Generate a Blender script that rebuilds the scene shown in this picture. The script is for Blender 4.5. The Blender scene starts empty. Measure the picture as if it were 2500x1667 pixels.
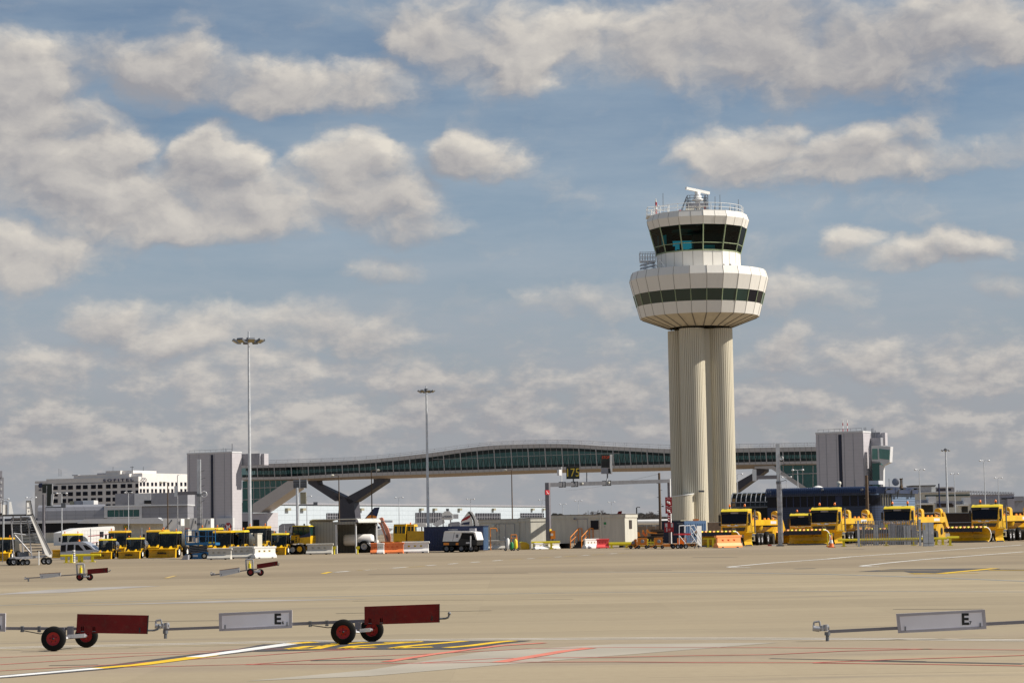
import bpy, math, random
from mathutils import Matrix, Vector
random.seed(7)
sc = bpy.context.scene
COL = sc.collection
PI = math.pi
# ------------------------------------------------------------ camera model
F = 5500.0; H = 2.7; PIT = math.atan((1285-833.5)/F); TH = math.radians(1.0)
cp, sp, ct, st = math.cos(PIT), math.sin(PIT), math.cos(TH), math.sin(TH)
cam = bpy.data.cameras.new('camera'); co = bpy.data.objects.new('camera', cam); COL.objects.link(co)
cam.sensor_width = 36; cam.lens = F/2500*36; cam.clip_start = .5; cam.clip_end = 20000
co.matrix_world = Matrix.Translation((0, 0, H)) @ Matrix.Rotation(PI/2+PIT, 4, 'X') @ Matrix.Rotation(-TH, 4, 'Z')
sc.camera = co
def gz(y):                                   # height of the paved ground at distance y
    return .67*min(1, max(0, (y-60)/136))
def ray(px, py):
    a = (px-1250)/F; b = (833.5-py)/F
    X = a*ct+b*st; Y = -a*st+b*ct
    return (X, cp-Y*sp, sp+Y*cp)
def at(px, py, Y):
    d = ray(px, py); t = Y/d[1]
    return Vector((d[0]*t, Y, H+d[2]*t))
def ground(px, py):
    d = ray(px, py); lo, hi = 8., 1200.
    for _ in range(60):
        m = (lo+hi)/2; z = H+d[2]/d[1]*m
        if z > gz(m): lo = m
        else: hi = m
    return Vector((d[0]/d[1]*lo, lo, gz(lo)))
def xat(px, Y, z):
    w = z-H; d = Y*cp+w*sp; a = -Y*sp+w*cp
    return d*((px-1250)/F+a/d*st)/ct
def ppm(P):                                  # photo pixels per metre at a point
    return F/(P[1]*cp+(P[2]-H)*sp)
class Fr:
    """local frame standing on the ground: x right, y away, z up, turned by a"""
    def __init__(s, px, py=None, Y=None, a=0, z=None):
        if Y is None: P = ground(px, py)
        else:
            zz = gz(Y) if z is None else z
            P = Vector((xat(px, Y, zz), Y, zz))
        s.o = P; s.a = math.radians(a); s.ex = Vector((math.cos(s.a), math.sin(s.a), 0)); s.ey = Vector((-math.sin(s.a), math.cos(s.a), 0))
        s.s = ppm(P)
    def loc(s, px, py, y=0):
        d = Vector(ray(px, py)); C = Vector((0, 0, H))
        t = (y+s.ey.dot(s.o-C))/s.ey.dot(d); P = C+d*t-s.o
        return (P.dot(s.ex), y, P.z)
    def side(s, px, py, x=0):                # ray meets the plane local x = const
        d = Vector(ray(px, py)); C = Vector((0, 0, H))
        t = (x+s.ex.dot(s.o-C))/s.ex.dot(d); P = C+d*t-s.o
        return (x, P.dot(s.ey), P.z)
# ------------------------------------------------------------ mesh builder
class MB:
    def __init__(s): s.v = []; s.f = []; s.m = []; s.sm = []
    def add(s, vs, fs, m=0, sm=False):
        b = len(s.v); s.v += [tuple(v) for v in vs]
        for f in fs: s.f.append(tuple(b+i for i in f)); s.m.append(m); s.sm.append(sm)
        return s
    def bx(s, x0, x1, y0, y1, z0, z1, m=0):
        if x0 > x1: x0, x1 = x1, x0
        if y0 > y1: y0, y1 = y1, y0
        if z0 > z1: z0, z1 = z1, z0
        return s.add([(x0,y0,z0),(x1,y0,z0),(x1,y1,z0),(x0,y1,z0),(x0,y0,z1),(x1,y0,z1),(x1,y1,z1),(x0,y1,z1)],
              [(0,3,2,1),(4,5,6,7),(0,1,5,4),(1,2,6,5),(2,3,7,6),(3,0,4,7)], m)
    def tube(s, a, b, r, r2=None, n=8, m=0, caps=True, sm=True):
        a = Vector(a); b = Vector(b); r2 = r if r2 is None else r2
        d = (b-a).normalized(); u = d.orthogonal().normalized(); w = d.cross(u)
        vs = []
        for p, q in ((a, r), (b, r2)):
            for i in range(n):
                t = 2*PI*(i+.5)/n; vs.append(p+u*(q*math.cos(t))+w*(q*math.sin(t)))
        s.add(vs, [(i, (i+1) % n, n+(i+1) % n, n+i) for i in range(n)], m, sm)
        if caps: s.add(vs, [tuple(range(n))[::-1], tuple(range(n, 2*n))], m)
        return s
    def path(s, pts, r, n=6, m=0):
        for a, b in zip(pts, pts[1:]): s.tube(a, b, r, n=n, m=m)
        return s
    def prism(s, poly, y0, y1, m=0, ax='y', sm=False):   # polygon in xz extruded along y (or yz along x, xy along z)
        n = len(poly)
        A = sum(poly[i][0]*poly[(i+1) % n][1]-poly[(i+1) % n][0]*poly[i][1] for i in range(n))
        if A < 0: poly = poly[::-1]
        if y0 > y1: y0, y1 = y1, y0
        if ax == 'y': P = lambda p, t: (p[0], t, p[1])
        elif ax == 'x': P = lambda p, t: (t, p[0], p[1])
        else: P = lambda p, t: (p[0], p[1], t)
        vs = [P(p, y0) for p in poly]+[P(p, y1) for p in poly]
        if ax == 'y':
            s.add(vs, [tuple(range(n)), tuple(range(n, 2*n))[::-1]], m)
            s.add(vs, [(i, n+i, n+(i+1) % n, (i+1) % n) for i in range(n)], m, sm)
        else:
            s.add(vs, [tuple(range(n))[::-1], tuple(range(n, 2*n))], m)
            s.add(vs, [(i, (i+1) % n, n+(i+1) % n, n+i) for i in range(n)], m, sm)
        return s
    def lathe(s, prof, n=16, c=(0,0,0), ax='z', m=0, sm=True, ph=0, cap=True):  # prof [(r, h)]
        vs = []
        for r, h in prof:
            for i in range(n):
                t = 2*PI*i/n+ph; x, y = r*math.cos(t), r*math.sin(t)
                p = {'z': (x, y, h), 'y': (x, h, -y), 'x': (h, x, y)}[ax]
                vs.append((p[0]+c[0], p[1]+c[1], p[2]+c[2]))
        k = len(prof); fs = []
        for j in range(k-1):
            for i in range(n):
                fs.append((j*n+i, j*n+(i+1) % n, (j+1)*n+(i+1) % n, (j+1)*n+i))
        s.add(vs, fs, m, sm)
        if cap: s.add(vs, [tuple(range(n))[::-1], tuple(range((k-1)*n, k*n))], m)
        return s
    def sheet(s, prof, x0, x1, t, m=0, ax='x', sm=True):  # open profile [(y,z)] with thickness t extruded along x
        out = []
        for i, p in enumerate(prof):
            a = prof[max(i-1, 0)]; b = prof[min(i+1, len(prof)-1)]
            dx, dz = b[0]-a[0], b[1]-a[1]; L = math.hypot(dx, dz) or 1
            out.append((p[0]-dz/L*t, p[1]+dx/L*t))
        return s.prism(list(prof)+out[::-1], x0, x1, m, ax, False)
    def xf(s, M):
        s.v = [tuple(M @ Vector(v)) for v in s.v]; return s
    def join(s, o, M=None, dm=0):
        vs = o.v if M is None else [tuple(M @ Vector(v)) for v in o.v]
        b = len(s.v); s.v += vs
        s.f += [tuple(b+i for i in f) for f in o.f]; s.m += [k+dm for k in o.m]; s.sm += o.sm; return s
    def build(s, name, mats, parent=None, label=None):
        me = bpy.data.meshes.new(name); me.from_pydata(s.v, [], s.f)
        if not isinstance(mats, (list, tuple)): mats = [mats]
        for k in mats: me.materials.append(M[k])
        me.polygons.foreach_set('material_index', [min(i, len(mats)-1) for i in s.m]); me.polygons.foreach_set('use_smooth', s.sm)
        me.update()
        o = bpy.data.objects.new(name, me); COL.objects.link(o)
        if parent is not None: o.parent = parent
        if label: o['label'] = label
        return o
def pb(mb, f, x0, x1, y0, y1, d0=0, d1=1, m=0):    # box whose face at depth d0 covers a photo rectangle
    a = f.loc(x0, (y0+y1)/2, d0); b = f.loc(x1, (y0+y1)/2, d0); xm = (x0+x1)/2
    return mb.bx(a[0], b[0], d0, d1, f.loc(xm, y1, d0)[2], f.loc(xm, y0, d0)[2], m)
def pbg(mb, f, x0, x1, y0, d0=0, d1=1, m=0):       # same, standing on the ground
    a = f.loc(x0, y0, d0); b = f.loc(x1, y0, d0)
    return mb.bx(a[0], b[0], d0, d1, 0, f.loc((x0+x1)/2, y0, d0)[2], m)
def pp(mb, f, pts, d0=0, d1=.1, m=0):              # prism traced at depth d0
    q = [f.loc(x, y, d0) for x, y in pts]
    return mb.prism([(p[0], p[2]) for p in q], d0, d1, m)
def thing(name, label, cat, f=None, group=None, loc=None, a=0):
    o = bpy.data.objects.new(name, None); COL.objects.link(o); o.empty_display_size = .3
    if f is not None: o.location = f.o; o.rotation_euler = (0, 0, f.a)
    else: o.location = loc; o.rotation_euler = (0, 0, a)
    o['label'] = label; o['category'] = cat
    if group: o['group'] = group
    return o
def tag(o, label, cat, group=None, f=None):
    o['label'] = label; o['category'] = cat
    if group: o['group'] = group
    if f is not None: o.location = f.o; o.rotation_euler = (0, 0, f.a)
    return o
def struct(o, kind='structure'): o['kind'] = kind; return o
def kids(o): return [c for c in bpy.data.objects if c.parent == o]
def copy_tree(o, parent=None):
    c = o.copy(); COL.objects.link(c)
    if parent is not None: c.parent = parent
    for k in kids(o): copy_tree(k, c)
    return c
def place(o, f, label=None, group=None, s=None):
    o.location = f.o; o.rotation_euler = (0, 0, f.a)
    if s: o.scale = (s, s, s) if not isinstance(s, tuple) else s
    if label: o['label'] = label
    if group: o['group'] = group
    return o
def text(name, body, size, mat, parent, loc, rz=0, t=.01, align='CENTER', sx=1, rot=None, bold=0):
    cu = bpy.data.curves.new(name, 'FONT'); cu.body = body; cu.size = size; cu.align_x = align; cu.align_y = 'CENTER'
    cu.extrude = t; cu.offset = bold; cu.resolution_u = 3
    o = bpy.data.objects.new(name, cu); COL.objects.link(o)
    dg = bpy.context.evaluated_depsgraph_get()
    me = bpy.data.meshes.new_from_object(o.evaluated_get(dg)); bpy.data.objects.remove(o); bpy.data.curves.remove(cu)
    R = Matrix.Translation(loc) @ (rot if rot is not None else Matrix.Rotation(rz, 4, 'Z') @ Matrix.Rotation(PI/2, 4, 'X')) @ Matrix.Diagonal((sx, 1, 1, 1))
    me.transform(R); me.materials.clear(); me.materials.append(M[mat])
    n = bpy.data.objects.new(name, me); COL.objects.link(n)
    if parent is not None: n.parent = parent
    return n
# ------------------------------------------------------------ materials
M = {}
def nodes(name):
    m = bpy.data.materials.new(name); m.use_nodes = True; nt = m.node_tree; nt.nodes.clear(); M[name] = m; return nt
def N(nt, t, **k):
    n = nt.nodes.new(t)
    for a, v in k.items(): setattr(n, a, v)
    return n
def mat(name, c, rough=.6, metal=0, var=.12, scale=1.2, bump=0, streak=False, emit=0, spec=.5, dirt=0):
    nt = nodes(name); L = nt.links.new
    o = N(nt, 'ShaderNodeOutputMaterial'); b = N(nt, 'ShaderNodeBsdfPrincipled'); L(b.outputs[0], o.inputs[0])
    b.inputs['Roughness'].default_value = rough; b.inputs['Metallic'].default_value = metal
    b.inputs['Specular IOR Level'].default_value = spec
    tc = N(nt, 'ShaderNodeTexCoord'); no = N(nt, 'ShaderNodeTexNoise'); no.inputs['Scale'].default_value = scale; no.inputs['Detail'].default_value = 6
    mp = N(nt, 'ShaderNodeMapping'); mp.inputs['Scale'].default_value = (3, 3, .35) if streak else (1, 1, 1)
    L(tc.outputs['Object'], mp.inputs[0]); L(mp.outputs[0], no.inputs[0])
    mr = N(nt, 'ShaderNodeMapRange'); mr.inputs[1].default_value = .3; mr.inputs[2].default_value = .7; mr.inputs[3].default_value = 1-var; mr.inputs[4].default_value = 1+var*.6
    L(no.outputs[0], mr.inputs[0])
    vm = N(nt, 'ShaderNodeVectorMath', operation='SCALE'); vm.inputs[0].default_value = c[:3]; L(mr.outputs[0], vm.inputs[3])
    last = vm.outputs[0]
    if dirt:
        n2 = N(nt, 'ShaderNodeTexNoise'); n2.inputs['Scale'].default_value = scale*3.1; n2.inputs['Detail'].default_value = 8; n2.inputs['Roughness'].default_value = .7
        L(mp.outputs[0], n2.inputs[0])
        m2 = N(nt, 'ShaderNodeMapRange'); m2.inputs[1].default_value = .52; m2.inputs[2].default_value = .72; m2.inputs[4].default_value = dirt; L(n2.outputs[0], m2.inputs[0])
        mx = N(nt, 'ShaderNodeMix', data_type='RGBA'); L(m2.outputs[0], mx.inputs[0]); L(last, mx.inputs[6]); mx.inputs[7].default_value = (.09, .075, .055, 1); last = mx.outputs[2]
    L(last, b.inputs['Base Color'])
    rr = N(nt, 'ShaderNodeMapRange'); rr.inputs[3].default_value = max(0, rough-.12); rr.inputs[4].default_value = min(1, rough+.12); L(no.outputs[0], rr.inputs[0]); L(rr.outputs[0], b.inputs['Roughness'])
    if bump:
        bp = N(nt, 'ShaderNodeBump'); bp.inputs['Strength'].default_value = bump; bp.inputs['Distance'].default_value = .03; L(no.outputs[0], bp.inputs['Height']); L(bp.outputs[0], b.inputs['Normal'])
    if emit: b.inputs['Emission Color'].default_value = (*c[:3], 1); b.inputs['Emission Strength'].default_value = emit
def panelled(name, c, px, pz, w=.02, rough=.5, metal=0, dark=.55, var=.05, axis='xz'):  # panel joints in object space
    mat(name, c, rough, metal, var, .6)
    nt = M[name].node_tree; L = nt.links.new; b = [n for n in nt.nodes if n.type == 'BSDF_PRINCIPLED'][0]
    src = b.inputs['Base Color'].links[0].from_socket
    tc = [n for n in nt.nodes if n.type == 'TEX_COORD'][0]; sx = N(nt, 'ShaderNodeSeparateXYZ'); L(tc.outputs['Object'], sx.inputs[0])
    out = None
    ad = N(nt, 'ShaderNodeMath', operation='ADD'); L(sx.outputs[0], ad.inputs[0]); L(sx.outputs[1], ad.inputs[1])
    for sock, p in ((ad.outputs[0], px), (sx.outputs[2], pz)):
        if not p: continue
        dv = N(nt, 'ShaderNodeMath', operation='DIVIDE'); L(sock, dv.inputs[0]); dv.inputs[1].default_value = p
        fr = N(nt, 'ShaderNodeMath', operation='FRACT'); L(dv.outputs[0], fr.inputs[0])
        lt = N(nt, 'ShaderNodeMath', operation='LESS_THAN'); L(fr.outputs[0], lt.inputs[0]); lt.inputs[1].default_value = (w if not isinstance(w, tuple) else (w[0] if sock is ad.outputs[0] else w[1]))/p
        if out is None: out = lt.outputs[0]
        else:
            mx = N(nt, 'ShaderNodeMath', operation='MAXIMUM'); L(out, mx.inputs[0]); L(lt.outputs[0], mx.inputs[1]); out = mx.outputs[0]
    mx = N(nt, 'ShaderNodeMix', data_type='RGBA'); L(out, mx.inputs[0]); L(src, mx.inputs[6]); mx.inputs[7].default_value = (c[0]*dark, c[1]*dark, c[2]*dark, 1)
    L(mx.outputs[2], b.inputs['Base Color'])
def glass(name, tint, rough=.02, g=.85):
    nt = nodes(name); L = nt.links.new; o = N(nt, 'ShaderNodeOutputMaterial')
    t = N(nt, 'ShaderNodeBsdfTransparent'); t.inputs[0].default_value = (*tint, 1)
    gl = N(nt, 'ShaderNodeBsdfGlossy'); gl.inputs['Roughness'].default_value = rough; gl.inputs[0].default_value = (g*.95, g, g, 1)
    fz = N(nt, 'ShaderNodeFresnel'); fz.inputs[0].default_value = 1.45; mx = N(nt, 'ShaderNodeMixShader')
    L(fz.outputs[0], mx.inputs[0]); L(t.outputs[0], mx.inputs[1]); L(gl.outputs[0], mx.inputs[2]); L(mx.outputs[0], o.inputs[0])
mat('yellow', (.78, .45, .010), .38, var=.14, dirt=.45)
mat('yellow_dirty', (.62, .35, .01), .45, var=.2, dirt=.5)
mat('rail_yellow', (.80, .66, .02), .5, var=.12, dirt=.3)
mat('roof_yellow', (.82, .62, .03), .4, var=.12, dirt=.25)
mat('orange', (.78, .25, .02), .5, var=.15, dirt=.3)
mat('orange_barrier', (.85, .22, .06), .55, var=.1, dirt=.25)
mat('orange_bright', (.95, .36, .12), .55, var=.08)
mat('salmon', (.85, .33, .2), .5, var=.1)
mat('beacon', (.9, .22, .02), .25)
mat('red_board', (.14, .001, .002), .5, var=.25, scale=2.2, spec=.3, dirt=.22, bump=.25)
mat('red_paint', (.38, .012, .02), .4)
mat('red_barrier', (.85, .09, .09), .5)
mat('red_rim', (.33, .004, .006), .5)
mat('white_paint', (.80, .79, .76), .45, var=.06, dirt=.1)
mat('tower_panel', (.80, .77, .71), .45, var=.03, streak=True)
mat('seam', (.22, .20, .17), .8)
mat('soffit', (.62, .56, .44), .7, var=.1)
mat('shaft', (.64, .59, .47), .85, var=.07, scale=.3, streak=True)
mat('board_rim', (.36, .34, .37), .5, var=.12)
mat('grey_board', (.78, .755, .80), .5, var=.06)
mat('frame_grey', (.21, .20, .22), .5, metal=.3)
mat('galv', (.42, .42, .44), .45, metal=.55, var=.3, scale=4)
mat('beam_dark', (.085, .085, .095), .5, var=.2, scale=3)
mat('galv_dark', (.16, .17, .19), .5, metal=.4, var=.2, scale=4)
mat('steel_white', (.70, .71, .73), .4, metal=.2)
mat('pole_grey', (.60, .62, .65), .45, metal=.3, var=.15, scale=2)
mat('chrome', (.7, .68, .72), .18, metal=1)
mat('rubber', (.008, .008, .008), .85, spec=.2)
mat('black', (.012, .012, .013), .5)
mat('dark_glass', (.005, .006, .012), .15, spec=.22)
mat('window_black', (.014, .015, .024), .3, spec=.1)
mat('dark_glass_green', (.008, .035, .03), .08, spec=.7)
mat('green_pane', (.004, .05, .015), .2, spec=.3)
mat('teal_glass', (.01, .10, .09), .1, spec=.6)
mat('pale_green_glass', (.10, .25, .22), .15)
mat('navy', (.012, .022, .075), .5, var=.15)
mat('navy_deep', (.008, .012, .035), .5, var=.15)
mat('blue_roof', (.022, .038, .09), .35, metal=.2, var=.12)
mat('blue_wall', (.10, .15, .24), .4, metal=.1)
mat('blue_lift', (.01, .14, .33), .4, dirt=.2)
mat('blue_box', (.05, .10, .19), .55, var=.15, dirt=.3)
mat('cabin', (.56, .535, .46), .6, var=.1, streak=True, dirt=.18)
mat('cabin_roof', (.2, .19, .18), .8)
mat('hut', (.30, .29, .26), .6, var=.1, dirt=.2)
mat('hut_roof', (.62, .62, .58), .5)
mat('dark_in', (.03, .028, .022), .9)
mat('grey_clad', (.36, .34, .37), .5, var=.06)
mat('grey_light', (.62, .62, .63), .5, var=.06)
mat('grey_mid', (.30, .30, .33), .6, var=.1)
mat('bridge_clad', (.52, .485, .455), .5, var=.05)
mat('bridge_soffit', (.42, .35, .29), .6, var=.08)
mat('pier', (.05, .047, .06), .5)
mat('hotel', (.68, .645, .615), .8, var=.06, scale=.3)
mat('hotel_lit', (.86, .80, .72), .8, var=.05, scale=.3)
mat('grey_plastic', (.56, .53, .47), .8, var=.12, dirt=.25)  # dirty plastic; shade on the white barriers is mixed into this grey
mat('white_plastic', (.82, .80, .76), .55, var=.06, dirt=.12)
mat('wood', (.12, .08, .05), .9, var=.3, scale=6)
mat('brown_wall', (.035, .022, .018), .85, var=.2)
mat('brick', (.27, .19, .13), .9, var=.2, scale=3)
mat('cabinet_olive', (.30, .28, .20), .6)
mat('cabinet_pale', (.62, .59, .50), .6)
mat('van_silver', (.50, .52, .58), .3, metal=.5, var=.04)
mat('tank_dark', (.05, .05, .045), .4)
mat('plane_white', (.82, .80, .77), .35, var=.03)
mat('sign_yellow', (.75, .55, .05), .5)
mat('sign_dark', (.02, .028, .022), .5)
mat('letter_dark', (.03, .03, .07), .6)
mat('letter_black', (.006, .006, .006), .6)
mat('letter_white', (.85, .85, .85), .6)
mat('led_red', (.5, .06, .02), .6, emit=.25)
mat('green_paint', (.02, .22, .06), .5)
mat('lamp_lens', (.35, .30, .16), .2)
mat('bark', (.10, .085, .075), .9)
mat('twig', (.12, .105, .10), .95, var=.3)
mat('hedge', (.10, .095, .085), .95, var=.4, scale=.3)  # lightened so that distance haze sits in the colour
mat('interior', (.12, .16, .15), .8)
mat('truss', (.16, .24, .22), .6)
mat('teal_sky', (.04, .62, .68), .6)
mat('green_frame', (.28, .34, .20), .5)
mat('paint_white', (.80, .79, .76), .75, var=.22, scale=1.5, dirt=.18)
mat('paint_yellow', (.80, .50, .01), .7, var=.12, scale=2.5, dirt=.2)
mat('paint_faded_white', (.56, .53, .47), .8, var=.3, scale=1.5)
mat('paint_faded_yellow', (.52, .36, .12), .8, var=.2, scale=1.5)
mat('paint_red', (.52, .11, .085), .8, var=.3, scale=1.2, dirt=.4)
mat('paint_salmon', (.62, .19, .13), .8, var=.15, scale=2)
mat('paint_blue', (.26, .32, .37), .8, var=.2, scale=2)
mat('paint_dark', (.065, .06, .062), .85, var=.2, scale=1.5)
mat('tar', (.09, .08, .07), .9, var=.2)
mat('pale_patch', (.37, .33, .265), .9, var=.12, scale=.5)
mat('patch_grey', (.33, .30, .27), .9, var=.2, scale=.5)
panelled('hangar_panel', (.49, .55, .60), 7.0, 2.0, (.55, .12), .45, dark=.62)
panelled('block_clad', (.50, .475, .50), 0, 1.0, .06, .45, dark=.82)
panelled('term_clad', (.30, .30, .33), 2.6, 1.8, .10, .4, metal=.2, dark=.7)
panelled('corrug_blue', (.03, .06, .14), .28, 0, .10, .5, dark=.45)
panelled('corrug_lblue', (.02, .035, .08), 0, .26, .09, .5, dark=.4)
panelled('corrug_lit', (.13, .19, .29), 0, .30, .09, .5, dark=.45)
panelled('corrug_hut', (.30, .29, .26), .28, 0, .07, .6, dark=.75)
glass('tint_glass', (.19, .30, .285)); glass('cab_tint', (.17, .56, .60), g=.45); glass('tractor_glass', (.34, .36, .36)); glass('smoke_glass', (.35, .30, .22)); glass('clear_glass', (.72, .78, .78))

# concrete apron
def apron_mat():
    nt = nodes('apron'); L = nt.links.new; o = N(nt, 'ShaderNodeOutputMaterial'); b = N(nt, 'ShaderNodeBsdfPrincipled'); L(b.outputs[0], o.inputs[0])
    b.inputs['Roughness'].default_value = .9; b.inputs['Specular IOR Level'].default_value = .25
    g = N(nt, 'ShaderNodeNewGeometry')
    def noise(sc3, scale, det=6, ro=.6):
        mp = N(nt, 'ShaderNodeMapping'); mp.inputs['Scale'].default_value = sc3; L(g.outputs['Position'], mp.inputs[0])
        n = N(nt, 'ShaderNodeTexNoise'); n.inputs['Scale'].default_value = scale; n.inputs['Detail'].default_value = det; n.inputs['Roughness'].default_value = ro; L(mp.outputs[0], n.inputs[0]); return n.outputs[0]
    def rng(s, a, b_, c, d):
        m = N(nt, 'ShaderNodeMapRange'); L(s, m.inputs[0]); m.inputs[1].default_value = a; m.inputs[2].default_value = b_; m.inputs[3].default_value = c; m.inputs[4].default_value = d; return m.outputs[0]
    def mixc(f, a, b_):
        m = N(nt, 'ShaderNodeMix', data_type='RGBA'); L(f, m.inputs[0])
        for s, v in ((6, a), (7, b_)):
            if isinstance(v, tuple): m.inputs[s].default_value = (*v, 1)
            else: L(v, m.inputs[s])
        return m.outputs[2]
    big = noise((.35, 1, 1), .035, 4); mid = noise((.25, 1.1, 1), .25, 7, .65); fine = noise((1, 1, 1), 3.5, 8, .75)
    c = mixc(rng(big, .38, .62, 0, 1), (.315, .258, .172), (.385, .318, .215))
    c = mixc(rng(mid, .45, .72, 0, .5), c, (.265, .22, .155))
    c = mixc(rng(fine, .35, .75, 0, .45), c, (.27, .21, .14))
    sx = N(nt, 'ShaderNodeSeparateXYZ'); L(g.outputs['Position'], sx.inputs[0])
    def joint(sock, p, w, off=0):
        a = N(nt, 'ShaderNodeMath', operation='MULTIPLY_ADD'); L(sock, a.inputs[0]); a.inputs[1].default_value = 1/p; a.inputs[2].default_value = off
        f_ = N(nt, 'ShaderNodeMath', operation='FRACT'); L(a.outputs[0], f_.inputs[0])
        l = N(nt, 'ShaderNodeMath', operation='LESS_THAN'); L(f_.outputs[0], l.inputs[0]); l.inputs[1].default_value = w/p
        fl = N(nt, 'ShaderNodeMath', operation='FLOOR'); L(a.outputs[0], fl.inputs[0])
        return l.outputs[0], fl.outputs[0]
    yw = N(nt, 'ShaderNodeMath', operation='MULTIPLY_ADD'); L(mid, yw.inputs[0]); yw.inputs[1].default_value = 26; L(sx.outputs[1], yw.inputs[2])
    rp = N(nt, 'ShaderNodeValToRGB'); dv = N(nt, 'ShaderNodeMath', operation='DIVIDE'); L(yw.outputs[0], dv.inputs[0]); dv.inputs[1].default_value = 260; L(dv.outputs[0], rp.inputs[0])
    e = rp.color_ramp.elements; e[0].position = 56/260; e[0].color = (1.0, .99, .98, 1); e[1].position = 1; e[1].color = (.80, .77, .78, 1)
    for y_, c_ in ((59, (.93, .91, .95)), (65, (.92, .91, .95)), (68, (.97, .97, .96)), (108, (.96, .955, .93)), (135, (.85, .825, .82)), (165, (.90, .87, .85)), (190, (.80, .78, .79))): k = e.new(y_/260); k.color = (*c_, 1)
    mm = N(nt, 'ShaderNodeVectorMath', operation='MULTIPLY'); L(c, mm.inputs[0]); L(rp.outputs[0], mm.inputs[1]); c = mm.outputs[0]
    jy, fy = joint(sx.outputs[1], 6, .07, .31); jx, fx = joint(sx.outputs[0], 6, .02, .2)
    # each poured bay keeps a slightly different grey
    cb = N(nt, 'ShaderNodeCombineXYZ'); L(fx, cb.inputs[0]); L(fy, cb.inputs[1]); wn = N(nt, 'ShaderNodeTexWhiteNoise'); wn.noise_dimensions = '2D'; L(cb.outputs[0], wn.inputs[0])
    wn2 = N(nt, 'ShaderNodeTexWhiteNoise'); wn2.noise_dimensions = '1D'; L(fy, wn2.inputs['W'])
    ad = N(nt, 'ShaderNodeMath', operation='ADD'); L(rng(wn.outputs[0], 0, 1, .965, 1.03), ad.inputs[0]); L(rng(wn2.outputs[0], 0, 1, -.085, .055), ad.inputs[1])
    vm = N(nt, 'ShaderNodeVectorMath', operation='SCALE'); L(c, vm.inputs[0]); L(ad.outputs[0], vm.inputs[3]); c = vm.outputs[0]
    crack = noise((.6, 1.5, 1), .5, 5, .6)
    mxj = N(nt, 'ShaderNodeMath', operation='MULTIPLY_ADD'); L(jx, mxj.inputs[0]); mxj.inputs[1].default_value = .12; L(jy, mxj.inputs[2])
    mj = N(nt, 'ShaderNodeMath', operation='MULTIPLY'); L(mxj.outputs[0], mj.inputs[0]); L(rng(crack, .42, .6, .12, .95), mj.inputs[1])
    c = mixc(mj.outputs[0], c, (.12, .10, .075))
    # oil and tyre stains
    st_ = noise((.12, 1, 1), .55, 5, .6)
    c = mixc(rng(st_, .60, .74, 0, .6), c, (.17, .145, .12))
    L(c, b.inputs['Base Color'])
    bp = N(nt, 'ShaderNodeBump'); bp.inputs['Strength'].default_value = .25; bp.inputs['Distance'].default_value = .01; L(fine, bp.inputs['Height']); L(bp.outputs[0], b.inputs['Normal'])
apron_mat()
mat('grass', (.07, .09, .035), .95, var=.4, scale=.05)

# ------------------------------------------------------------ world: sky with cloud banks given by direction
SUN_EL, SUN_AZ = 41.0, 93.0      # azimuth measured from +Y towards +X
SUN_AZ = 92.0
w = bpy.data.worlds.new('World'); sc.world = w; w.use_nodes = True; nt = w.node_tree; nt.nodes.clear(); L = nt.links.new
out = N(nt, 'ShaderNodeOutputWorld'); bg = N(nt, 'ShaderNodeBackground'); L(bg.outputs[0], out.inputs[0])
sky = N(nt, 'ShaderNodeTexSky'); sky.sky_type = 'NISHITA'; sky.sun_disc = False; sky.sun_elevation = math.radians(SUN_EL); sky.sun_rotation = math.radians(SUN_AZ)
sky.air_density = 1.0; sky.dust_density = .6; sky.ozone_density = 2.5
tc = N(nt, 'ShaderNodeTexCoord'); nrm = N(nt, 'ShaderNodeVectorMath', operation='NORMALIZE'); L(tc.outputs['Generated'], nrm.inputs[0])
sep = N(nt, 'ShaderNodeSeparateXYZ'); L(nrm.outputs[0], sep.inputs[0])
az = N(nt, 'ShaderNodeMath', operation='ARCTAN2'); L(sep.outputs[0], az.inputs[0]); L(sep.outputs[1], az.inputs[1])
el = N(nt, 'ShaderNodeMath', operation='ARCSINE'); L(sep.outputs[2], el.inputs[0])
ae = N(nt, 'ShaderNodeCombineXYZ'); L(az.outputs[0], ae.inputs[0]); L(el.outputs[0], ae.inputs[1])
def azel(px, py):
    d = Vector(ray(px*1.063, py*1.063)).normalized(); return math.atan2(d.x, d.y), math.asin(d.z)
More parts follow.
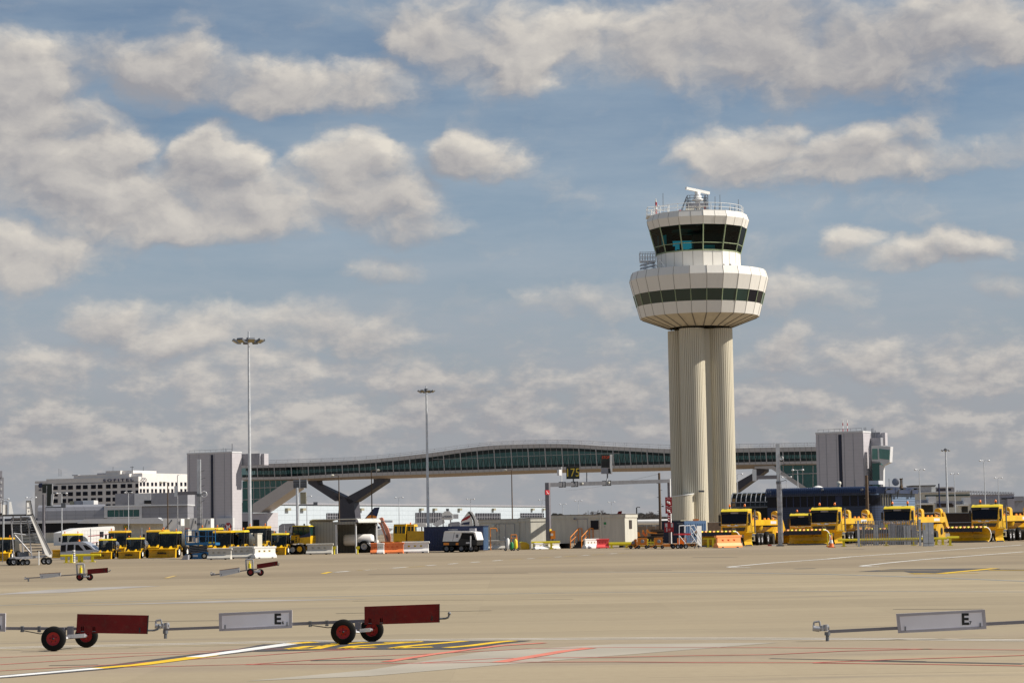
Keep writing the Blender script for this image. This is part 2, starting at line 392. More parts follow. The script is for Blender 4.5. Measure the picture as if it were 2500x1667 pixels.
# cloud masses: centre and half size as seen in the view (display px), strength
BL = [(30,190,170,110,1.1),(60,270,210,70,.9),(270,130,150,60,.75),(400,170,170,75,.85),(620,195,190,60,.95),(800,205,160,50,.75),(860,225,120,40,.7),
 (1010,80,150,75,.9),(1160,110,190,110,1.1),(1300,70,180,60,.9),(1480,110,200,90,.8),(1700,80,260,120,1.0),(1950,120,300,110,.85),(2230,70,260,90,1.0),(2340,100,150,60,.9),
 (60,370,190,75,1.1),(250,350,120,70,.95),(220,440,260,90,1.15),(500,385,125,85,1.15),(560,470,210,85,1.1),(380,510,300,65,1.0),(820,380,130,65,.95),(860,460,150,80,.95),(930,520,110,40,.6),
 (1080,365,105,50,.95),(1180,390,60,35,.5),(60,570,220,70,.85),(30,630,120,40,.6),
 (1720,345,170,55,1.05),(1800,310,80,35,.8),(1930,350,130,55,1.1),(2060,380,120,40,.8),(1850,395,260,30,.8),(2080,310,60,35,.5),(2240,360,110,35,.45),
 (1960,550,75,40,.95),(2070,575,110,32,.85),(2240,562,105,38,.95),(1320,690,120,40,.6),(1860,670,110,45,.65),(2310,660,70,28,.5),(880,610,80,30,.5),
 (260,730,110,50,1.1),(420,770,160,40,.8),(590,725,180,45,.75),(740,745,150,45,.8),(860,770,90,30,.6),
 (150,820,170,35,.9),(40,850,120,40,.7),(600,840,130,45,1.0),(460,870,150,40,.7),(820,840,120,30,.55),(960,860,110,28,.8),(1130,870,110,25,.5),
 (1810,800,60,35,.9),(1380,870,200,30,.55),(1780,935,130,25,1.0),(2000,830,240,35,.65),(2250,850,150,35,.65),(80,940,150,30,.7),(720,935,130,22,.7),(1100,930,220,35,.75),(900,970,160,20,.6),(350,1040,130,22,.6),(1500,920,200,25,.5),(2150,960,200,25,.5),
 (640,990,200,25,.6),(1300,980,250,25,.5),(200,1010,220,25,.5)]
def density_group():
    g = bpy.data.node_groups.new('cloud_density', 'ShaderNodeTree')
    g.interface.new_socket('P', in_out='INPUT', socket_type='NodeSocketVector'); g.interface.new_socket('D', in_out='OUTPUT', socket_type='NodeSocketFloat'); g.interface.new_socket('E', in_out='OUTPUT', socket_type='NodeSocketFloat')
    gi = N(g, 'NodeGroupInput'); go = N(g, 'NodeGroupOutput'); K = g.links.new
    # warp
    def nz(scale, det, rough, vec, sc3=(1, 1.6, 1)):
        mp = N(g, 'ShaderNodeMapping'); mp.inputs['Scale'].default_value = sc3; K(vec, mp.inputs[0])
        n = N(g, 'ShaderNodeTexNoise'); n.inputs['Scale'].default_value = scale; n.inputs['Detail'].default_value = det; n.inputs['Roughness'].default_value = rough; K(mp.outputs[0], n.inputs[0]); return n
    w1 = nz(26, 5, .58, gi.outputs[0]); ws = N(g, 'ShaderNodeVectorMath', operation='SUBTRACT'); K(w1.outputs['Color'], ws.inputs[0]); ws.inputs[1].default_value = (.5, .5, .5)
    sc_ = N(g, 'ShaderNodeVectorMath', operation='MULTIPLY'); K(ws.outputs[0], sc_.inputs[0]); sc_.inputs[1].default_value = (.042, .026, 0)
    P = N(g, 'ShaderNodeVectorMath', operation='ADD'); K(gi.outputs[0], P.inputs[0]); K(sc_.outputs[0], P.inputs[1])
    acc = None
    for (x, y, rx, ry, s) in BL:
        a, e = azel(x, y); k = 1.063/F*1.1; s = s*(1 if y < 660 else .72 if y < 800 else .5)
        su = N(g, 'ShaderNodeVectorMath', operation='SUBTRACT'); K(P.outputs[0], su.inputs[0]); su.inputs[1].default_value = (a, e, 0)
        mu = N(g, 'ShaderNodeVectorMath', operation='MULTIPLY'); K(su.outputs[0], mu.inputs[0]); mu.inputs[1].default_value = (1/(rx*k), 1/(ry*k), 0)
        do = N(g, 'ShaderNodeVectorMath', operation='DOT_PRODUCT'); K(mu.outputs[0], do.inputs[0]); K(mu.outputs[0], do.inputs[1])
        ma = N(g, 'ShaderNodeMath', operation='MULTIPLY_ADD'); K(do.outputs['Value'], ma.inputs[0]); ma.inputs[1].default_value = -s; ma.inputs[2].default_value = s
        if acc is None:
            mx = N(g, 'ShaderNodeMath', operation='MAXIMUM'); K(ma.outputs[0], mx.inputs[0]); mx.inputs[1].default_value = -.35
        else:
            mx = N(g, 'ShaderNodeMath', operation='SMOOTH_MAX'); K(acc, mx.inputs[0]); K(ma.outputs[0], mx.inputs[1]); mx.inputs[2].default_value = .35
        acc = mx.outputs[0]
    fb = nz(30, 9, .56, P.outputs[0], (1, 1.3, 1)); fr = N(g, 'ShaderNodeMath', operation='MULTIPLY_ADD'); K(fb.outputs[0], fr.inputs[0]); fr.inputs[1].default_value = 2.3; fr.inputs[2].default_value = -1.17
    sp_ = N(g, 'ShaderNodeSeparateXYZ'); K(gi.outputs[0], sp_.inputs[0])
    hi = N(g, 'ShaderNodeMapRange'); K(sp_.outputs[1], hi.inputs[0]); hi.inputs[1].default_value = .27; hi.inputs[2].default_value = .42; hi.inputs[3].default_value = 0; hi.inputs[4].default_value = -.55
    lo = N(g, 'ShaderNodeMapRange'); K(sp_.outputs[1], lo.inputs[0]); lo.inputs[1].default_value = .105; lo.inputs[2].default_value = .045; lo.inputs[3].default_value = 0; lo.inputs[4].default_value = 1
    n2 = nz(70, 8, .6, gi.outputs[0], (1, 1.9, 1)); m2 = N(g, 'ShaderNodeMath', operation='MULTIPLY_ADD'); K(n2.outputs[0], m2.inputs[0]); m2.inputs[1].default_value = 3.6; m2.inputs[2].default_value = -1.42
    m3 = N(g, 'ShaderNodeMath', operation='MULTIPLY'); K(m2.outputs[0], m3.inputs[0]); K(lo.outputs[0], m3.inputs[1])
    f3 = N(g, 'ShaderNodeMath', operation='ADD'); K(fr.outputs[0], f3.inputs[0]); K(m3.outputs[0], f3.inputs[1])
    ah_ = N(g, 'ShaderNodeMath', operation='ADD'); K(acc, ah_.inputs[0]); K(hi.outputs[0], ah_.inputs[1]); K(ah_.outputs[0], go.inputs[0]); K(f3.outputs[0], go.inputs[1]); return g
G = density_group()
def dens(vec, off=None):
    if off:
        a = N(nt, 'ShaderNodeVectorMath', operation='ADD'); L(vec, a.inputs[0]); a.inputs[1].default_value = off; vec = a.outputs[0]
    n = N(nt, 'ShaderNodeGroup'); n.node_tree = G; L(vec, n.inputs[0]); return n.outputs
def rngw(s, a, b_, c, d, sm=False):
    m = N(nt, 'ShaderNodeMapRange'); L(s, m.inputs[0]); m.inputs[1].default_value = a; m.inputs[2].default_value = b_; m.inputs[3].default_value = c; m.inputs[4].default_value = d
    if sm: m.interpolation_type = 'SMOOTHSTEP'
    return m.outputs[0]
def mixw(f, a, b_):
    m = N(nt, 'ShaderNodeMix', data_type='RGBA')
    if isinstance(f, float): m.inputs[0].default_value = f
    else: L(f, m.inputs[0])
    for s, v in ((6, a), (7, b_)):
        if isinstance(v, tuple): m.inputs[s].default_value = (*v, 1)
        else: L(v, m.inputs[s])
    return m.outputs[2]
def mth(op, a, b, c=None):
    n = N(nt, 'ShaderNodeMath', operation=op)
    for k, v in enumerate((a, b) if c is None else (a, b, c)):
        if isinstance(v, (int, float)): n.inputs[k].default_value = v
        else: L(v, n.inputs[k])
    return n.outputs[0]
A0, F0 = dens(ae.outputs[0])[:2]; A1, F1 = dens(ae.outputs[0], (.0035, .0062, 0))[:2]
d0 = mth('ADD', A0, F0)
cover = rngw(d0, -.42, .85, 0, .97, True)
lit = mth('MULTIPLY_ADD', mth('SUBTRACT', F0, F1), .75, mth('MULTIPLY_ADD', mth('SUBTRACT', A0, A1), .85, .18))
tone = N(nt, 'ShaderNodeTexNoise'); tone.inputs['Scale'].default_value = 7; tone.inputs['Detail'].default_value = 2; L(ae.outputs[0], tone.inputs[0])
lit = mth('ADD', lit, rngw(tone.outputs[0], .35, .65, -.38, .22))
lit = mth('ADD', rngw(lit, -.45, 1.1, 0, 1), rngw(F0, -.5, .7, -.10, .14))
sunny = mixw(lit, (.335, .33, .35), (.78, .725, .64))
# thick cloud centres are greyer, thin edges take the sky
core = rngw(A0, .7, 1.5, 0, .35)
cloud = mixw(core, sunny, (.47, .455, .46))
# low haze: distant clouds lose contrast
lowf = rngw(el.outputs[0], .13, .02, 0, .7)
cloud = mixw(lowf, cloud, (.335, .335, .36))
skm = N(nt, 'ShaderNodeVectorMath', operation='SCALE'); L(sky.outputs[0], skm.inputs[0]); skm.inputs[3].default_value = .072
tint = N(nt, 'ShaderNodeVectorMath', operation='MULTIPLY'); L(skm.outputs[0], tint.inputs[0]); tint.inputs[1].default_value = (.86, .93, 1.0)
# thin veil
vn = N(nt, 'ShaderNodeTexNoise'); vm_ = N(nt, 'ShaderNodeMapping'); vm_.inputs['Scale'].default_value = (1, 4.5, 1); L(ae.outputs[0], vm_.inputs[0]); L(vm_.outputs[0], vn.inputs[0]); vn.inputs['Scale'].default_value = 9; vn.inputs['Detail'].default_value = 6; vn.inputs['Roughness'].default_value = .6
vt = N(nt, 'ShaderNodeMath', operation='ADD'); L(rngw(vn.outputs[0], .30, .70, .12, .58), vt.inputs[0]); L(rngw(el.outputs[0], .19, .04, .0, .72), vt.inputs[1]); vt.use_clamp = True
vcol = mixw(rngw(el.outputs[0], .14, .04, 0, 1), (.37, .44, .51), (.345, .36, .385))
base = mixw(vt.outputs[0], tint.outputs[0], vcol)
fin = mixw(cover, base, cloud)
below = rngw(el.outputs[0], -.02, 0, 1, 0); fin = mixw(below, fin, (.12, .11, .09))
L(fin, bg.inputs[0]); bg.inputs[1].default_value = .82
w.cycles.sampling_method = 'MANUAL'; w.cycles.sample_map_resolution = 512
sun = bpy.data.lights.new('sun', 'SUN'); so = bpy.data.objects.new('sun', sun); COL.objects.link(so)
sun.energy = 5.0; sun.angle = math.radians(.5); sun.color = (1, .93, .82)
e, a = math.radians(SUN_EL), math.radians(SUN_AZ); to = Vector((math.sin(a)*math.cos(e), math.cos(a)*math.cos(e), math.sin(e)))
so.rotation_euler = to.to_track_quat('Z', 'Y').to_euler(); so.location = (60, 0, 60)
sc.view_settings.view_transform = 'Standard'; sc.view_settings.look = 'None'; sc.view_settings.exposure = .29; sc.view_settings.gamma = 1
# ------------------------------------------------------------ ground
def grid(ys, x0, x1, dz):
    mb = MB(); vs = []; fs = []
    for y in ys: vs += [(x0, y, gz(y)+dz), (x1, y, gz(y)+dz)]
    for i in range(len(ys)-1): fs.append((2*i, 2*i+1, 2*i+3, 2*i+2))
    return mb.add(vs, fs)
struct(grid([-300, 0, 60, 196, 9000], -5000, 5000, -.06).build('ground', 'grass'))
struct(grid([-900, 0, 60, 196, 2600], -1600, 1600, 0).build('apron', 'apron'))  # concrete extended far out of sight to bounce light onto distant walls
def strip(name, pts, wid, mt, dz=.005, w2=None):
    """painted line through photo points on the ground, constant real width"""
    P = [ground(x, y) for x, y in pts]; Q = []
    for a, b in zip(P, P[1:]):
        n = max(1, int((b-a).length/3))
        Q += [a.lerp(b, i/n) for i in range(n)]
    Q.append(P[-1]); mb = MB(); vs = []; n = len(Q)
    for i, q in enumerate(Q):
        t = (Q[min(i+1, n-1)]-Q[max(i-1, 0)]); t.z = 0; t.normalize(); nn = Vector((-t.y, t.x, 0))
        ww = wid if w2 is None else wid+(w2-wid)*i/(n-1)
        for s_ in (1, -1):
            p = q+nn*(ww/2*s_); vs.append((p.x, p.y, gz(p.y)+dz))
    mb.add(vs, [(2*i+1, 2*i+3, 2*i+2, 2*i) for i in range(n-1)])
    return struct(mb.build(name, mt))
def patch(name, pts, mt, dz=.005):
    P = [ground(x, y) for x, y in pts]; mb = MB()
    mb.add([(p.x, p.y, gz(p.y)+dz) for p in P], [tuple(range(len(P)))])
    return struct(mb.build(name, mt))
def c6(u, v): return (u*.2636, 1440+v*.2636)
def c7(u, v): return (600+u*.2636, 1440+v*.2636)
def c8(u, v): return (1880+u*.2636, 1440+v*.2636)
def cF(u, v): return (2000+u*.2296, 1080+v*.2296)
def cE(u, v): return (1600+u*.2296, 1080+v*.2296)
def cD(u, v): return (1200+u*.2296, 1080+v*.2296)
def cC(u, v): return (800+u*.2296, 1080+v*.2296)
strip('blue_line', [(-30, 1478), c6(0,142), c6(1000,110), c6(2352,77), c7(1500,45), c7(2352,35), (1500, 1445), c8(0,8), c8(2352,16), (2540, 1445)], .16, 'paint_blue')
for k, dy in enumerate((-1.4, 1.4)):
    strip('white_line', [(-30, 1582+dy), (0, 1581.5+dy), c6(2352,485+dy*3.8), c7(1200,468+dy*3.8), c7(2352,456+dy*3.8), (1550, 1558+dy), c8(0,450+dy*3.8), c8(1200,455+dy*3.8), c8(2352,467+dy*3.8), (2540, 1564+dy)], .10, 'paint_white', .009)
strip('red_line', [(-30, 1607), c6(0,625), c6(500,603), c6(1900,568), c7(0, 545), c7(1100, 548)], .10, 'paint_red', .008)
strip('red_line', [c6(0,690), c6(1250,610), c6(2000,578), c6(2350, 560)], .10, 'paint_red', .008)
strip('red_line', [(-30, 1640), c6(0,748), c6(900,700), c6(1800,640), c6(2352,610), c7(600,570), c7(1200,540)], .10, 'paint_red', .008)
strip('red_line', [c6(1000,715), c6(1700,703), c6(2352,686), c7(1000,620), c7(1700,590), c7(2352,558), (1290, 1583), (1500, 1580), c8(0,533), c8(2352,555), (2540, 1587)], .10, 'paint_red', .008)
strip('red_line', [c7(0,690), c7(1200,682), c7(2352,668), (1500, 1615), (1700, 1617), c8(0,672), c8(400,672), c8(1100,645), c8(2352,605), (2540, 1597)], .12, 'paint_red', .008)
strip('red_line', [c7(1300,665), c7(1700,600), c7(2000,560), c7(2352,515), (1330, 1569)], .26, 'paint_salmon', .010)
strip('red_line', [(1215, 1617), (1334, 1597), (1380, 1589), (1441, 1582)], .34, 'paint_salmon', .012)
strip('red_line', [c7(1600,676), c7(2352,632), (1500, 1604), (1700, 1600), c8(0,598), c8(700,565), c8(1500,545)], .12, 'paint_red', .008)
strip('red_line', [c8(400,675), c8(1500,688), c8(2352,702), (2540, 1626)], .12, 'paint_red', .008)
strip('dark_line', [(-40, 1655), c6(0,805), c6(900,727), c6(1800,612), c6(2352,548), c7(350,500)], .62, 'paint_dark', .006, w2=1.0)
strip('white_line', [(-40, 1655), c6(0,805), c6(950,722)], .34, 'paint_white', .011, w2=.38)
strip('yellow_line', [c6(900,726), c6(1300,692), c6(1800,626), c6(1930,607)], .38, 'paint_yellow', .012, w2=.52)
strip('white_line', [c6(1800,623), c6(2352,548), c7(440,496)], .42, 'paint_white', .014, w2=.5)
strip('yellow_line', [c7(420,497), c7(640,484)], .5, 'paint_yellow', .016)
patch('dark_patch', [c7(-90,568), c7(60,530), c7(430,478), c7(2352+300,468), c7(2352,500), c7(2050,550), c7(900,550), c7(120,570)], 'paint_dark', .0075)
gw = .33
for seg in ([c7(400,548), c7(640,546), c7(760,518)], [c7(400,548), c7(590,522), c7(760,518), c7(860,497)], [c7(900,500), c7(1110,486)],
            [c7(900,541), c7(1200,529)], [c7(900,541), c7(1000,522), c7(1290,502), c7(1600,481)], [c7(1280,489), c7(1640,478)],
            [c7(1370,540), c7(1730,529)], [c7(1370,540), c7(1500,520), c7(2030,474)], [c7(1860,536), c7(2060,519), c7(2352,482), c7(2480,472)]):
    strip('yellow_line', seg, gw, 'paint_yellow', .013)
# far markings
patch('dark_patch', [cF(410,1372), cF(760,1346), cF(1860,1335), cF(1930,1345), cF(1300,1390), cF(1000,1392), cF(900,1368)], 'paint_dark', .0075)
strip('yellow_line', [cF(960,1393), cF(1280,1393), cF(1870,1338)], .5, 'paint_yellow', .013)
strip('yellow_line', [cF(1000,1398), cF(1700,1386)], .35, 'paint_yellow', .013)
strip('yellow_line', [cF(640,1360), cF(1290,1364)], .35, 'paint_faded_yellow', .013)
strip('dark_line', [cF(1850,1350), cF(2300,1357)], 1.6, 'tar', .006)
strip('yellow_line', [cF(1800,1358), cF(2300,1356)], .4, 'paint_yellow', .013)
strip('dark_line', [cF(700,1356), cF(1300,1352)], 1.2, 'tar', .006)
strip('white_line', [cE(-1000,1375), cE(0,1376), cE(900,1385), cE(1829,1400), cF(900,1425), cF(2178,1473), (2540, 1421)], .22, 'paint_blue', .008)
strip('white_line', [cE(770,1323), cE(900,1310), cE(1250,1278), cE(1829,1237), cF(340,1213), cF(900,1175), cF(1400,1140), cF(2150,1088)], .26, 'paint_white', .009)
strip('white_line', [cE(770,1323), cE(880,1328), cE(1010,1330)], .2, 'paint_white', .009)
strip('white_line', [cF(440,1312), cF(720,1280), cF(1100,1243), cF(1600,1205), cF(2178,1160)], .26, 'paint_white', .009)
strip('white_line', [cF(440,1312), cF(560,1318), cF(640,1318)], .2, 'paint_white', .009)
def dashes(a, b, n, wd, mt, fill=.5):
    A, B = Vector((*a, 0)), Vector((*b, 0))
    for i in range(n):
        p, q = A.lerp(B, i/n), A.lerp(B, (i+fill)/n); strip('dashed_line', [(p.x, p.y), (q.x, q.y)], wd, mt, .010)
dashes(cC(70,1378), cC(1000,1312), 3, .3, 'paint_white', .5); dashes(cC(320,1358), cC(1300,1298), 2, .3, 'paint_faded_yellow', .45)
dashes(cC(1050,1308), cD(250,1240), 4, .26, 'paint_white', .4); dashes(cD(200,1245), cD(1650,1160), 5, .26, 'paint_faded_yellow', .45); dashes(cD(380,1235), cD(1550,1165), 4, .26, 'paint_white', .25)
strip('yellow_line', [(788,1400), (806,1396)], .3, 'paint_yellow', .012); strip('yellow_line', [(405,1411), (428,1405)], .25, 'paint_faded_yellow', .012)
patch('dark_patch', [(-20,1451), (0,1449), (120,1439), (300,1431), (395,1430), (300,1436), (160,1446), (0,1451)], 'patch_grey', .006)  # long thin greyer patch on the concrete
patch('light_patch', [(600,1662), (900,1635), (1180,1590), (1500,1572), (1900,1568), (1500,1600), (1250,1620), (900,1650)], 'pale_patch', .0045)
patch('light_patch', [(150,1478), (600,1464), (900,1462), (500,1471)], 'patch_grey', .0045)
for (x0, y0, x1, y1, wd) in ((300,1517,650,1513,.12),(820,1497,1200,1490,.14),(2180,1487,2400,1486,.14),(1880,1607,2260,1614,.16),(2080,1612,2500,1620,.3),(760,1612,1020,1608,.25),(120,1624,240,1622,.12),(1690,1360,1800,1359,.7),(1940,1388,1990,1387,.8),(2060,1341,2110,1340,.6),(2260,1356,2500,1355,.25),(860,1467,1400,1462,.1),(900,1402,1290,1398,.3),(1500,1393,1640,1392,.2),(2160,1368,2330,1362,.25)):
    strip('tar_joint', [(x0, y0), (x1, y1)], wd, 'tar', .0055)
# ------------------------------------------------------------ control tower
f = Fr(1721, Y=290); T = thing('control_tower', 'tall ribbed concrete airport control tower with white faceted drum and dark glazed cab on top', 'control tower', f)
def tz(py, px=1708): return f.loc(px, py, 0)[2]
def tr(rpx, z): return rpx/ppm(f.o+Vector((0, 0, z)))
def ringp(lst): return [(tr(r, tz(y)), tz(y)) for y, r in lst]
PH13 = math.radians(272)
def shaft_outline(n_fl=25, off=0.):
    rho, r, al = 2.75, 1.62+off, math.radians(22); pts = []
    for k in range(4):
        c = math.radians(270-4.9)-al+k*PI/2; cx, cy = rho*math.cos(c), rho*math.sin(c)
        span = math.radians(122)
        for i in range(n_fl):
            t = c-span+2*span*i/n_fl; dt = 2*span/n_fl
            for q, rr in ((0, r), (.70, r), (.74, r-.13), (.96, r-.13)):
                tt = t+dt*q; x, y = cx+rr*math.cos(tt), cy+rr*math.sin(tt); pts.append((x, y))
    return pts
o_ = shaft_outline(); ztop = tz(806); mb = MB(); mb.prism(o_, -.5, ztop, ax='z'); mb.build('shaft', 'shaft', T)
# low annex drum against the shaft
mb = MB(); c = f.loc(1667, 1250, -4.3); cx = c[0]; zt = tz(1204, 1680); vs = []; n = 40; R_ = 27/f.s
top = []
for i in range(n):
    t = 2*PI*i/n
    for q, rr in ((0, R_), (.8, R_), (.84, R_-.06), (.97, R_-.06)):
        a = t+2*PI/n*q; x = rr*math.cos(a); vs.append((cx+x, -4.3+rr*math.sin(a)*1.0, 0)); top.append(zt-.36+.12*x)
m_ = len(vs); mb.add(vs+[(v[0], v[1], h) for v, h in zip(vs, top)], [(i, (i+1) % m_, m_+(i+1) % m_, m_+i) for i in range(m_)]+[tuple(range(m_, 2*m_))])
an = mb.build('stair_annex', 'shaft', T)
mb = MB(); kk = [(cx+1.04*R_*math.cos(2*PI*i/40), -4.3+1.04*R_*math.sin(2*PI*i/40), zt-.36+.12*1.04*R_*math.cos(2*PI*i/40)) for i in range(40)]
mb.add([(x, y, z+.02) for x, y, z in kk]+[(x, y, z+.14) for x, y, z in kk], [(i, (i+1) % 40, 40+(i+1) % 40, 40+i) for i in range(40)]+[tuple(range(40, 80)), tuple(range(40))[::-1]]); mb.build('coping', 'white_paint', an)
# soffit, drum
ZG0, ZG1 = tz(748), tz(720)
mb = MB().lathe(ringp([(801, 76), (776, 145)]), 26, ph=PH13, sm=False, cap=False); so_ = mb
mb = MB()
for i in range(26):
    t = PH13+2*PI*i/26; a, b = ringp([(801, 77), (776, 144.4)]); mb.tube((a[0]*math.cos(t), a[0]*math.sin(t), a[1]-.02), (b[0]*math.cos(t), b[0]*math.sin(t), b[1]-.02), .07, n=4)
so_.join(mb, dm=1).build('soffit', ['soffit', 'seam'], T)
lo = MB().lathe(ringp([(776, 145), (748, 152.5)]), 26, ph=PH13, sm=False, cap=False)
up = MB().lathe(ringp([(720, 160), (685, 169), (666, 163.5), (664, 100)]), 26, ph=PH13, sm=False, cap=False)
db = MB().lathe(ringp([(748, 152.2), (720, 159.6)]), 26, ph=PH13, sm=False, cap=False); random.seed(4); db.m = [random.choice((0, 0, 0, 2, 1)) for _ in db.m]; db.build('drum_window_band', ['dark_glass_green', 'green_pane', 'dark_glass', 'teal_glass'], T)
mb = MB().lathe([(tr(150, ZG0), ZG0-.05), (tr(148, ZG0), ZG0+.02)], 26, ph=PH13, sm=False)
mb = MB(); mg = MB(); ml = MB()
for i in range(26):
    t = PH13+2*PI*i/26
    def seg(mm, lst, r, tt=t, d=0):
        P = ringp(lst)
        for a, b in zip(P, P[1:]): mm.tube(((a[0]+d)*math.cos(tt), (a[0]+d)*math.sin(tt), a[1]), ((b[0]+d)*math.cos(tt), (b[0]+d)*math.sin(tt), b[1]), r, n=4, caps=False)
    seg(mb, [(720, 160), (685, 169), (666, 163.5)], .03); seg(ml, [(776, 145), (748, 152.5)], .03); seg(mg, [(748, 152.3), (720, 159.8)], .07, d=0)
up.join(mb, dm=1).build('upper_cladding', ['tower_panel', 'seam'], T); lo.join(ml, dm=1).build('lower_cladding', ['tower_panel', 'seam'], T); mg.build('window_mullion', 'green_frame', T)
# rust streaks are dark joints only; neck and cab
nk = MB().lathe(ringp([(664, 103), (623, 103)]), 13, ph=PH13, sm=False, cap=False)
mb = MB()
for i in range(26):
    t = PH13+2*PI*i/26; k = math.cos(PI/13) if i % 2 else 1
    P = ringp([(664, 103), (623, 103)]); mb.tube((P[0][0]*k*math.cos(t), P[0][0]*k*math.sin(t), P[0][1]), (P[1][0]*k*math.cos(t), P[1][0]*k*math.sin(t), P[1][1]), .025, n=4, caps=False)
nk.join(mb, dm=1).build('neck_wall', ['tower_panel', 'seam'], T)
zc0, zc1 = tz(623), tz(562)
r0, r1 = tr(103, zc0), tr(119.5, zc1)
MB().lathe([(r0, zc0), (r1, zc1)], 13, ph=PH13, sm=False, cap=False).build('cab_glazing', 'cab_tint', T)
mb = MB(); zt_ = zc0+(zc1-zc0)*.30; rt_ = r0+(r1-r0)*.30
for i in range(13):
    t = PH13+2*PI*i/13; t2 = PH13+2*PI*(i+1)/13
    mb.tube((r0*math.cos(t), r0*math.sin(t), zc0), (r1*math.cos(t), r1*math.sin(t), zc1), .09, n=6)
    mb.tube((rt_*math.cos(t), rt_*math.sin(t), zt_), (rt_*math.cos(t2), rt_*math.sin(t2), zt_), .06, n=4)
    mb.tube((r0*math.cos(t), r0*math.sin(t), zc0+.05), (r0*math.cos(t2), r0*math.sin(t2), zc0+.05), .10, n=4)
mb.build('cab_frame', 'green_frame', T)
# inside of the cab: floor, ceiling, desks, core, and teal panels coloured as sky seen through
mb = MB(); mb.lathe([(r0-.15, zc0-.3), (r0-.15, zc0)], 13, ph=PH13, sm=False); mb.lathe([(r1-.2, zc1-.05), (r1-.2, zc1+.2)], 13, ph=PH13, sm=False)
mb.lathe([(r1-.9, zc1-.45), (r1-.35, zc1-.05)], 13, ph=PH13, sm=False, cap=False)
mb.bx(-5.0, -3.2, .5, 3.5, zc0, zc1-.2); mb.bx(-.5, 4.4, .8, 3.8, zc0, zc1-.2); mb.bx(-2.2, -1.9, 2, 2.3, zc0, zc0+1.9); mb.bx(-3.2, -.5, 3.5, 3.8, zc1-.9, zc1-.2)
for i in range(8):
    t = PI+i*PI/7; hd = .35 if i in (2, 3) else .95; mb.bx(4.0*math.cos(t)-.5, 4.0*math.cos(t)+.5, 4.0*math.sin(t)-.35, 4.0*math.sin(t)+.35, zc0, zc0+hd)
mb.build('cab_interior', 'black', T)
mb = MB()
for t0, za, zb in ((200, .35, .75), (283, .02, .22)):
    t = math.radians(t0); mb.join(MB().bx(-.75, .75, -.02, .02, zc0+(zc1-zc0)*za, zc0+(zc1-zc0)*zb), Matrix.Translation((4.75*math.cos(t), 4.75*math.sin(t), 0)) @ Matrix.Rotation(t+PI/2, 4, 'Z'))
mb.build('sky_panel', 'teal_sky', T)
pz = MB().lathe(ringp([(562, 120), (543, 125.8), (530, 121), (528.5, 121), (528.5, 60)]), 13, ph=PH13, sm=False, cap=True)
mb = MB()
for i in range(26):
    t = PH13+2*PI*i/26; k = math.cos(PI/13) if i % 2 else 1; P = ringp([(562, 120), (543, 125.8), (530, 121)])
    for a, b in zip(P, P[1:]): mb.tube((a[0]*k*math.cos(t), a[0]*k*math.sin(t), a[1]), (b[0]*k*math.cos(t), b[0]*k*math.sin(t), b[1]), .025, n=4, caps=False)
pz.join(mb, dm=1).build('cab_parapet', ['tower_panel', 'seam'], T)
zr = tz(529)
mb = MB(); rr = tr(112, zr)
for i in range(26):
    t = 2*PI*i/26+.1; t2 = 2*PI*(i+1)/26+.1; mb.tube((rr*math.cos(t), rr*math.sin(t), zr), (rr*math.cos(t), rr*math.sin(t), zr+1.0), .03, n=4)
    for h in (.5, 1.0): mb.tube((rr*math.cos(t), rr*math.sin(t), zr+h), (rr*math.cos(t2), rr*math.sin(t2), zr+h), .03, n=4)
mb.build('roof_railing', 'white_paint', T)
# side platform on the roof edge
q = f.loc(1607, 520, 0); mb = MB(); x0 = f.loc(1578, 528)[0]; x1 = f.loc(1634, 528)[0]; zp = tz(529)
mb.bx(x0, x1, -1.5, 1.5, zp-.05, zp+.12)
for x in (x0+.1, (x0+x1)/2-.3, (x0+x1)/2, x1-.1):
    for y in (-1.4, 1.4): mb.tube((x, y, zp), (x, y, zp+(1.15 if x < 0 else 1.15)+(.25 if x > x0+1 else 0)), .035, n=4)
for y in (-1.4, 1.4):
    for h in (.6, 1.15): mb.tube((x0+.1, y, zp+h), (x1-.1, y, zp+h+.1), .035, n=4)
mb.tube((x0+.1, -1.4, zp+1.15), (x0+.1, 1.4, zp+1.15), .035, n=4); mb.build('roof_platform', 'white_paint', T)
def rodpart(px, y0, y1, r, mt, nm='aerial', y=0): 
    a = f.loc(px, y0, y); b = f.loc(px-.4, y1, y); return MB().tube(a, b, r, n=5).build(nm, mt, T)
b_ = rodpart(1602, 522, 494, .13, 'red_paint', 'red_mast'); MB().tube(f.loc(1602, 512), f.loc(1602, 506), .15, n=5).build('white_band', 'white_paint', b_); MB().tube(f.loc(1601.5, 494), f.loc(1601, 485), .1, .03, n=5).build('mast_tip', 'cabinet_pale', b_)
for px, ya, yb in ((1619, 525, 472), (1745, 522, 503), (1756, 522, 500), (1781, 524, 505), (1787, 525, 508), (1794, 525, 503), (1803, 526, 512), (1746, 515, 480), (1758, 515, 476), (1803, 515, 487)): rodpart(px, ya, yb, .035, 'galv_dark')
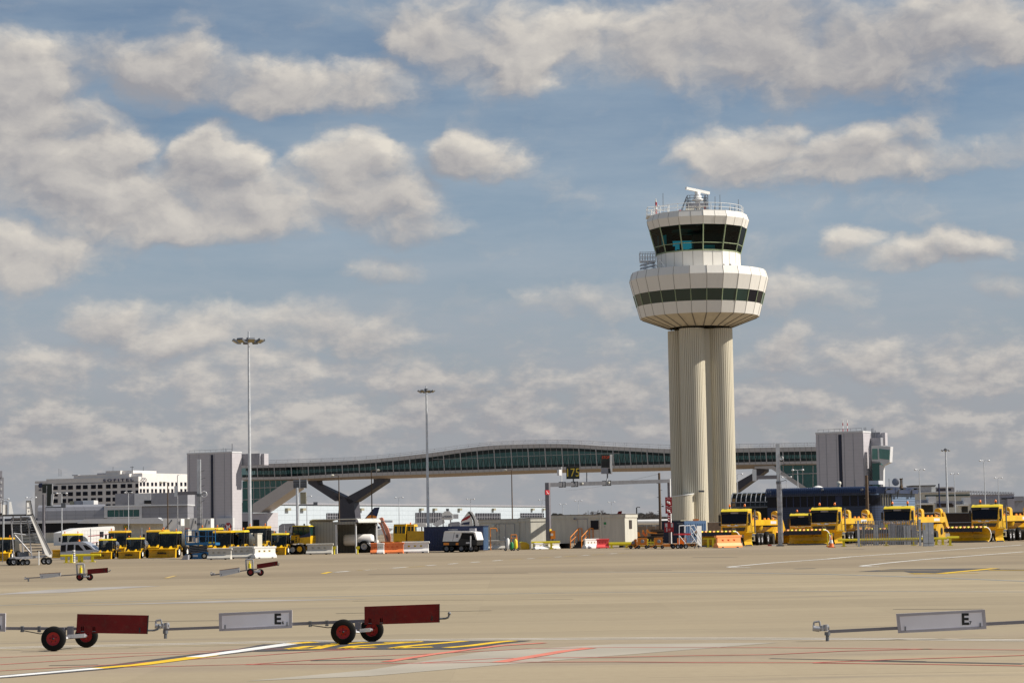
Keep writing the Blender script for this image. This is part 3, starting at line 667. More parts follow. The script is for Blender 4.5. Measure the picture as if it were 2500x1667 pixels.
# radar frame, pedestal, scanner bar
mb = MB(); P0 = f.loc(1677, 512); P1 = f.loc(1727, 512); za = tz(512); zb = tz(503); zc = tz(480); zz = zr
for x in (P0[0], (P0[0]+P1[0])/2-1, (P0[0]+P1[0])/2+1, P1[0]):
    for y in (-1.2, 1.2):
        mb.tube((x, y, zz), (x, y, zc), .04, n=4)
for h in (za, tz(495), tz(487), zc):
    for y in (-1.2, 1.2): mb.tube((P0[0], y, h), (P1[0], y, h), .035, n=4)
    for x in (P0[0], P1[0]): mb.tube((x, -1.2, h), (x, 1.2, h), .035, n=4)
mb.tube((P0[0]-.9, -.6, zz), (P0[0], -.6, zc), .04, n=4); mb.tube((P0[0]-1.1, .3, zz), (P0[0], .3, zc), .04, n=4)
for k in range(4): mb.tube((-.9+k*.5, -.8, zz), (-.6+k*.5, -.8, za), .05, n=4); mb.tube((-.6+k*.5, -.8, zz), (-.9+k*.5, -.8, za), .05, n=4)
rf = mb.build('radar_frame', 'galv_dark', T)
MB().bx(P0[0], P1[0], -1.2, 1.2, tz(506), tz(499)).build('grating', 'grey_mid', rf)
ped = f.loc(1703, 480)
MB().lathe([(.3, za), (.3, tz(493)), (.75, tz(490)), (.75, tz(487)), (.5, tz(486)), (.5, tz(478)), (.35, tz(475)), (.38, tz(470)), (.2, tz(468))], 14, c=(ped[0], 0, 0)).build('radar_pedestal', 'white_paint', T)
a = f.loc(1675, 460, -1.0); b = f.loc(1731, 472, 1.0)
mb = MB(); d = Vector(b)-Vector(a); mb.bx(-.02, d.length+.02, -.16, .16, -.17, .17); ang = math.atan2(d.y, d.x); pit = math.asin(d.z/d.length)
mb.xf(Matrix.Translation(a) @ Matrix.Rotation(ang, 4, 'Z') @ Matrix.Rotation(-pit, 4, 'Y')); mb.build('radar_scanner', 'white_paint', T)
mb = MB(); mb.tube((ped[0], 0, tz(470)), ((a[0]+b[0])/2, 0, tz(466)), .2, n=8); mb.build('scanner_mount', 'white_paint', T)
b_ = rodpart(1721, 522, 477, .07, 'galv_dark', 'aerial_mast'); MB().tube(f.loc(1721.4, 519, -.2), f.loc(1721, 504, -.2), .12, n=5).build('red_base', 'red_paint', b_)
MB().lathe([(.2, zr), (.3, zr+.4), (.28, zr+.55), (.1, zr+.7)], 10, c=(f.loc(1658, 520)[0], -1.5, 0)).build('red_lamp', 'red_paint', T)
mb = MB(); q = f.loc(1682, 515); mb.bx(q[0]-.55, q[0]+.55, -1.9, -1.2, zr+.15, zr+.85); mb.build('roof_unit', 'cabinet_pale', T)
# maintenance lift parked on drum roof
zd = tz(664); mb = MB(); x0, x1 = f.loc(1562, 640)[0], f.loc(1600, 640)[0]
for k in range(3):
    z = zd+.1+k*.42; mb.tube((x0, -1.0, z), (x1, -1.0, z+.4), .07, n=4); mb.tube((x0, -1.0, z+.4), (x1, -1.0, z), .07, n=4); mb.tube((x0, .4, z), (x1, .4, z+.4), .07, n=4)
mb.bx(x0, x1, -1.1, .5, zd, zd+.14); lf = mb
mb.bx(x0, x1, -1.1, .5, zd+1.35, zd+1.5)
for i in range(7):
    x = x0+(x1-x0)*i/6
    for y in (-1.1, .5): mb.tube((x, y, zd+1.5), (x, y, zd+(2.65 if i in (0, 6) else 2.45)), .04, n=4)
for h in (1.95, 2.55):
    for y in (-1.1, .5): mb.tube((x0, y, zd+h), (x1, y, zd+h), .04, n=4)
mb.build('maintenance_cradle', 'steel_white', T)
mb = MB(); xx = f.loc(1612, 650)[0]; mb.tube((xx-1, -4.6, zd), (xx-.4, -4.6, zd+1.2), .04, n=4); mb.tube((xx-.4, -4.6, zd+1.2), (xx+.3, -4.6, zd+.1), .04, n=4); mb.tube((xx-1, -4.6, zd+.4), (xx+.3, -4.6, zd+.4), .04, n=4); mb.build('guard_frame', 'white_paint', T)
for px in (1767, 1783): 
    q = f.loc(px, 648, -tr(97, zc0)+.6); MB().lathe([(.12, 0), (.16, .35), (.08, .4)], 8, c=(q[0], q[1], q[2]-.2)).build('wall_lamp', 'galv_dark', T)
q = f.loc(1712, 1199, -4.6); MB().bx(q[0]-.3, q[0]+.35, -5.1, -4.2, q[2]-.1, q[2]+.12).build('wall_lamp', 'galv_dark', T)

# ------------------------------------------------------------ passenger bridge
def cat(tab, x):
    for i in range(len(tab)-1):
        if x <= tab[i+1][0] or i == len(tab)-2:
            x0, x1 = tab[i][0], tab[i+1][0]; t = (x-x0)/(x1-x0)
            A = tab[max(i-1, 0)]; B = tab[i]; C = tab[i+1]; D = tab[min(i+2, len(tab)-1)]; r = []
            for k in range(1, len(B)):
                m0 = (C[k]-A[k])/((C[0]-A[0]) or 1)*(x1-x0); m1 = (D[k]-B[k])/((D[0]-B[0]) or 1)*(x1-x0)
                r.append((2*t**3-3*t*t+1)*B[k]+(t**3-2*t*t+t)*m0+(-2*t**3+3*t*t)*C[k]+(t**3-t*t)*m1)
            return r
TAB = [(588,1133.5,1142.5,1165,1171,1174), (700,1130,1140,1163,1169.5,1175), (845,1125,1134,1155.5,1164,1170), (950,1117,1126,1152,1160,1167.5), (1050,1105.5,1115.5,1149,1157,1164.5), (1140,1093.5,1103,1147,1153.5,1161),
       (1210,1087,1096.5,1144.5,1151,1158.5), (1280,1084,1094,1142,1148,1156), (1350,1083,1093,1140,1146.5,1154), (1410,1084.5,1094,1138.5,1145,1153), (1470,1088,1097.5,1137,1143.5,1151.5), (1560,1092.5,1102,1134.5,1142,1150),
       (1640,1095.5,1106,1132.5,1140.3,1148), (1797,1093.5,1104,1128.6,1134.5,1144.6), (1900,1091.5,1102.5,1126.5,1133,1140), (1996,1090,1101,1125,1132,1137)]
A_ = Vector((xat(588, 800, 20), 800, 0)); B_ = Vector((xat(1996, 690, 20), 690, 0)); ab = math.degrees(math.atan2(B_.y-A_.y, B_.x-A_.x))
fb_ = Fr(588, Y=800, a=ab, z=gz(800)); fb_.o = Vector((A_.x, A_.y, gz(800)))
BR = thing('passenger_bridge', 'long arched glazed passenger bridge spanning behind the control tower between two grey tower blocks', 'bridge', fb_)
W_ = 8.5
ns = 102; XS = [588+(1996-588)*i/ns for i in range(ns+1)]
rows = []
for x in XS:
    v = cat(TAB, x); rows.append([fb_.loc(x, y, 0) for y in v[:4]]+[fb_.loc(x, v[4], 2.2)])
def loft(pts, mt, name, parent=BR, extra=None):
    mb = MB(); k = len(pts[0]); vs = [p for r in pts for p in r]; fs = []
    for i in range(len(pts)-1):
        for j in range(k):
            jn = (j+1) % k; fs.append((i*k+j, (i+1)*k+j, (i+1)*k+jn, i*k+jn))
    fs.append(tuple(range(k))); fs.append(tuple((len(pts)-1)*k+j for j in range(k))[::-1])
    mb.add(vs, fs)
    if extra: mb.join(extra, dm=1)
    return mb.build(name, mt, parent)
X = lambda r, j: r[j][0]
jr, jd = MB(), MB()
for r in rows:
    sl = -.06*(r[1][2]-r[2][2]); jr.tube((r[0][0]+sl, -.01, r[1][2]), (r[0][0]+sl*1.2, -.01, r[0][2]), .045, n=4); jd.tube((r[3][0]-sl*.2, -.01, r[3][2]), (r[3][0], -.01, r[2][2]), .045, n=4)
loft([[(r[0][0], 0, r[1][2]), (r[0][0], 0, r[0][2]), (r[0][0], W_, r[0][2]), (r[0][0], W_, r[1][2])] for r in rows], ['bridge_clad', 'seam'], 'roof_fascia', extra=jr)
loft([[(r[3][0], 0, r[3][2]), (r[3][0], 0, r[2][2]), (r[3][0], W_, r[2][2]), (r[3][0], W_, r[3][2])] for r in rows], ['bridge_clad', 'seam'], 'deck_fascia', extra=jd)
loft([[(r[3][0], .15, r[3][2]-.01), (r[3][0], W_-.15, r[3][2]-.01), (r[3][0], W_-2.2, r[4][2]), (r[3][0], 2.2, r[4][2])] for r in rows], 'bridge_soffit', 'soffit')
mb = MB(); mt_ = MB(); mj = MB()
for i, r in enumerate(rows):
    sl = -.06*(r[1][2]-r[2][2]); thick = i % 3 == 0
    w_ = .20 if thick else .05
    a = Vector((r[2][0], -.02 if thick else .05, r[2][2])); b = Vector((r[2][0]+sl, a.y, r[1][2]))
    mb.tube(a, b, w_, n=4)
    if i < ns:
        n_ = rows[i+1]; m = ((r[2][0]+n_[2][0])/2, 3.2, r[2][2]+.2)
        top = (r[1][2]+n_[1][2])/2; hh = min(3.3, top-m[2]); 
        mt_.tube(m, (r[2][0]+.2, 3.2, m[2]+hh), .10, n=5); mt_.tube(m, (n_[2][0]-.2, 3.2, m[2]+hh), .10, n=5)
        if top-m[2] > 4.6: mb.tube((r[2][0], .05, r[2][2]+3.9+max(0, (top-m[2]-7)*.2)), (n_[2][0], .05, n_[2][2]+3.9+max(0, (top-m[2]-7)*.2)), .07, n=4)
mull = mb
for yy, nm in ((.12, 'front_glazing'), (W_-.12, 'rear_glazing')):
    mb = MB(); vs = []
    for r in rows: vs += [(r[2][0], yy, r[2][2]), (r[2][0], yy, r[1][2])]
    mb.add(vs, [(2*i, 2*i+2, 2*i+3, 2*i+1) for i in range(ns)])
    if yy < 1: mb.join(mull, dm=1)
    mb.build(nm, ['tint_glass', 'bridge_clad'], BR)
mt_.build('truss', 'truss', BR)
loft([[(r[0][0], 2.8, r[1][2]-.9), (r[0][0], 2.8, r[1][2]-.1), (r[0][0], W_-1.5, r[1][2]-.1), (r[0][0], W_-1.5, r[1][2]-.9)] for r in rows], 'interior', 'ceiling')
loft([[(r[2][0], .8, r[2][2]-.1), (r[2][0], .8, r[2][2]+.9), (r[2][0], W_-.8, r[2][2]+.9), (r[2][0], W_-.8, r[2][2]-.1)] for r in rows], 'interior', 'walkway')
for y in (1.0, W_-1):
    mb = MB()
    for i, (r, n_) in enumerate(zip(rows, rows[1:])):
        for h in (.6, 1.25): mb.tube((r[0][0], y, r[0][2]+h), (n_[0][0], y, n_[0][2]+h), .05, n=4, caps=False)
        if i % 2 == 0: mb.tube((r[0][0], y, r[0][2]), (r[0][0], y, r[0][2]+1.35), .06, n=4)
    mb.build('roof_railing', 'galv', BR)
# Y shaped piers
def pier(trace_list):
    P = None
    for j, pts in enumerate(trace_list):
        mb = MB(); pp(mb, fb_, pts, 2.2, 5.6)
        o = mb.build('pier' if j == 0 else 'pier_limb', 'pier', BR if j == 0 else P)
        if j == 0: P = o
pier([[(824,1320),(825,1262),(828,1224),(818,1210),(851,1216),(863,1222),(872,1300),(873,1320)],
      [(752,1171.5),(752,1180),(818,1223),(843,1213),(775,1181),(773,1172)],
      [(912,1169),(912,1178),(842,1215),(852,1229),(868,1224),(940,1176),(940,1168)]])
pier([[(1716,1320),(1718,1262),(1722,1222),(1745,1216),(1756,1222),(1764,1320)],
      [(1650,1146),(1650,1157),(1720,1218),(1738,1206),(1672,1156),(1670,1146)],
      [(1839,1144),(1839,1154),(1740,1210),(1748,1228),(1780,1213),(1866.5,1151),(1866.5,1143)]])
# glazed stair wedges under both ends
def wedge(glass_pts, beam_pts, lines, name='stair_wedge'):
    g = MB(); pp(g, fb_, glass_pts, 1.0, 1.06); o = g.build(name, 'teal_glass', BR)
    m = MB(); pp(m, fb_, beam_pts, .6, 7); m.build('sloping_beam', 'bridge_clad', o)
    m = MB()
    for a, b in lines: m.tube(fb_.loc(*a, .95), fb_.loc(*b, .95), .13, n=4)
    m.build('glazing_bar', 'bridge_clad', o)
wedge([(592,1174),(706,1172),(618,1236),(618,1250),(592,1250)], [(703,1173),(719,1173),(717,1193),(634,1251),(616,1251),(617,1230)],
      [((605,1173),(606,1248)),((619,1173),(620,1250)),((634,1173),(635,1222)),((646,1173),(647,1213)),((659,1173),(660,1204)),((673,1173),(674,1194)),((686,1173),(687,1185)),((592,1192),(680,1189)),((592,1220),(640,1217))])
wedge([(1888,1136),(1996,1134),(1996,1190),(1970,1190)], [(1842,1138),(1888,1136),(1972,1192),(1955,1192),(1884,1145),(1842,1143)],
      [((1912,1136),(1912,1150)),((1936,1136),(1936,1168)),((1960,1136),(1960,1184)),((1985,1136),(1985,1190)),((1912,1157),(1996,1155))])
mb = MB(); pbg(mb, fb_, 590, 652, 1252, 1.5, 8); mb.build('base_wall', 'block_clad', BR)
mb = MB(); pbg(mb, fb_, 592, 604, 1272, 1.3, 1.6); pbg(mb, fb_, 618, 632, 1268, 1.3, 1.6); mb.build('base_window', 'dark_glass', BR)

def block(pxL, pxC, pxR, ytop, Y, a, name, label, strip_x, joints):
    f = Fr(pxC, Y=Y, a=a); o = thing(name, label, 'tower block', f)
    w = -f.loc(pxL, ytop+60)[0]; d = f.side(pxR, ytop+60)[1]; h = f.loc(pxC, ytop)[2]
    MB().bx(-w, 0, 0, d, 0, h).build('wall', 'block_clad', o)
    MB().bx(-w-.1, .1, -.1, d+.1, h+.003, h+.5).build('parapet', 'grey_light', o)
    xs = [f.loc(x, ytop+60)[0] for x in strip_x]; MB().bx(xs[0], xs[1], -.06, .2, 5, h-.4).build('window_strip', 'navy_deep', o)
    mb = MB()
    for x in joints: mb.bx(f.loc(x, ytop+60)[0]-.09, f.loc(x, ytop+60)[0]+.09, -.04, .1, 1, h-.2)
    mb.build('panel_joint', 'grey_mid', o)
    mb = MB(); 
    for i in range(9):
        x = -w+.5+(w-1)*i/8; mb.tube((x, .6, h+.5), (x, .6, h+1.3), .05, n=4)
    mb.tube((-w+.5, .6, h+1.3), (-.5, .6, h+1.3), .05, n=4); mb.build('roof_railing', 'galv_dark', o)
    return f, o, w, d, h
f1, B1, w1_, d1_, h1 = block(457, 568, 590, 1105, 775, -30, 'tower_block', 'grey clad tower block with dark vertical window strip at the left end of the bridge', (515, 521), (463, 486, 513, 524, 548, 564))
mb = MB(); zz = f1.loc(567, 1100)[2]
for px, y in ((567, 1083), (545, 1092), (551, 1094)):
    a = f1.loc(px, 1104, 2); MB().tube(a, (a[0], a[1], f1.loc(px, y, 2)[2]), .12 if px == 567 else .07, n=5).build('roof_aerial', 'galv_dark', B1)
mb = MB(); pb(mb, f1, 590, 634, 1107, 1135, 6, 8); mb.build('rear_core', 'grey_mid', B1)
mb = MB(); pb(mb, f1, 632, 645, 1107, 1135, 7, 9.5); mb.build('lift_core', 'block_clad', B1)
mb = MB(); pbg(mb, f1, 528, 568, 1264, -1.2, -.1); wl = mb.build('banner_wall', 'grey_light', B1)
q = f1.loc(545, 1285, -1.25); text('banner_lettering', 'HSBC', 2.3, 'letter_dark', wl, (q[0], -1.26, q[2]), sx=.62)
q = f1.loc(557, 1285, -1.3); r = 1.05
mb = MB(); mb.prism([(q[0]-1.5, q[2]), (q[0]-.7, q[2]-1.3), (q[0]+.7, q[2]-1.3), (q[0]+1.5, q[2]), (q[0]+.7, q[2]+1.3), (q[0]-.7, q[2]+1.3)], -1.30, -1.21); lg = mb.build('banner_emblem', 'red_paint', wl)
mb = MB(); mb.prism([(q[0]-.75, q[2]+.85), (q[0], q[2]+.1), (q[0]+.75, q[2]+.85), (q[0]+.75, q[2]-.85), (q[0], q[2]-.1), (q[0]-.75, q[2]-.85)], -1.34, -1.31); mb.build('emblem_mark', 'letter_white', lg)
f2, B2, w2_, d2_, h2 = block(1993, 2113, 2128, 1055, 668, -30, 'tower_block', 'grey clad tower block with dark vertical window strip at the right end of the bridge', (2048, 2056), (2000, 2018, 2043, 2062, 2084, 2108))
mb = MB(); mw = MB()
for px in (2058, 2069):
    a = f2.loc(px, 1053, 3)
    for k in range(4): (mb if k % 2 == 0 else mw).tube((a[0], a[1], a[2]+k*.85), (a[0], a[1], a[2]+k*.85+.85), .12, n=5)
mb.build('red_aerial_band', 'red_paint', B2); mw.build('white_aerial_band', 'white_paint', B2)
mb = MB(); pbg(mb, f2, 2126, 2150, 1068, 6, 8); pb(mb, f2, 2128, 2150, 1055, 1130, 8.01, 10); mb.build('rear_core', 'grey_mid', B2)
mb = MB(); pb(mb, f2, 2151, 2161, 1056, 1087, 8.5, 10.5); mb.build('lift_core', 'block_clad', B2)
mb = MB()
for px, y in ((2129, 1046), (2132, 1045), (2137, 1050), (2110, 1043), (2114, 1043)):
    a = f2.loc(px, 1070 if px > 2120 else 1053, 7); MB().tube(a, (a[0], a[1], f2.loc(px, y, 7)[2]), .1, n=5).build('roof_aerial', 'galv_dark', B2)
pod = MB(); pp(pod, f2, [(2127,1088),(2143,1087),(2174,1090),(2172,1128),(2157,1136),(2147,1126),(2128,1125)], 2, 4.2); pod = pod.build('viewing_pod', 'grey_light', B2)
mb = MB(); pp(mb, f2, [(2129,1095),(2142,1095),(2143,1121),(2129,1121)], 1.9, 2.1); pp(mb, f2, [(2146,1095),(2172,1098),(2171,1122),(2147,1119)], 1.85, 2.1); mb.build('pod_window', 'pale_green_glass', pod)
mb = MB(); pbg(mb, f2, 2129, 2148, 1130, 3, 6); mb.build('stair_glazing', 'teal_glass', B2)
mb = MB(); pp(mb, f2, [(2147,1134),(2157,1136),(2156,1230),(2149,1230)], 2.8, 4); mb.build('stair_wall', 'grey_light', B2)

# ------------------------------------------------------------ hotel
def windows(f, parent, cols, rows, y, face='front', name='window', mt='dark_glass', dx=None):
    first = None
    for (xa, xb) in cols:
        for (ya, yb) in rows:
            if face == 'front':
                p = f.loc(xa, (ya+yb)/2, y); q = f.loc(xb, (ya+yb)/2, y); z0 = f.loc((xa+xb)/2, yb, y)[2]; z1 = f.loc((xa+xb)/2, ya, y)[2]
                mb = MB().bx(p[0], q[0], y-.12, y+.3, z0, z1)
            else:
                p = f.side(xa, (ya+yb)/2, y); q = f.side(xb, (ya+yb)/2, y); z0 = f.side((xa+xb)/2, yb, y)[2]; z1 = f.side((xa+xb)/2, ya, y)[2]
                mb = MB().bx(y-.3, y+.12, p[1], q[1], z0, z1)
            mb.build(name, mt, parent)
f = Fr(339, Y=1000, a=-24); HO = thing('hotel', 'pale multi storey hotel with rows of square windows and rooftop lettering at far left', 'hotel', f)
w = -f.loc(85, 1200)[0]; d = f.side(560, 1200)[1]; zt1 = f.loc(338, 1166)[2]
MB().bx(-w, 0, 0, d, 0, f.loc(339, 1176)[2]).build('wall', 'hotel', HO)
mb = MB(); pb(mb, f, 113, 338, 1166, 1178, .4, 12); pb(mb, f, 180, 316, 1158, 1167, 1.0, 12); pb(mb, f, 258, 294, 1149, 1160, 1.6, 14); pb(mb, f, 85, 114, 1174, 1180, .2, 12); mb.build('upper_wall', 'hotel', HO)
mb = MB(); p = f.side(352, 1160, 0); z1 = f.side(400, 1155.5, 0)[2]; mb.bx(-12, -.1, 3, d, f.loc(339, 1176)[2]-.5, z1); mb.build('wing_parapet', 'hotel', HO)
mb = MB(); q0 = f.loc(294, 1152, 3); q1 = f.side(354, 1150, -6); mb.bx(q0[0], -5, 3.2, 22, z1-1, f.loc(320, 1148, 3)[2]); mb.build('penthouse', 'hotel', HO)
cols = [(129,141),(150,161.5),(166.5,178),(186,197.5),(202.5,214),(222.5,234),(239,250),(259,270),(275,286),(295,306.5),(311.5,322.5),(331,338.5)]
rws = [(1182,1191.5),(1198,1207.5),(1214,1223.5),(1230,1238)]
def tiltrows(cols, rws, slope, x0): return None
for xa, xb in cols:
    k = (xa-230)*-.028; windows(f, HO, [(xa, xb)], [(a+k+1, b+k+1) for a, b in rws], 0, mt='window_black')
for xa in (341,349,358,369,378,389,398,408,418,428,440,450):
    windows(f, HO, [(xa, xa+5)], [(1177, 1186), (1193, 1202)], 0, 'side', mt='window_black')
q = f.loc(288, 1172, -.4); text('hotel_lettering', 'S O F I T E L', 1.32/.9, 'letter_dark', HO, (q[0], -.35, q[2]), t=.12, sx=1.0, bold=.05).scale = (1, 1, 1)
t_ = [k for k in kids(HO) if k.name.startswith('hotel_lettering')][0]
L_ = max(v.co.x for v in t_.data.vertices)-min(v.co.x for v in t_.data.vertices); want = f.loc(325, 1170)[0]-f.loc(251, 1170)[0]; hh = 6/5.5*1.05
k = want/L_
for v in t_.data.vertices: v.co.x = q[0]+(v.co.x-q[0])*k; v.co.z = q[2]+(v.co.z-q[2])*1.15
q = f.side(352, 1171, .3); mb = MB(); 
for i in range(14):
    t = 2*PI*i/14; t2 = 2*PI*(i+1)/14; mb.tube((.3, q[1]+2.0*math.cos(t), q[2]+.85*math.sin(t)), (.3, q[1]+2.0*math.cos(t2), q[2]+.85*math.sin(t2)), .12, n=4)
mb.tube((.3, q[1]-.8, q[2]-.5), (.3, q[1]+.8, q[2]+.5), .12, n=4); mb.build('hotel_emblem', 'letter_dark', HO)
q = f.loc(99, 1185, -.2); MB().lathe([(1.1, -.4), (1.1, 0)], 18, c=(q[0], 0, q[2]), ax='y').build('hotel_emblem', 'navy', HO); q = f.loc(98, 1196, -.2); text('hotel_lettering', 'AR', 1.3, 'letter_dark', HO, (q[0], -.3, q[2]), t=.05)
mb = MB()
for px, ya, yb in ((144,1162,1144),(149,1162,1146),(276,1150,1139),(323,1148,1137),(322.5,1148,1140),(350,1149,1139)):
    a = f.loc(px, ya, 3); MB().tube(a, (a[0], 3, f.loc(px, yb, 3)[2]), .12, n=4).build('roof_aerial', 'galv_dark', HO)
mb.bx(f.loc(318,1140,3)[0], f.loc(327,1140,3)[0], 2.9, 3.1, f.loc(323,1140.5,3)[2], f.loc(323,1139.5,3)[2]); mb.build('roof_aerial', 'galv_dark', HO)
for r_ in ((237, 258, 1154.5, 1158, 4, 6), (176, 190, 1158.5, 1161, 4, 6)): mb = MB(); pb(mb, f, *r_); mb.build('roof_plant', 'grey_mid', HO)
f = Fr(9, Y=900, a=13); o = thing('office_tower', 'dark grey office tower cut off by the left edge', 'tower', f)
MB().bx(-30, 0, 0, 12, 0, f.loc(9, 1165)[2]).build('wall', 'grey_mid', o); mb = MB(); mb.bx(-30, -.6, -.3, 10, f.loc(9, 1165)[2]+.01, f.loc(5, 1149)[2]); mb.build('parapet', 'grey_mid', o)
windows(f, o, [(1, 4.5)], [(1174, 1180), (1190, 1196), (1206, 1212), (1221, 1227)], 0, mt='grey_light')

# ------------------------------------------------------------ terminal and sheds, left
def bld(name, label, cat_, px, Y, a=0, group=None): 
    f = Fr(px, Y=Y, a=a); return f, thing(name, label, cat_, f, group)
f, o = bld('terminal_building', 'long low grey terminal with curved metal cladding in front of the pale hotel', 'terminal', 90, 620)
mb = MB(); z0 = 4; a = f.loc(92, 1250)[0]; b = f.loc(254, 1250)[0]; zt = f.loc(170, 1234)[2]; z1 = f.loc(170, 1265)[2]
pr = [(0, z1-4), (0, z1), (.1, zt-1.4), (.5, zt-.5), (1.5, zt)]; mb.sheet(pr, a, b, .3); mb.bx(a, b, 1.3, 18, 1, zt-.1); mb.build('curved_wall', 'term_clad', o)
mb = MB(); pb(mb, f, 108, 167, 1260, 1267, -.06, .2); pb(mb, f, 0, 108, 1265, 1272, -.06, .2); mb.build('window_band', 'navy_deep', o)
mb = MB(); pb(mb, f, 254, 458, 1232, 1235, -.4, 14); mb.build('roof_edge', 'steel_white', o)
mb = MB(); pb(mb, f, 254, 262, 1235, 1264, -.3, 12); pb(mb, f, 340, 346, 1235, 1264, -.3, 12); pb(mb, f, 262, 340, 1235, 1244, -.3, 12); pb(mb, f, 262, 340, 1261, 1264, -.3, 12); mb.build('window_surround', 'grey_light', o)
mb = MB(); pb(mb, f, 262, 340, 1244, 1261, 0, .1); wn = mb.build('terminal_window', 'teal_glass', o)
mb = MB(); 
for x in (279, 290, 301, 314, 325): pb(mb, f, x, x+.8, 1244, 1261, -.1, 0)
mb.build('window_bar', 'grey_light', wn)
mb = MB(); pb(mb, f, 346, 458, 1235, 1268, .2, 12); mb.build('wall', 'term_clad', o)
f, o = bld('terminal_roof_block', 'dark grey flat roofed plant block standing on the terminal roof left of the bridge', 'plant block', 280, 660)
mb = MB(); pb(mb, f, 281, 458, 1203, 1233, 0, 15); mb.build('wall', 'grey_mid', o); mb = MB(); pb(mb, f, 328, 368, 1204, 1232, -.15, .1); mb.build('lit_panel', 'grey_light', o); mb = MB(); pb(mb, f, 352, 369, 1221, 1229, -.25, .2); mb.build('louvre', 'black', o)  # panel in lighter grey, sunlight painted into its colour
mb = MB(); pb(mb, f, 100, 112, 1, 2); 
f, o = bld('roof_unit', 'grey and white rooftop ventilation unit beside the louvred box on the terminal', 'roof unit', 180, 640)
mb = MB(); pb(mb, f, 181, 201, 1222, 1233, 0, 6); mb.build('grey_box', 'grey_mid', o); mb = MB(); pb(mb, f, 202, 229, 1221, 1232, -.5, 6); mb.build('white_box', 'grey_light', o); mb = MB(); pb(mb, f, 170, 180, 1223, 1234, 0, 4); mb.build('louvred_box', 'cabinet_olive', o)
f, o = bld('pier_building', 'long flat pale roofed aircraft pier with dark glazed strip behind the stairs', 'pier', 0, 560)
mb = MB(); pb(mb, f, -30, 458, 1268, 1275, -2, 12); mb.build('roof', 'grey_light', o)
mb = MB(); pp(mb, f, [(188,1277),(205,1267),(385,1263),(402,1273),(400,1278)], -3, 2); mb.build('canopy', 'grey_light', o)
mb = MB(); pb(mb, f, -30, 458, 1275, 1286, 0, 8); mb.build('upper_wall', 'grey_mid', o); mb = MB(); pb(mb, f, -30, 240, 1277, 1300, -.2, 0); pb(mb, f, 0, 30, 1292, 1312, -.4, -.2); mb.build('glazed_strip', 'dark_glass', o)
mb = MB(); pbg(mb, f, 240, 458, 1277, -.6, 6); pbg(mb, f, -30, 240, 1300, -.3, 8); mb.build('lower_wall', 'cabin', o)
mb = MB(); pb(mb, f, 302, 316.5, 1282, 1290.5, -1, -.7); sg = mb.build('stand_sign', 'sign_dark', o); q = f.loc(309, 1286.2, -1); text('stand_number', '553', .8, 'rail_yellow', sg, (q[0], -1.03, q[2]), t=.02, bold=.02)
f, o = bld('airbridge', 'white rounded airbridge tunnel with red stripe and twin window in front of the pier', 'airbridge', 280, 430, a=38)
mb = MB(); pp(mb, f, [(150,1300),(190,1289),(278,1284),(280,1287),(280,1331),(150,1336)], 0, 3.2); mb.build('tunnel', 'plane_white', o)
mb = MB(); pp(mb, f, [(216,1307.5),(277,1301.5),(277,1302.8),(216,1309)], -.05, .02); pp(mb, f, [(190,1328),(240,1322),(240,1323.3),(190,1329.5)], -.05, .02); mb.build('red_stripe', 'red_paint', o)
mb = MB(); pb(mb, f, 244.5, 248.3, 1297, 1310, -.08, .02); pb(mb, f, 249.3, 253, 1297, 1310, -.08, .02); mb.build('window', 'dark_glass', o)
mb = MB(); pbg(mb, f, 170, 176, 1330, .5, 2); pbg(mb, f, 262, 268, 1330, .5, 2); mb.build('support_leg', 'galv', o)
for i, (xa, xb, yt, yb, lab) in enumerate(((398, 442, 1266, 1294, 'white airbridge head with diagonal struts behind the tractors left of the sensor mast'), (463, 482, 1264, 1293, 'small white airbridge head showing just left of the galvanised sensor mast'), (497, 515, 1265, 1288, 'small white airbridge cab with tall slit window just right of the galvanised sensor mast'))):
    f, o = bld('airbridge', lab, 'airbridge', xb, 480, group='white airbridge heads below the left tower block')
    mb = MB(); pb(mb, f, xa, xb, yt, yb, 0, 5); mb.build('cab_shell', 'plane_white', o)
    mb = MB(); mb.tube(f.loc(xa+3, yb, -.2), f.loc((xa+xb)/2, yt+2, -.2), .12, n=4); pb(mb, f, xb-6, xb-3, yt+6, yt+14, -.1, 0); mb.build('strut', 'galv_dark', o)
    mb = MB(); pbg(mb, f, (xa+xb)/2-2, (xa+xb)/2+2, yb, 1.5, 2.5); mb.build('support_leg', 'galv', o)
f, o = bld('airbridge', 'grey airbridge tunnel with rounded roof running behind the blue scissor lift', 'airbridge', 400, 520)
mb = MB(); pb(mb, f, 425, 500, 1266, 1289, 1, 5); mb.build('tunnel', 'cabin', o); mb = MB(); pb(mb, f, 425, 500, 1289, 1291, .9, 5); mb.build('red_stripe', 'red_paint', o); mb = MB(); pbg(mb, f, 452, 458, 1291, 2, 3); mb.build('support_leg', 'galv', o)

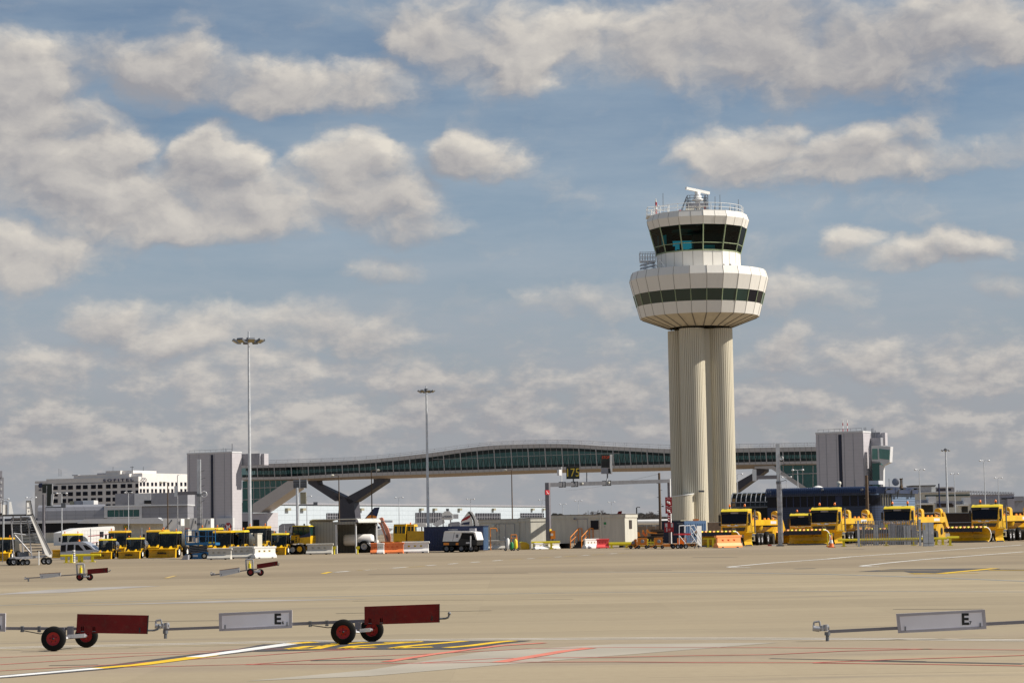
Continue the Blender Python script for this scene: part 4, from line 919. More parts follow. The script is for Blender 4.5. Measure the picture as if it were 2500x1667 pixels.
# ------------------------------------------------------------ white cargo shed (receding to the right)
A_ = Vector((xat(640, 880, 10), 880, 0)); B_ = Vector((xat(1340, 1220, 10), 1220, 0)); ah = math.degrees(math.atan2(B_.y-A_.y, B_.x-A_.x))
f = Fr(640, Y=880, a=ah, z=.67); o = thing('cargo_shed', 'long white gridded cargo shed in full sun beneath the bridge', 'shed', f)
Ls = f.loc(1340, 1260)[0]; hs = f.loc(645, 1231)[2]
nt_ = M['hangar_panel'].node_tree
MB().bx(-8, Ls, 0, 40, 0, hs).build('wall', 'hangar_panel', o); MB().bx(-8.5, Ls+.5, -.5, 41, hs+.003, hs+.7).build('roof_edge', 'grey_mid', o)
for (xa, xb, ya, yb) in ((653,665,1252,1283),(797,829,1252,1267),(851,874,1251,1267),(1014,1077,1251,1275),(1160,1221,1252,1270),(1270,1327,1252,1262),(1080,1082,1251,1275)):
    mb = MB(); p = f.loc(xa, 1260); q = f.loc(xb, 1260); mb.bx(p[0], q[0], -.3, .1, f.loc(xb, yb)[2], f.loc(xb, ya)[2]); wn = mb.build('window_band', 'dark_glass', o)
    mb = MB(); n_ = max(2, int((xb-xa)/4))
    for i in range(n_): x = p[0]+(q[0]-p[0])*i/n_; mb.bx(x-.2, x+.2, -.4, -.3, f.loc(xb, yb)[2], f.loc(xb, ya)[2])
    z_ = (f.loc(xb, yb)[2]+f.loc(xb, ya)[2])/2; mb.bx(p[0], q[0], -.36, -.3, z_-.08, z_+.08); mb.build('window_bar', 'grey_mid', wn)
for px in (658, 737, 880, 1026, 1059, 1120, 1203, 1298, 1325, 700):
    q = f.loc(px, 1243); MB().bx(q[0]-1.6, q[0]+1.6, -1.2, .1, q[2]-.5, q[2]+.5).build('wall_light', 'cabinet_olive', o)
# vans / crates parked before it
for px0, px1, yt, lab in ((680, 722, 1277, 'grey humped ground equipment cover low in front of the cargo shed left'), (1093, 1125, 1273, 'grey covered cargo pallet low in front of the cargo shed right')):
    f, o = bld('covered_pallet', lab, 'covered load', px0, 700); mb = MB(); pp(mb, f, [(px0,1300),(px0+1,yt+6),(px0+8,yt+1),(px1-4,yt),(px1,yt+6),(px1,1300)], 0, 5); mb.build('cover', 'grey_mid', o); mb = MB(); pbg(mb, f, px0+2, px1-2, 1300, .5, 4.5); mb.build('pallet', 'galv_dark', o)

# ------------------------------------------------------------ blue canteen building
f = Fr(2146, Y=262, a=-25); o = thing('blue_building', 'dark blue ribbed building with rounded eaves and dark window band beside the control tower', 'building', f)
w = -f.loc(1874, 1260)[0]; d = f.side(2233, 1260)[1]; zt = f.loc(2140, 1187)[2]; ze = f.loc(2140, 1206)[2]; zw0 = f.loc(2100, 1234)[2]; zw1 = f.loc(2100, 1208)[2]
def roundcorner(y_of, n=6, r=1.6):   # plan outline with a rounded front right corner
    pts = [(-w, 0)]
    for i in range(n+1): t = -PI/2+PI/2*i/n; pts.append((-r+r*math.cos(t), r+r*math.sin(t)))
    return pts+[(0, d), (-w, d)]
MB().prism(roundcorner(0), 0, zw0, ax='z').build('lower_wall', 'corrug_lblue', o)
MB().prism([(x*1, y) if i else (x, y) for i, (x, y) in enumerate(roundcorner(0))], zw0+.004, zw1, ax='z').build('window_band', 'dark_glass', o)
mb = MB(); zi = zt-ze; R_ = min(1.5, zi*.75); 
prf = [(-.55, ze), (-.6, ze+.25)]+[(-.6+R_*(1-math.cos(t)), zt-R_+R_*math.sin(t)) for t in [PI/2*i/6 for i in range(7)]]
nr = int(w/.24); 
for i in range(nr):
    x = -w+w*(i/nr); pr = [(y+(.0), z) for y, z in prf]
    mb.sheet(pr, x, x+w/nr*.62, .05); pr2 = [(y+.09, z-.02) for y, z in prf]; mb.sheet(pr2, x+w/nr*.62, x+w/nr, .05)
ev = mb.build('ribbed_eave', 'blue_roof', o)
mb = MB(); 
mb.prism([(x*1.0, y-.001) for x, y in roundcorner(0, r=1.9)], zw1+.004, ze+.1, ax='z'); mb.build('fascia', 'blue_wall', o)
mb = MB(); mb.prism([(-w+.2, .9), (-.4, .9), (.55, 1.6), (.55, d), (-w+.2, d)], ze+.11, zt-.02, ax='z'); mb.build('roof', 'blue_roof', o)
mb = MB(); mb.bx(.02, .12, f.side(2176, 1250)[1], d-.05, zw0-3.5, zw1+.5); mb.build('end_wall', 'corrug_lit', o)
mb = MB(); 
for px in (1920,1937,1954,1971,1988,2003,2020,2055,2075,2095,2115): x = f.loc(px, 1220)[0]; mb.bx(x-.06, x+.06, -.03, .1, zw0, zw1)
mb.build('window_bar', 'navy', o)
mb = MB(); mb.bx(f.loc(2040,1220)[0], f.loc(2056,1220)[0], -.05, .1, zw0, zw1); mb.build('blue_panel', 'navy', o)
mb = MB()
for px in (2154, 2160, 2166, 2172): y = f.side(px, 1215)[1]; MB().bx(.0, .06, y-.05, y+.05, zw0, zw1).build('curtain', 'cabinet_olive', o)
for px in (2160, 2192, 2225):
    y = f.side(px, 1200, .7)[1]; z = f.side(px, 1194, .7)[2]; mb = MB(); mb.path([(.6, y, z-1.1), (.75, y, z-.1), (1.1, y+.5, z)], .05, 5); mb.bx(.9, 1.3, y+.3, y+1.3, z-.06, z+.12); mb.build('wall_lamp', 'black', o)
for px in (2007, 2104): q = f.loc(px, 1195, -.7); MB().lathe([(.15, -.1), (.15, .1)], 10, c=(q[0], q[1], q[2]), ax='y').build('bulkhead_lamp', 'galv_dark', o)
q = f.loc(2048, 1184, 4); MB().lathe([(.25, q[2]-.5), (.18, q[2]+.0), (.3, q[2]+.15), (.27, q[2]+.4), (.1, q[2]+.45)], 12, c=(q[0], 4, 0)).build('roof_vent', 'cabinet_pale', o)
q = f.loc(1997, 1184, 3); MB().lathe([(.75, q[2]-.5), (.6, q[2]-.25), (.3, q[2]-.1), (.05, q[2]-.05)], 14, c=(q[0], 3, 0)).build('skylight_dome', 'white_paint', o)
mb = MB(); pb(mb, f, 2122, 2145, 1173, 1182, 3, 5); mb.build('roof_cabinet', 'grey_light', o)
q = f.loc(2186, 1178, 8); MB().lathe([(.0, 0), (.25, .03), (.42, .1), (.46, .14)], 16, c=(q[0], 8, q[2]+.1), ax='y', cap=False).build('satellite_dish', 'grey_mid', o)
q = f.loc(2200, 1185, 6); MB().lathe([(.25, q[2]-.3), (.12, q[2]+.1), (.11, q[2]+.7), (.18, q[2]+.72), (.18, q[2]+.85)], 10, c=(q[0], 6, 0)).build('flue', 'wood', o)
mb = MB(); 
for px, yy in ((2171,1168),(2150,1176),(2204,1166),(2088,1171)): a = f.loc(px, 1188, 4); MB().tube(a, (a[0], 4, f.loc(px, yy, 4)[2]), .04, n=4).build('roof_aerial', 'galv_dark', o)
# covered link
f = Fr(1878, Y=272, a=-18); o = thing('covered_walkway', 'barrel roofed smoked plastic walkway between the control tower and the blue building', 'walkway', f)
x0 = f.loc(1785, 1230)[0]; x1 = 0.2; zt = f.loc(1830, 1203)[2]; zb = f.loc(1830, 1237)[2]
prf = [(0, zb), (0, zt-1.5)]+[(1.5*(1-math.cos(t)), zt-1.5+1.5*math.sin(t)) for t in [PI/2*i/5 for i in range(1, 6)]]+[(3, zt)]
MB().sheet(prf, x0, x1, .03).build('smoked_shell', 'smoke_glass', o)
mb = MB(); 
for i in range(9): x = x0+(x1-x0)*i/8; mb.path([(x, y-.06, z+.03) for y, z in prf], .07, 5)
mb.tube((x0, -.05, f.loc(1830, 1226)[2]), (x1, -.05, f.loc(1830, 1226)[2]), .07, n=4); mb.tube((x0, -.06, zb), (x1, -.06, zb), .09, n=4); mb.build('rib', 'galv_dark', o)
MB().bx(x0, x1, .1, 3, 0, zb-.1).build('base_wall', 'dark_in', o); MB().bx(x0, x1, 2.9, 3.1, zb, zt-.2).build('rear_wall', 'cabinet_olive', o)
f = Fr(1790, Y=262); o = thing('brick_wall', 'low brown brick wall between the shaft of the tower and first plough truck', 'wall', f)
mb = MB(); pbg(mb, f, 1728, 1775, 1275, 0, .4); mb.build('brickwork', 'brick', o); mb = MB(); pb(mb, f, 1728, 1775, 1274, 1275, -.05, .45); mb.build('coping', 'cabin', o)

# ------------------------------------------------------------ distant terminal on the right
def rects(name, label, cat_, Y, parts, a=0, group=None):
    f = Fr(parts[0][1], Y=Y, a=a); o = thing(name, label, cat_, f, group); made = {}
    for nm, xa, xb, ya, yb, d0, d1, mt in parts:
        mb = MB()
        if yb is None: pbg(mb, f, xa, xb, ya, d0, d1)
        else: pb(mb, f, xa, xb, ya, yb, d0, d1)
        mb.build(nm, mt, o)
    return f, o
rects('far_terminal', 'distant pale terminal block with dark roof just right of the blue building', 'terminal', 620, [('wall',2226,2368,1200,None,0,14,'cabin'),('upper_block',2228,2284,1186,1200,3,12,'grey_mid'),('roof_edge',2227,2285,1184,1186,2.5,12,'black'),('side_panel',2274,2284,1187,1200,2.8,3,'grey_light'),('window_band',2258,2368,1207,1211,-.1,.1,'dark_glass_green'),('fascia',2226,2368,1200,1202,-.3,0,'grey_light')])
rects('far_terminal', 'distant terminal roof block with dark window line behind the tallest lamp mast', 'terminal', 700, [('wall',2286,2330,1190,1203,0,9,'grey_mid'),('window_line',2287,2322,1193,1197,-.1,.1,'navy_deep'),('roof_edge',2290,2328,1188,1190,-.4,8,'grey_light')])
rects('far_terminal', 'far low grey pier running to the right edge with a lattice of roof rails', 'terminal', 760, [('wall',2366,2540,1215,None,0,14,'grey_mid'),('upper_wall',2364,2476,1207,1216,1,12,'grey_clad'),('roof_edge',2364,2478,1205.5,1207,.5,12,'grey_light'),('dark_band',2445,2476,1215,1218,-.1,.1,'black'),('end_block',2476,2500,1211,1222,-1,8,'grey_mid'),('side_wall',2460,2477,1217,1250,-2,3,'grey_clad')])
f = Fr(2340, Y=755); mb = MB()
for i in range(22):
    x = f.loc(2334+i*6.6, 1200)[0]; z0 = f.loc(2334+i*6.6, 1206+i*.1)[2]; z1 = f.loc(2334+i*6.6, 1196+i*.25)[2]; mb.tube((x, 2, z0), (x, 2, z1), .08, n=4); mb.tube((x, 2, z0), (x+.9, 2, z1), .06, n=4)
for yy in (1197, 1200): mb.tube(f.loc(2334, yy, 2), f.loc(2474, yy+4.5, 2), .08, n=4)
o = mb.build('roof_rails', 'galv'); tag(o, 'long lattice of thin roof rails over the far right pier', 'railing', f=f)
for i, (xa, xm, xb, yt, ym) in enumerate(((2232,2267,2286,1211,1227),(2334,2354,2371,1214,1230))):
    rects('airbridge', ['pale airbridge with boxy white head in front of the far terminal, nearest the blue building', 'pale airbridge with boxy white head just left of the rightmost plough truck cab'][i], 'airbridge', 500, [('tunnel',xa,xb,ym-8,ym,1,5,'grey_mid'),('head',xm,xb-1,yt,ym,-1,2,'grey_light'),('lower_cab',xa+12,xb-2,ym+2,1252,0,4,'cabin'),('dark_opening',xa+14,xb-8,ym+6,1250,-.1,.1,'dark_in'),('canopy',xa+8,xb-6,ym+1,ym+4,-1.2,3,'white_paint'),('support_leg',xa+20,xa+24,1252,None,1,2,'galv')], group='airbridges at the far right terminal')
rects('service_block', 'small maroon and grey service block between the two far right airbridges', 'building', 540, [('wall',2284,2332,1222,1238,0,5,'grey_mid'),('maroon_wall',2288,2328,1228,1238,-.2,.1,'brown_wall'),('base',2284,2332,1238,None,-.5,4,'cabin')])
f = Fr(2300, Y=330); o = thing('boundary_wall', 'long dark brown wall behind the plough trucks at the right', 'wall', f)
mb = MB(); pbg(mb, f, 2215, 2560, 1252, 0, .5); mb.build('wall_face', 'brown_wall', o); mb = MB(); pb(mb, f, 2215, 2560, 1250, 1252, -.15, .65); mb.build('coping', 'galv_dark', o)
f = Fr(2340, Y=325); mb = MB()
for i in range(16):
    x = f.loc(2308+i*4, 1290)[0]; mb.prism([(x, 0), (x+.09, 0), (x+.09, f.loc(2340,1284)[2]), (x+.045, f.loc(2340,1281)[2]), (x, f.loc(2340,1284)[2])], 0, .03)
mb.tube((f.loc(2306,1290)[0], .05, 1.5), (f.loc(2372,1290)[0], .05, 1.5), .04, n=4); tag(mb.build('palisade_fence', 'galv_dark'), 'short dark palisade fence in front of the brown wall by the last truck', 'fence', f=f)

# ------------------------------------------------------------ masts and lamps
def flood_mast(px, yt, yb, Y, rhead, label, nl=8, fat=1.0):
    f = Fr(px, Y=Y); h = f.loc(px-(yb-yt)*.008, yt)[2]; o = thing('floodlight_mast', label, 'light mast', f, 'tall floodlight masts')
    r = 5.2/f.s/2*1.1*fat
    MB().tube((0,0,0), (0,0,h*.98), r*1.15, r*.62, n=12).tube((0,0,h*.98), (0,0,h), r*.5, n=10).build('post', 'pole_grey', o)
    zh = h-rhead*.62
    MB().lathe([(rhead*.55, zh), (rhead*.55, zh+.09)], 16, cap=False).lathe([(r*1.4, zh-.1), (r*1.4, zh+.3)], 10).join(MB().tube((-rhead*.9,0,zh), (rhead*.9,0,zh), .05, n=4)).join(MB().tube((0,-rhead*.8,zh), (0,rhead*.8,zh), .05, n=4)).build('head_ring', 'galv_dark', o)
    for i in range(nl):
        t = 2*PI*i/nl+.3; mb = MB(); k = rhead*.36; mb.bx(-k*.5, k*.5, -k*.62, k*.62, -k*.2, k*.2); ml = MB().bx(-k*.45, k*.45, -k*.57, k*.57, -k*.24, -k*.202)
        Mx = Matrix.Translation((rhead*.9*math.cos(t), rhead*.9*math.sin(t), zh-.05)) @ Matrix.Rotation(t, 4, 'Z') @ Matrix.Rotation(-.55, 4, 'Y')
        fl = mb.xf(Mx).build('floodlight', 'galv_dark', o); ml.xf(Mx).build('lens', 'lamp_lens', fl)
    return o
flood_mast(611, 809, 1350, 232, 1.55, 'tallest floodlight mast with round head standing behind the white barriers at left', 8, 1.4)
flood_mast(1046, 942, 1330, 290, 1.05, 'slim floodlight mast with round head rising behind the blue container in the middle', 8, 1.2)
flood_mast(2315, 1092, 1270, 420, .85, 'floodlight mast with round head near the far right terminal', 6)
def arm_lamp(px, yt, yb, Y, label, arms=2, aw=.9, r=.09, group='double arm apron lamps', tall=None, side=1, nm='apron_lamp', mt='pole_grey', head='steel_white'):
    f = Fr(px, Y=Y); h = f.loc(px-(yb-yt)*.006, yt)[2]; o = thing(nm, label, 'lamp post', f, group)
    MB().tube((0,0,0), (0,0,h), r*1.3, r*.8, n=8).build('post', mt, o)
    for s_ in ((-1, 1) if arms == 2 else (side,)):
        MB().path([(0,0,h-.05), (s_*aw*.5, -.1, h+.05), (s_*aw, -.2, h)], r*.45, 5).build('arm', mt, o)
        MB().lathe([(.02, -.30*aw), (.16*aw, -.22*aw), (.2*aw, 0), (.17*aw, .25*aw), (.03, .34*aw)], 8, c=(s_*aw*1.15, -.25, h), ax='x').build('lamp_head', head, o)
    return o
for px, yt, Y, lab in ((2249,1146,330,'double arm lamp over the far terminal just right of the blue building'), (2334,1156,400,'double arm lamp right of the round headed mast at the far right'), (2408,1124,330,'tall double arm lamp above the cab of the rightmost plough truck'), (2441,1166,430,'double arm lamp nearest the right edge'), (1951,1147,520,'double arm lamp in front of the teal glazing by the right tower block'), (1923,1164,600,'small dark double arm lamp just left of the bright lamp under the bridge'), (1803,1157,560,'thin lamp right beside the ribbed tower shaft'),
                       (1375,1230,900,'distant twin floodlight pole above the cabin roofs, second from the gantry post'), (1413,1222,860,'tallest of the distant poles above the cabin roofs, with two rows of lamps'), (1494,1225,880,'distant pole just left of the red tail fin'), (1325,1220,800,'distant lamp pole showing left of the gantry post'), (1150,1218,760,'distant lamp pole above the airline tail with red and blue stripes'), (975,1214,740,'distant lamp pole right of the navy tail fin'), (750,1211,640,'distant lamp pole beside the stand sign under the bridge'),
                       (151,1204,300,'slim white lamp pole with junction box in front of the hotel'), (314,1202,430,'slim lamp pole in front of the terminal teal windows'), (9,1218,300,'slim lamp pole at the left edge behind the stairs'), (76,1214,560,'distant lamp behind the passenger stairs')):
    arm_lamp(px, yt, 1300, Y, lab, aw=.55 if Y < 450 else 1.0, r=.07 if Y < 450 else .11)
for px, yt, Y, lab, sd in ((829,1160,300,'street lamp with arm to the left in front of the bridge pier',-1), (909,1148,295,'street lamp with arm to the right beside the navy tail fin',1), (1252,1147,300,'street lamp with arm to the left between the slim mast and the gantry',-1), (410,1177,300,'street lamp with arm to the left in front of the lit hotel wing',-1)):
    arm_lamp(px, yt, 1330, Y, lab, arms=1, aw=.75, r=.08, side=sd, group='single arm street lamps', nm='street_lamp', mt='wood', head='cabinet_pale')
arm_lamp(434, 1160, 1330, 300, 'thin dark pole standing just right of the left most street lamp', arms=1, aw=.2, r=.07, group=None, nm='thin_pole', mt='galv')
arm_lamp(1556, 1238, 1330, 245, 'short black lamp post at the end of the long cabin', arms=1, aw=.25, r=.08, group=None, nm='short_lamp', mt='black', head='black')
for px, yt, yb, Y, r, lab, m_ in ((1613,1154,1312,250,.17,'bare wooden pole with climbing pegs left of the red sign post','wood'), (2120,1160,1262,232,.2,'dark wooden pole in front of the blue building','wood'), (2296,1180,1250,320,.13,'dark navy pole left of the round headed mast at the far right','navy')):
    f = Fr(px, Y=Y); h = f.loc(px-2, yt)[2]; o = thing('wooden_pole', lab, 'pole', f)
    MB().tube((0,0,0), (-.0,0,h), r, r*.75, n=8).build('pole_shaft', m_, o)
    mb = MB()
    for k in range(6): z = h*(.35+.1*k); mb.tube((-.3 if k % 2 else 0, 0, z), (0 if k % 2 else .3, 0, z), .025, n=4)
    mb.build('climbing_peg', 'galv_dark', o)
# overhead wire from the wooden pole
f = Fr(1613, Y=250); P_ = Vector(f.loc(1611, 1156)); mb = MB(); Q_ = Vector((xat(1380, 600, 12), 600, 12))-f.o; pts = []
for i in range(13): t = i/12; p = P_.lerp(Q_, t); p.z -= 4*t*(1-t)*.35; pts.append(p)
mb.path(pts, .014, 4); tag(mb.build('overhead_wire', 'galv_dark'), 'thin overhead wire sagging left from the wooden pole', 'wire', f=f)

# ------------------------------------------------------------ bare trees
def bare_tree(seed, h):
    random.seed(seed); trunk = MB(); tw = MB()
    def grow(p, d, L, r, lv):
        q = p+d*L; (trunk if lv < 2 else tw).tube(p, q, r, r*.65, n=5 if lv < 2 else 3, caps=False)
        if lv >= 5: return
        for i in range(3 if lv < 4 else 4):
            v = Vector((random.uniform(-1, 1), random.uniform(-1, 1), random.uniform(-.25, .7))); nd = (d*.75+v*.75).normalized()
            grow(p.lerp(q, random.uniform(.6, 1)), nd, L*random.uniform(.6, .8), max(r*.55, .035), lv+1)
    grow(Vector((0,0,0)), Vector((0,0,1)), h*.3, h*.02, 0)
    o = thing('bare_tree', 'leafless grey brown tree in the far row beyond the cabins', 'tree', None, 'bare trees on the horizon', loc=(0, 0, 0))
    trunk.build('trunk', 'bark', o); tw.build('crown', 'twig', o); return o
protos = [bare_tree(3, 10), bare_tree(11, 10), bare_tree(29, 10)]; random.seed(5)
spots = [(1345+i*9.3+random.uniform(-3, 3), random.uniform(.75, 1.2)) for i in range(21)]+[(1408, 1.35), (1455, 1.75), (1467, 1.6), (1573, 1.4), (1588, 1.55), (1604, 1.3), (1562, 1.15), (1625, 1.1), (1445, 1.3), (1560, .8)]
used = set()
for i, (px, s_) in enumerate(spots):
    k = i % 3; t = protos[k] if k not in used else copy_tree(protos[k]); used.add(k); Y = random.uniform(1120, 1240)
    t.location = (xat(px, Y, .67), Y, .67-1.0); t.rotation_euler = (0, 0, random.uniform(0, 6)); t.scale = (s_*.85, s_*.85, s_*.85)
f = Fr(1500, Y=1300); mb = MB(); random.seed(2); pts = []
for i in range(90):
    px = 1335+i*3.9; pts.append((px, 1267-random.uniform(6, 13)-4*math.sin(i*.23)))
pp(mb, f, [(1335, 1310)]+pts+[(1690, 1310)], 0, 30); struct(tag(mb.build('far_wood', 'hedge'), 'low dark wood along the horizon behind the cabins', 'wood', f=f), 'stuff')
def cA(u, v): return (u*.2296, 1080+v*.2296)
def cB(u, v): return (400+u*.2296, 1080+v*.2296)
def wheel_mb(r, wd, c, ax='y', n=20):
    """tyre mesh and rim mesh; the outer face looks towards -axis (y) or +axis (x)"""
    t = MB().lathe([(r*.55, -wd*.5), (r*.86, -wd*.52), (r*.97, -wd*.38), (r, 0), (r*.97, wd*.38), (r*.86, wd*.52), (r*.55, wd*.5), (r*.5, wd*.3), (r*.5, -wd*.3), (r*.55, -wd*.5)], n, c=c, ax=ax, cap=False)
    rm = MB().lathe([(r*.56, -wd*.40), (r*.52, -wd*.46), (r*.46, -wd*.30), (r*.2, -wd*.28), (r*.14, -wd*.42), (r*.1, -wd*.46), (.001, -wd*.46)], n, c=c, ax=ax, cap=False)
    if ax == 'x': rm.join(MB().lathe([(.001, wd*.46), (r*.1, wd*.46), (r*.14, wd*.42), (r*.2, wd*.28), (r*.46, wd*.30), (r*.52, wd*.46), (r*.56, wd*.40)], n, c=c, ax=ax, cap=False))
    return t, rm
def add_wheel(parent, r, wd, c, ax='y', rim='galv', name='wheel', n=20):
    t, rm = wheel_mb(r, wd, c, ax, n); o = t.build(name, 'rubber', parent); ro = rm.build('rim', rim, o)
    if rim == 'red_rim' and n > 24:
        h = MB().lathe([(.001, -wd*.5), (r*.09, -wd*.49), (r*.1, -wd*.3)], 12, c=c, ax='y', cap=False)
        for i in range(5): a = 2*PI*i/5+.4; h.lathe([(.001, -wd*.36), (.012, -wd*.35), (.014, -wd*.26)], 6, c=(c[0]+r*.27*math.cos(a), c[1], c[2]+r*.27*math.sin(a)), ax='y', cap=False)
        h.build('hub', 'black', ro)
    return o
# ------------------------------------------------------------ towed sign trailers in the foreground
def sign_trailer(label, px, Y, bars, white, red, wheels, bracket, ball=None, hitch=None, letter=None, loop=None, redtop=False, thick=.05, group='wheeled sign trailers with red and white boards', rim='red_rim'):
    f = Fr(px, Y=Y); o = thing('sign_trailer', label, 'trailer', f, group); s = f.s
    mb = MB()
    for (a, b, hpx) in bars:
        A, B = Vector(f.loc(*a)), Vector(f.loc(*b)); hh = hpx/s/2
        L_ = (B-A).length; m_ = MB().bx(0, L_, -hh*.8, hh*.8, -hh, hh); m_.xf(Matrix.Translation(A) @ Matrix.Rotation(-math.atan2(B.z-A.z, B.x-A.x), 4, 'Y')); mb.join(m_)
    if len(bars) == 2:
        A, B = Vector(f.loc(*bars[0][1])), Vector(f.loc(*bars[1][0])); mb.tube(A+Vector((-.1, .02, 0)), B+Vector((.1, .02, 0)), .028, n=4)
    mb.build('drawbar', 'frame_grey', o)
    if white:
        mb = MB(); pp(mb, f, white, -thick, 0); w_ = mb.build('white_board', 'grey_light' if redtop else 'grey_board', o)
        c = [sum(p[0] for p in white)/4, sum(p[1] for p in white)/4]; k = 7.5*s/105
        def inset(p): return (p[0]+(k if p[0] < c[0] else -k), p[1]+(k*.85 if p[1] < c[1] else -k*.85))
        if not redtop:
            mb = MB(); q = [inset(p) for p in white]
            for i in range(4): pp(mb, f, [white[i], white[(i+1) % 4], q[(i+1) % 4], q[i]], -thick-.012, -thick-.001)
            mb.build('board_edge', 'board_rim', w_)
        else:
            a, b = white[0], white[1]; mb = MB(); pp(mb, f, [a, b, (b[0], b[1]+1), (a[0], a[1]+1)], -thick-.01, -thick+.02); mb.build('red_edge', 'red_board', w_)
        mb = MB()
        for t in (.08, .93):
            x = white[3][0]*(1-t)+white[2][0]*t; y = white[3][1]*(1-t)+white[2][1]*t; hk = s/105; pp(mb, f, [(x-1.4*hk, y-15*hk), (x+1.4*hk, y-15*hk), (x+1.4*hk, y-5*hk), (x-1.4*hk, y-5*hk)], -thick-.03, -thick-.013)
        mb.build('clamp', 'galv_dark', w_)
        if letter:
            ch, sub, ex, ey, hpx = letter; q = f.loc(ex, ey, -thick-.004); cap = hpx/s
            text('board_letter', ch, cap/.70, 'letter_black', w_, (q[0], -thick-.006, q[2]), t=.002, bold=.012)
            q = f.loc(ex+13, ey+8, -thick-.004); text('board_number', sub, cap*.30/.70, 'letter_black', w_, (q[0], -thick-.006, q[2]), t=.002, bold=.002)
    if red:
        mb = MB(); pp(mb, f, red, -thick, 0); r_ = mb.build('red_board', 'red_board', o)
        mb = MB(); e = red; ks = s/105; pp(mb, f, [(e[1][0]-1.0*ks, e[1][1]), (e[1][0]+.8*ks, e[1][1]), (e[2][0]+.8*ks, e[2][1]), (e[2][0]-1.0*ks, e[2][1])], -thick-.004, .004)
        pp(mb, f, [(e[2][0]-20*ks, e[2][1]-16*ks), (e[2][0]-17*ks, e[2][1]-16*ks), (e[2][0]-17*ks, e[2][1]-4*ks), (e[2][0]-20*ks, e[2][1]-4*ks)], -thick-.03, -thick-.003); mb.build('board_bracket', 'black', r_)
    cs = []
    for (wx, wy, rp) in wheels:
        G_ = ground(wx, wy) if rp > 0 else None; P = G_-f.o; r = rp/ppm(G_); cs.append((P.x, P.y, P.z+r, r)); add_wheel(o, r, r*.55, (P.x, P.y, P.z+r), 'y', rim, n=28)
    if len(cs) == 2:
        a, b = cs; mid = ((a[0]+b[0])/2, (a[1]+b[1])/2); zb = a[2]+.0
        mb = MB().tube((a[0], a[1]+.1, zb), (b[0], b[1]-.1, b[2]), .045, n=6); zz = f.loc(bars[-1][0][0], bars[-1][0][1])[2]
        mb.bx(mid[0]-.06, mid[0]+.08, -.08, .08, zb-.03, zz+.02); mb.bx(mid[0]-.16, mid[0]-.12, -.1, .1, zb, zz); mb.build('axle', 'frame_grey', o)
    if s > 80 and len(cs) == 2:
        ax_ = (cs[0][0]+cs[1][0])/2; zb_ = f.loc(bars[-1][0][0], bars[-1][0][1])[2]; n0 = f.loc(bars[-1][0][0], bars[-1][0][1]) ; n1 = f.loc(bars[-1][1][0], bars[-1][1][1])
        zof = lambda x: n0[2]+(n1[2]-n0[2])*(x-n0[0])/(n1[0]-n0[0])
        for dx in (-1.15, -.75, .28, .55):
            x = ax_+dx; MB().bx(x-.012, x+.012, -.05, .05, zof(x)-.085, zof(x)+.055).bx(x+.03, x+.05, -.05, .05, zof(x)-.085, zof(x)+.055).bx(x-.02, x+.06, -.055, .055, zof(x)-.066, zof(x)-.052).build('u_bolt', 'galv_dark', o)
        MB().path([(ax_-1.1, -.04, zof(ax_-1.1)-.05), (ax_-.7, -.06, zof(ax_-.7)-.12), (ax_-.3, -.05, cs[0][3]+.12), (ax_-.05, -.05, cs[0][3]+.02)], .012, 5).build('brake_cable', 'black', o)
    if bracket:
        x0, x1, y0, y1 = bracket; mb = MB(); pp(mb, f, [(x0, y0+3*s/105), (x1, y0), (x1, y1-2*s/105), (x0, y1)], -.35, -.31); mb.tube(f.loc(x0, y1, -.33), (cs[0][0]+.1, cs[0][1]+.1, cs[0][2]), .025, n=5); mb.build('fender_bracket', 'steel_white', o)
    if ball:
        pts, rb = ball; mb = MB().path([f.loc(*p) for p in pts], rb*.75/s, 8); q = f.loc(*pts[-1]); R = rb*1.25/s
        mb.lathe([(.01, -R), (R*.7, -R*.7), (R, 0), (R*.7, R*.7), (.01, R)], 10, c=q); mb.build('tow_ball', 'galv_dark', o)
    if hitch:
        hx, hy, legx, leg0, leg1, k = hitch; mb = MB(); q = lambda x, y, d=0: f.loc(hx+x*k, hy+y*k, d)
        mb.path([q(0, 12), q(1, 1), q(13, -1), q(15, 9)], 2.2*k/s, 6); mb.tube(q(-1, 14, -.02), q(13, 16, -.02), 6.5*k/s, n=8); mb.tube(q(13, 14), q(34, 13), 5.2*k/s, n=8); mb.tube(q(27, 6), q(28, 20), 6*k/s, n=8); mb.tube(q(18, 8), q(19, 20), 5.5*k/s, n=8); mb.build('hitch', 'galv', o)
        if leg1: MB().tube(f.loc(legx, leg0), f.loc(legx, leg1), 3.8*k/s, n=8).join(MB().tube(f.loc(legx, leg0-3), f.loc(legx, leg0+5), 6.5*k/s, n=8)).build('jockey_leg', 'galv_dark', o)
    if loop:
        x0, x1, y0, y1, cx0, cx1, cy0, cy1 = loop; MB().path([f.loc(x0+1.5, y1, .2), f.loc(x0, y0, .2), f.loc(x1, y0, .2), f.loc(x1+1, y1, .2)], .045, 6).build('handle_loop', 'galv', o)
        mb = MB(); a = f.loc((cx0+cx1)/2, cy1, .15); b = f.loc((cx0+cx1)/2, cy0, .15); mb.tube(a, b, (cx1-cx0)/2/s, n=10); mb.tube(b, (b[0], b[1], b[2]+.12), .03, n=6); mb.build('ratchet_drum', 'rail_yellow', o)
    return o
Y2 = (ground(838, 1573).y+ground(908, 1566).y)/2
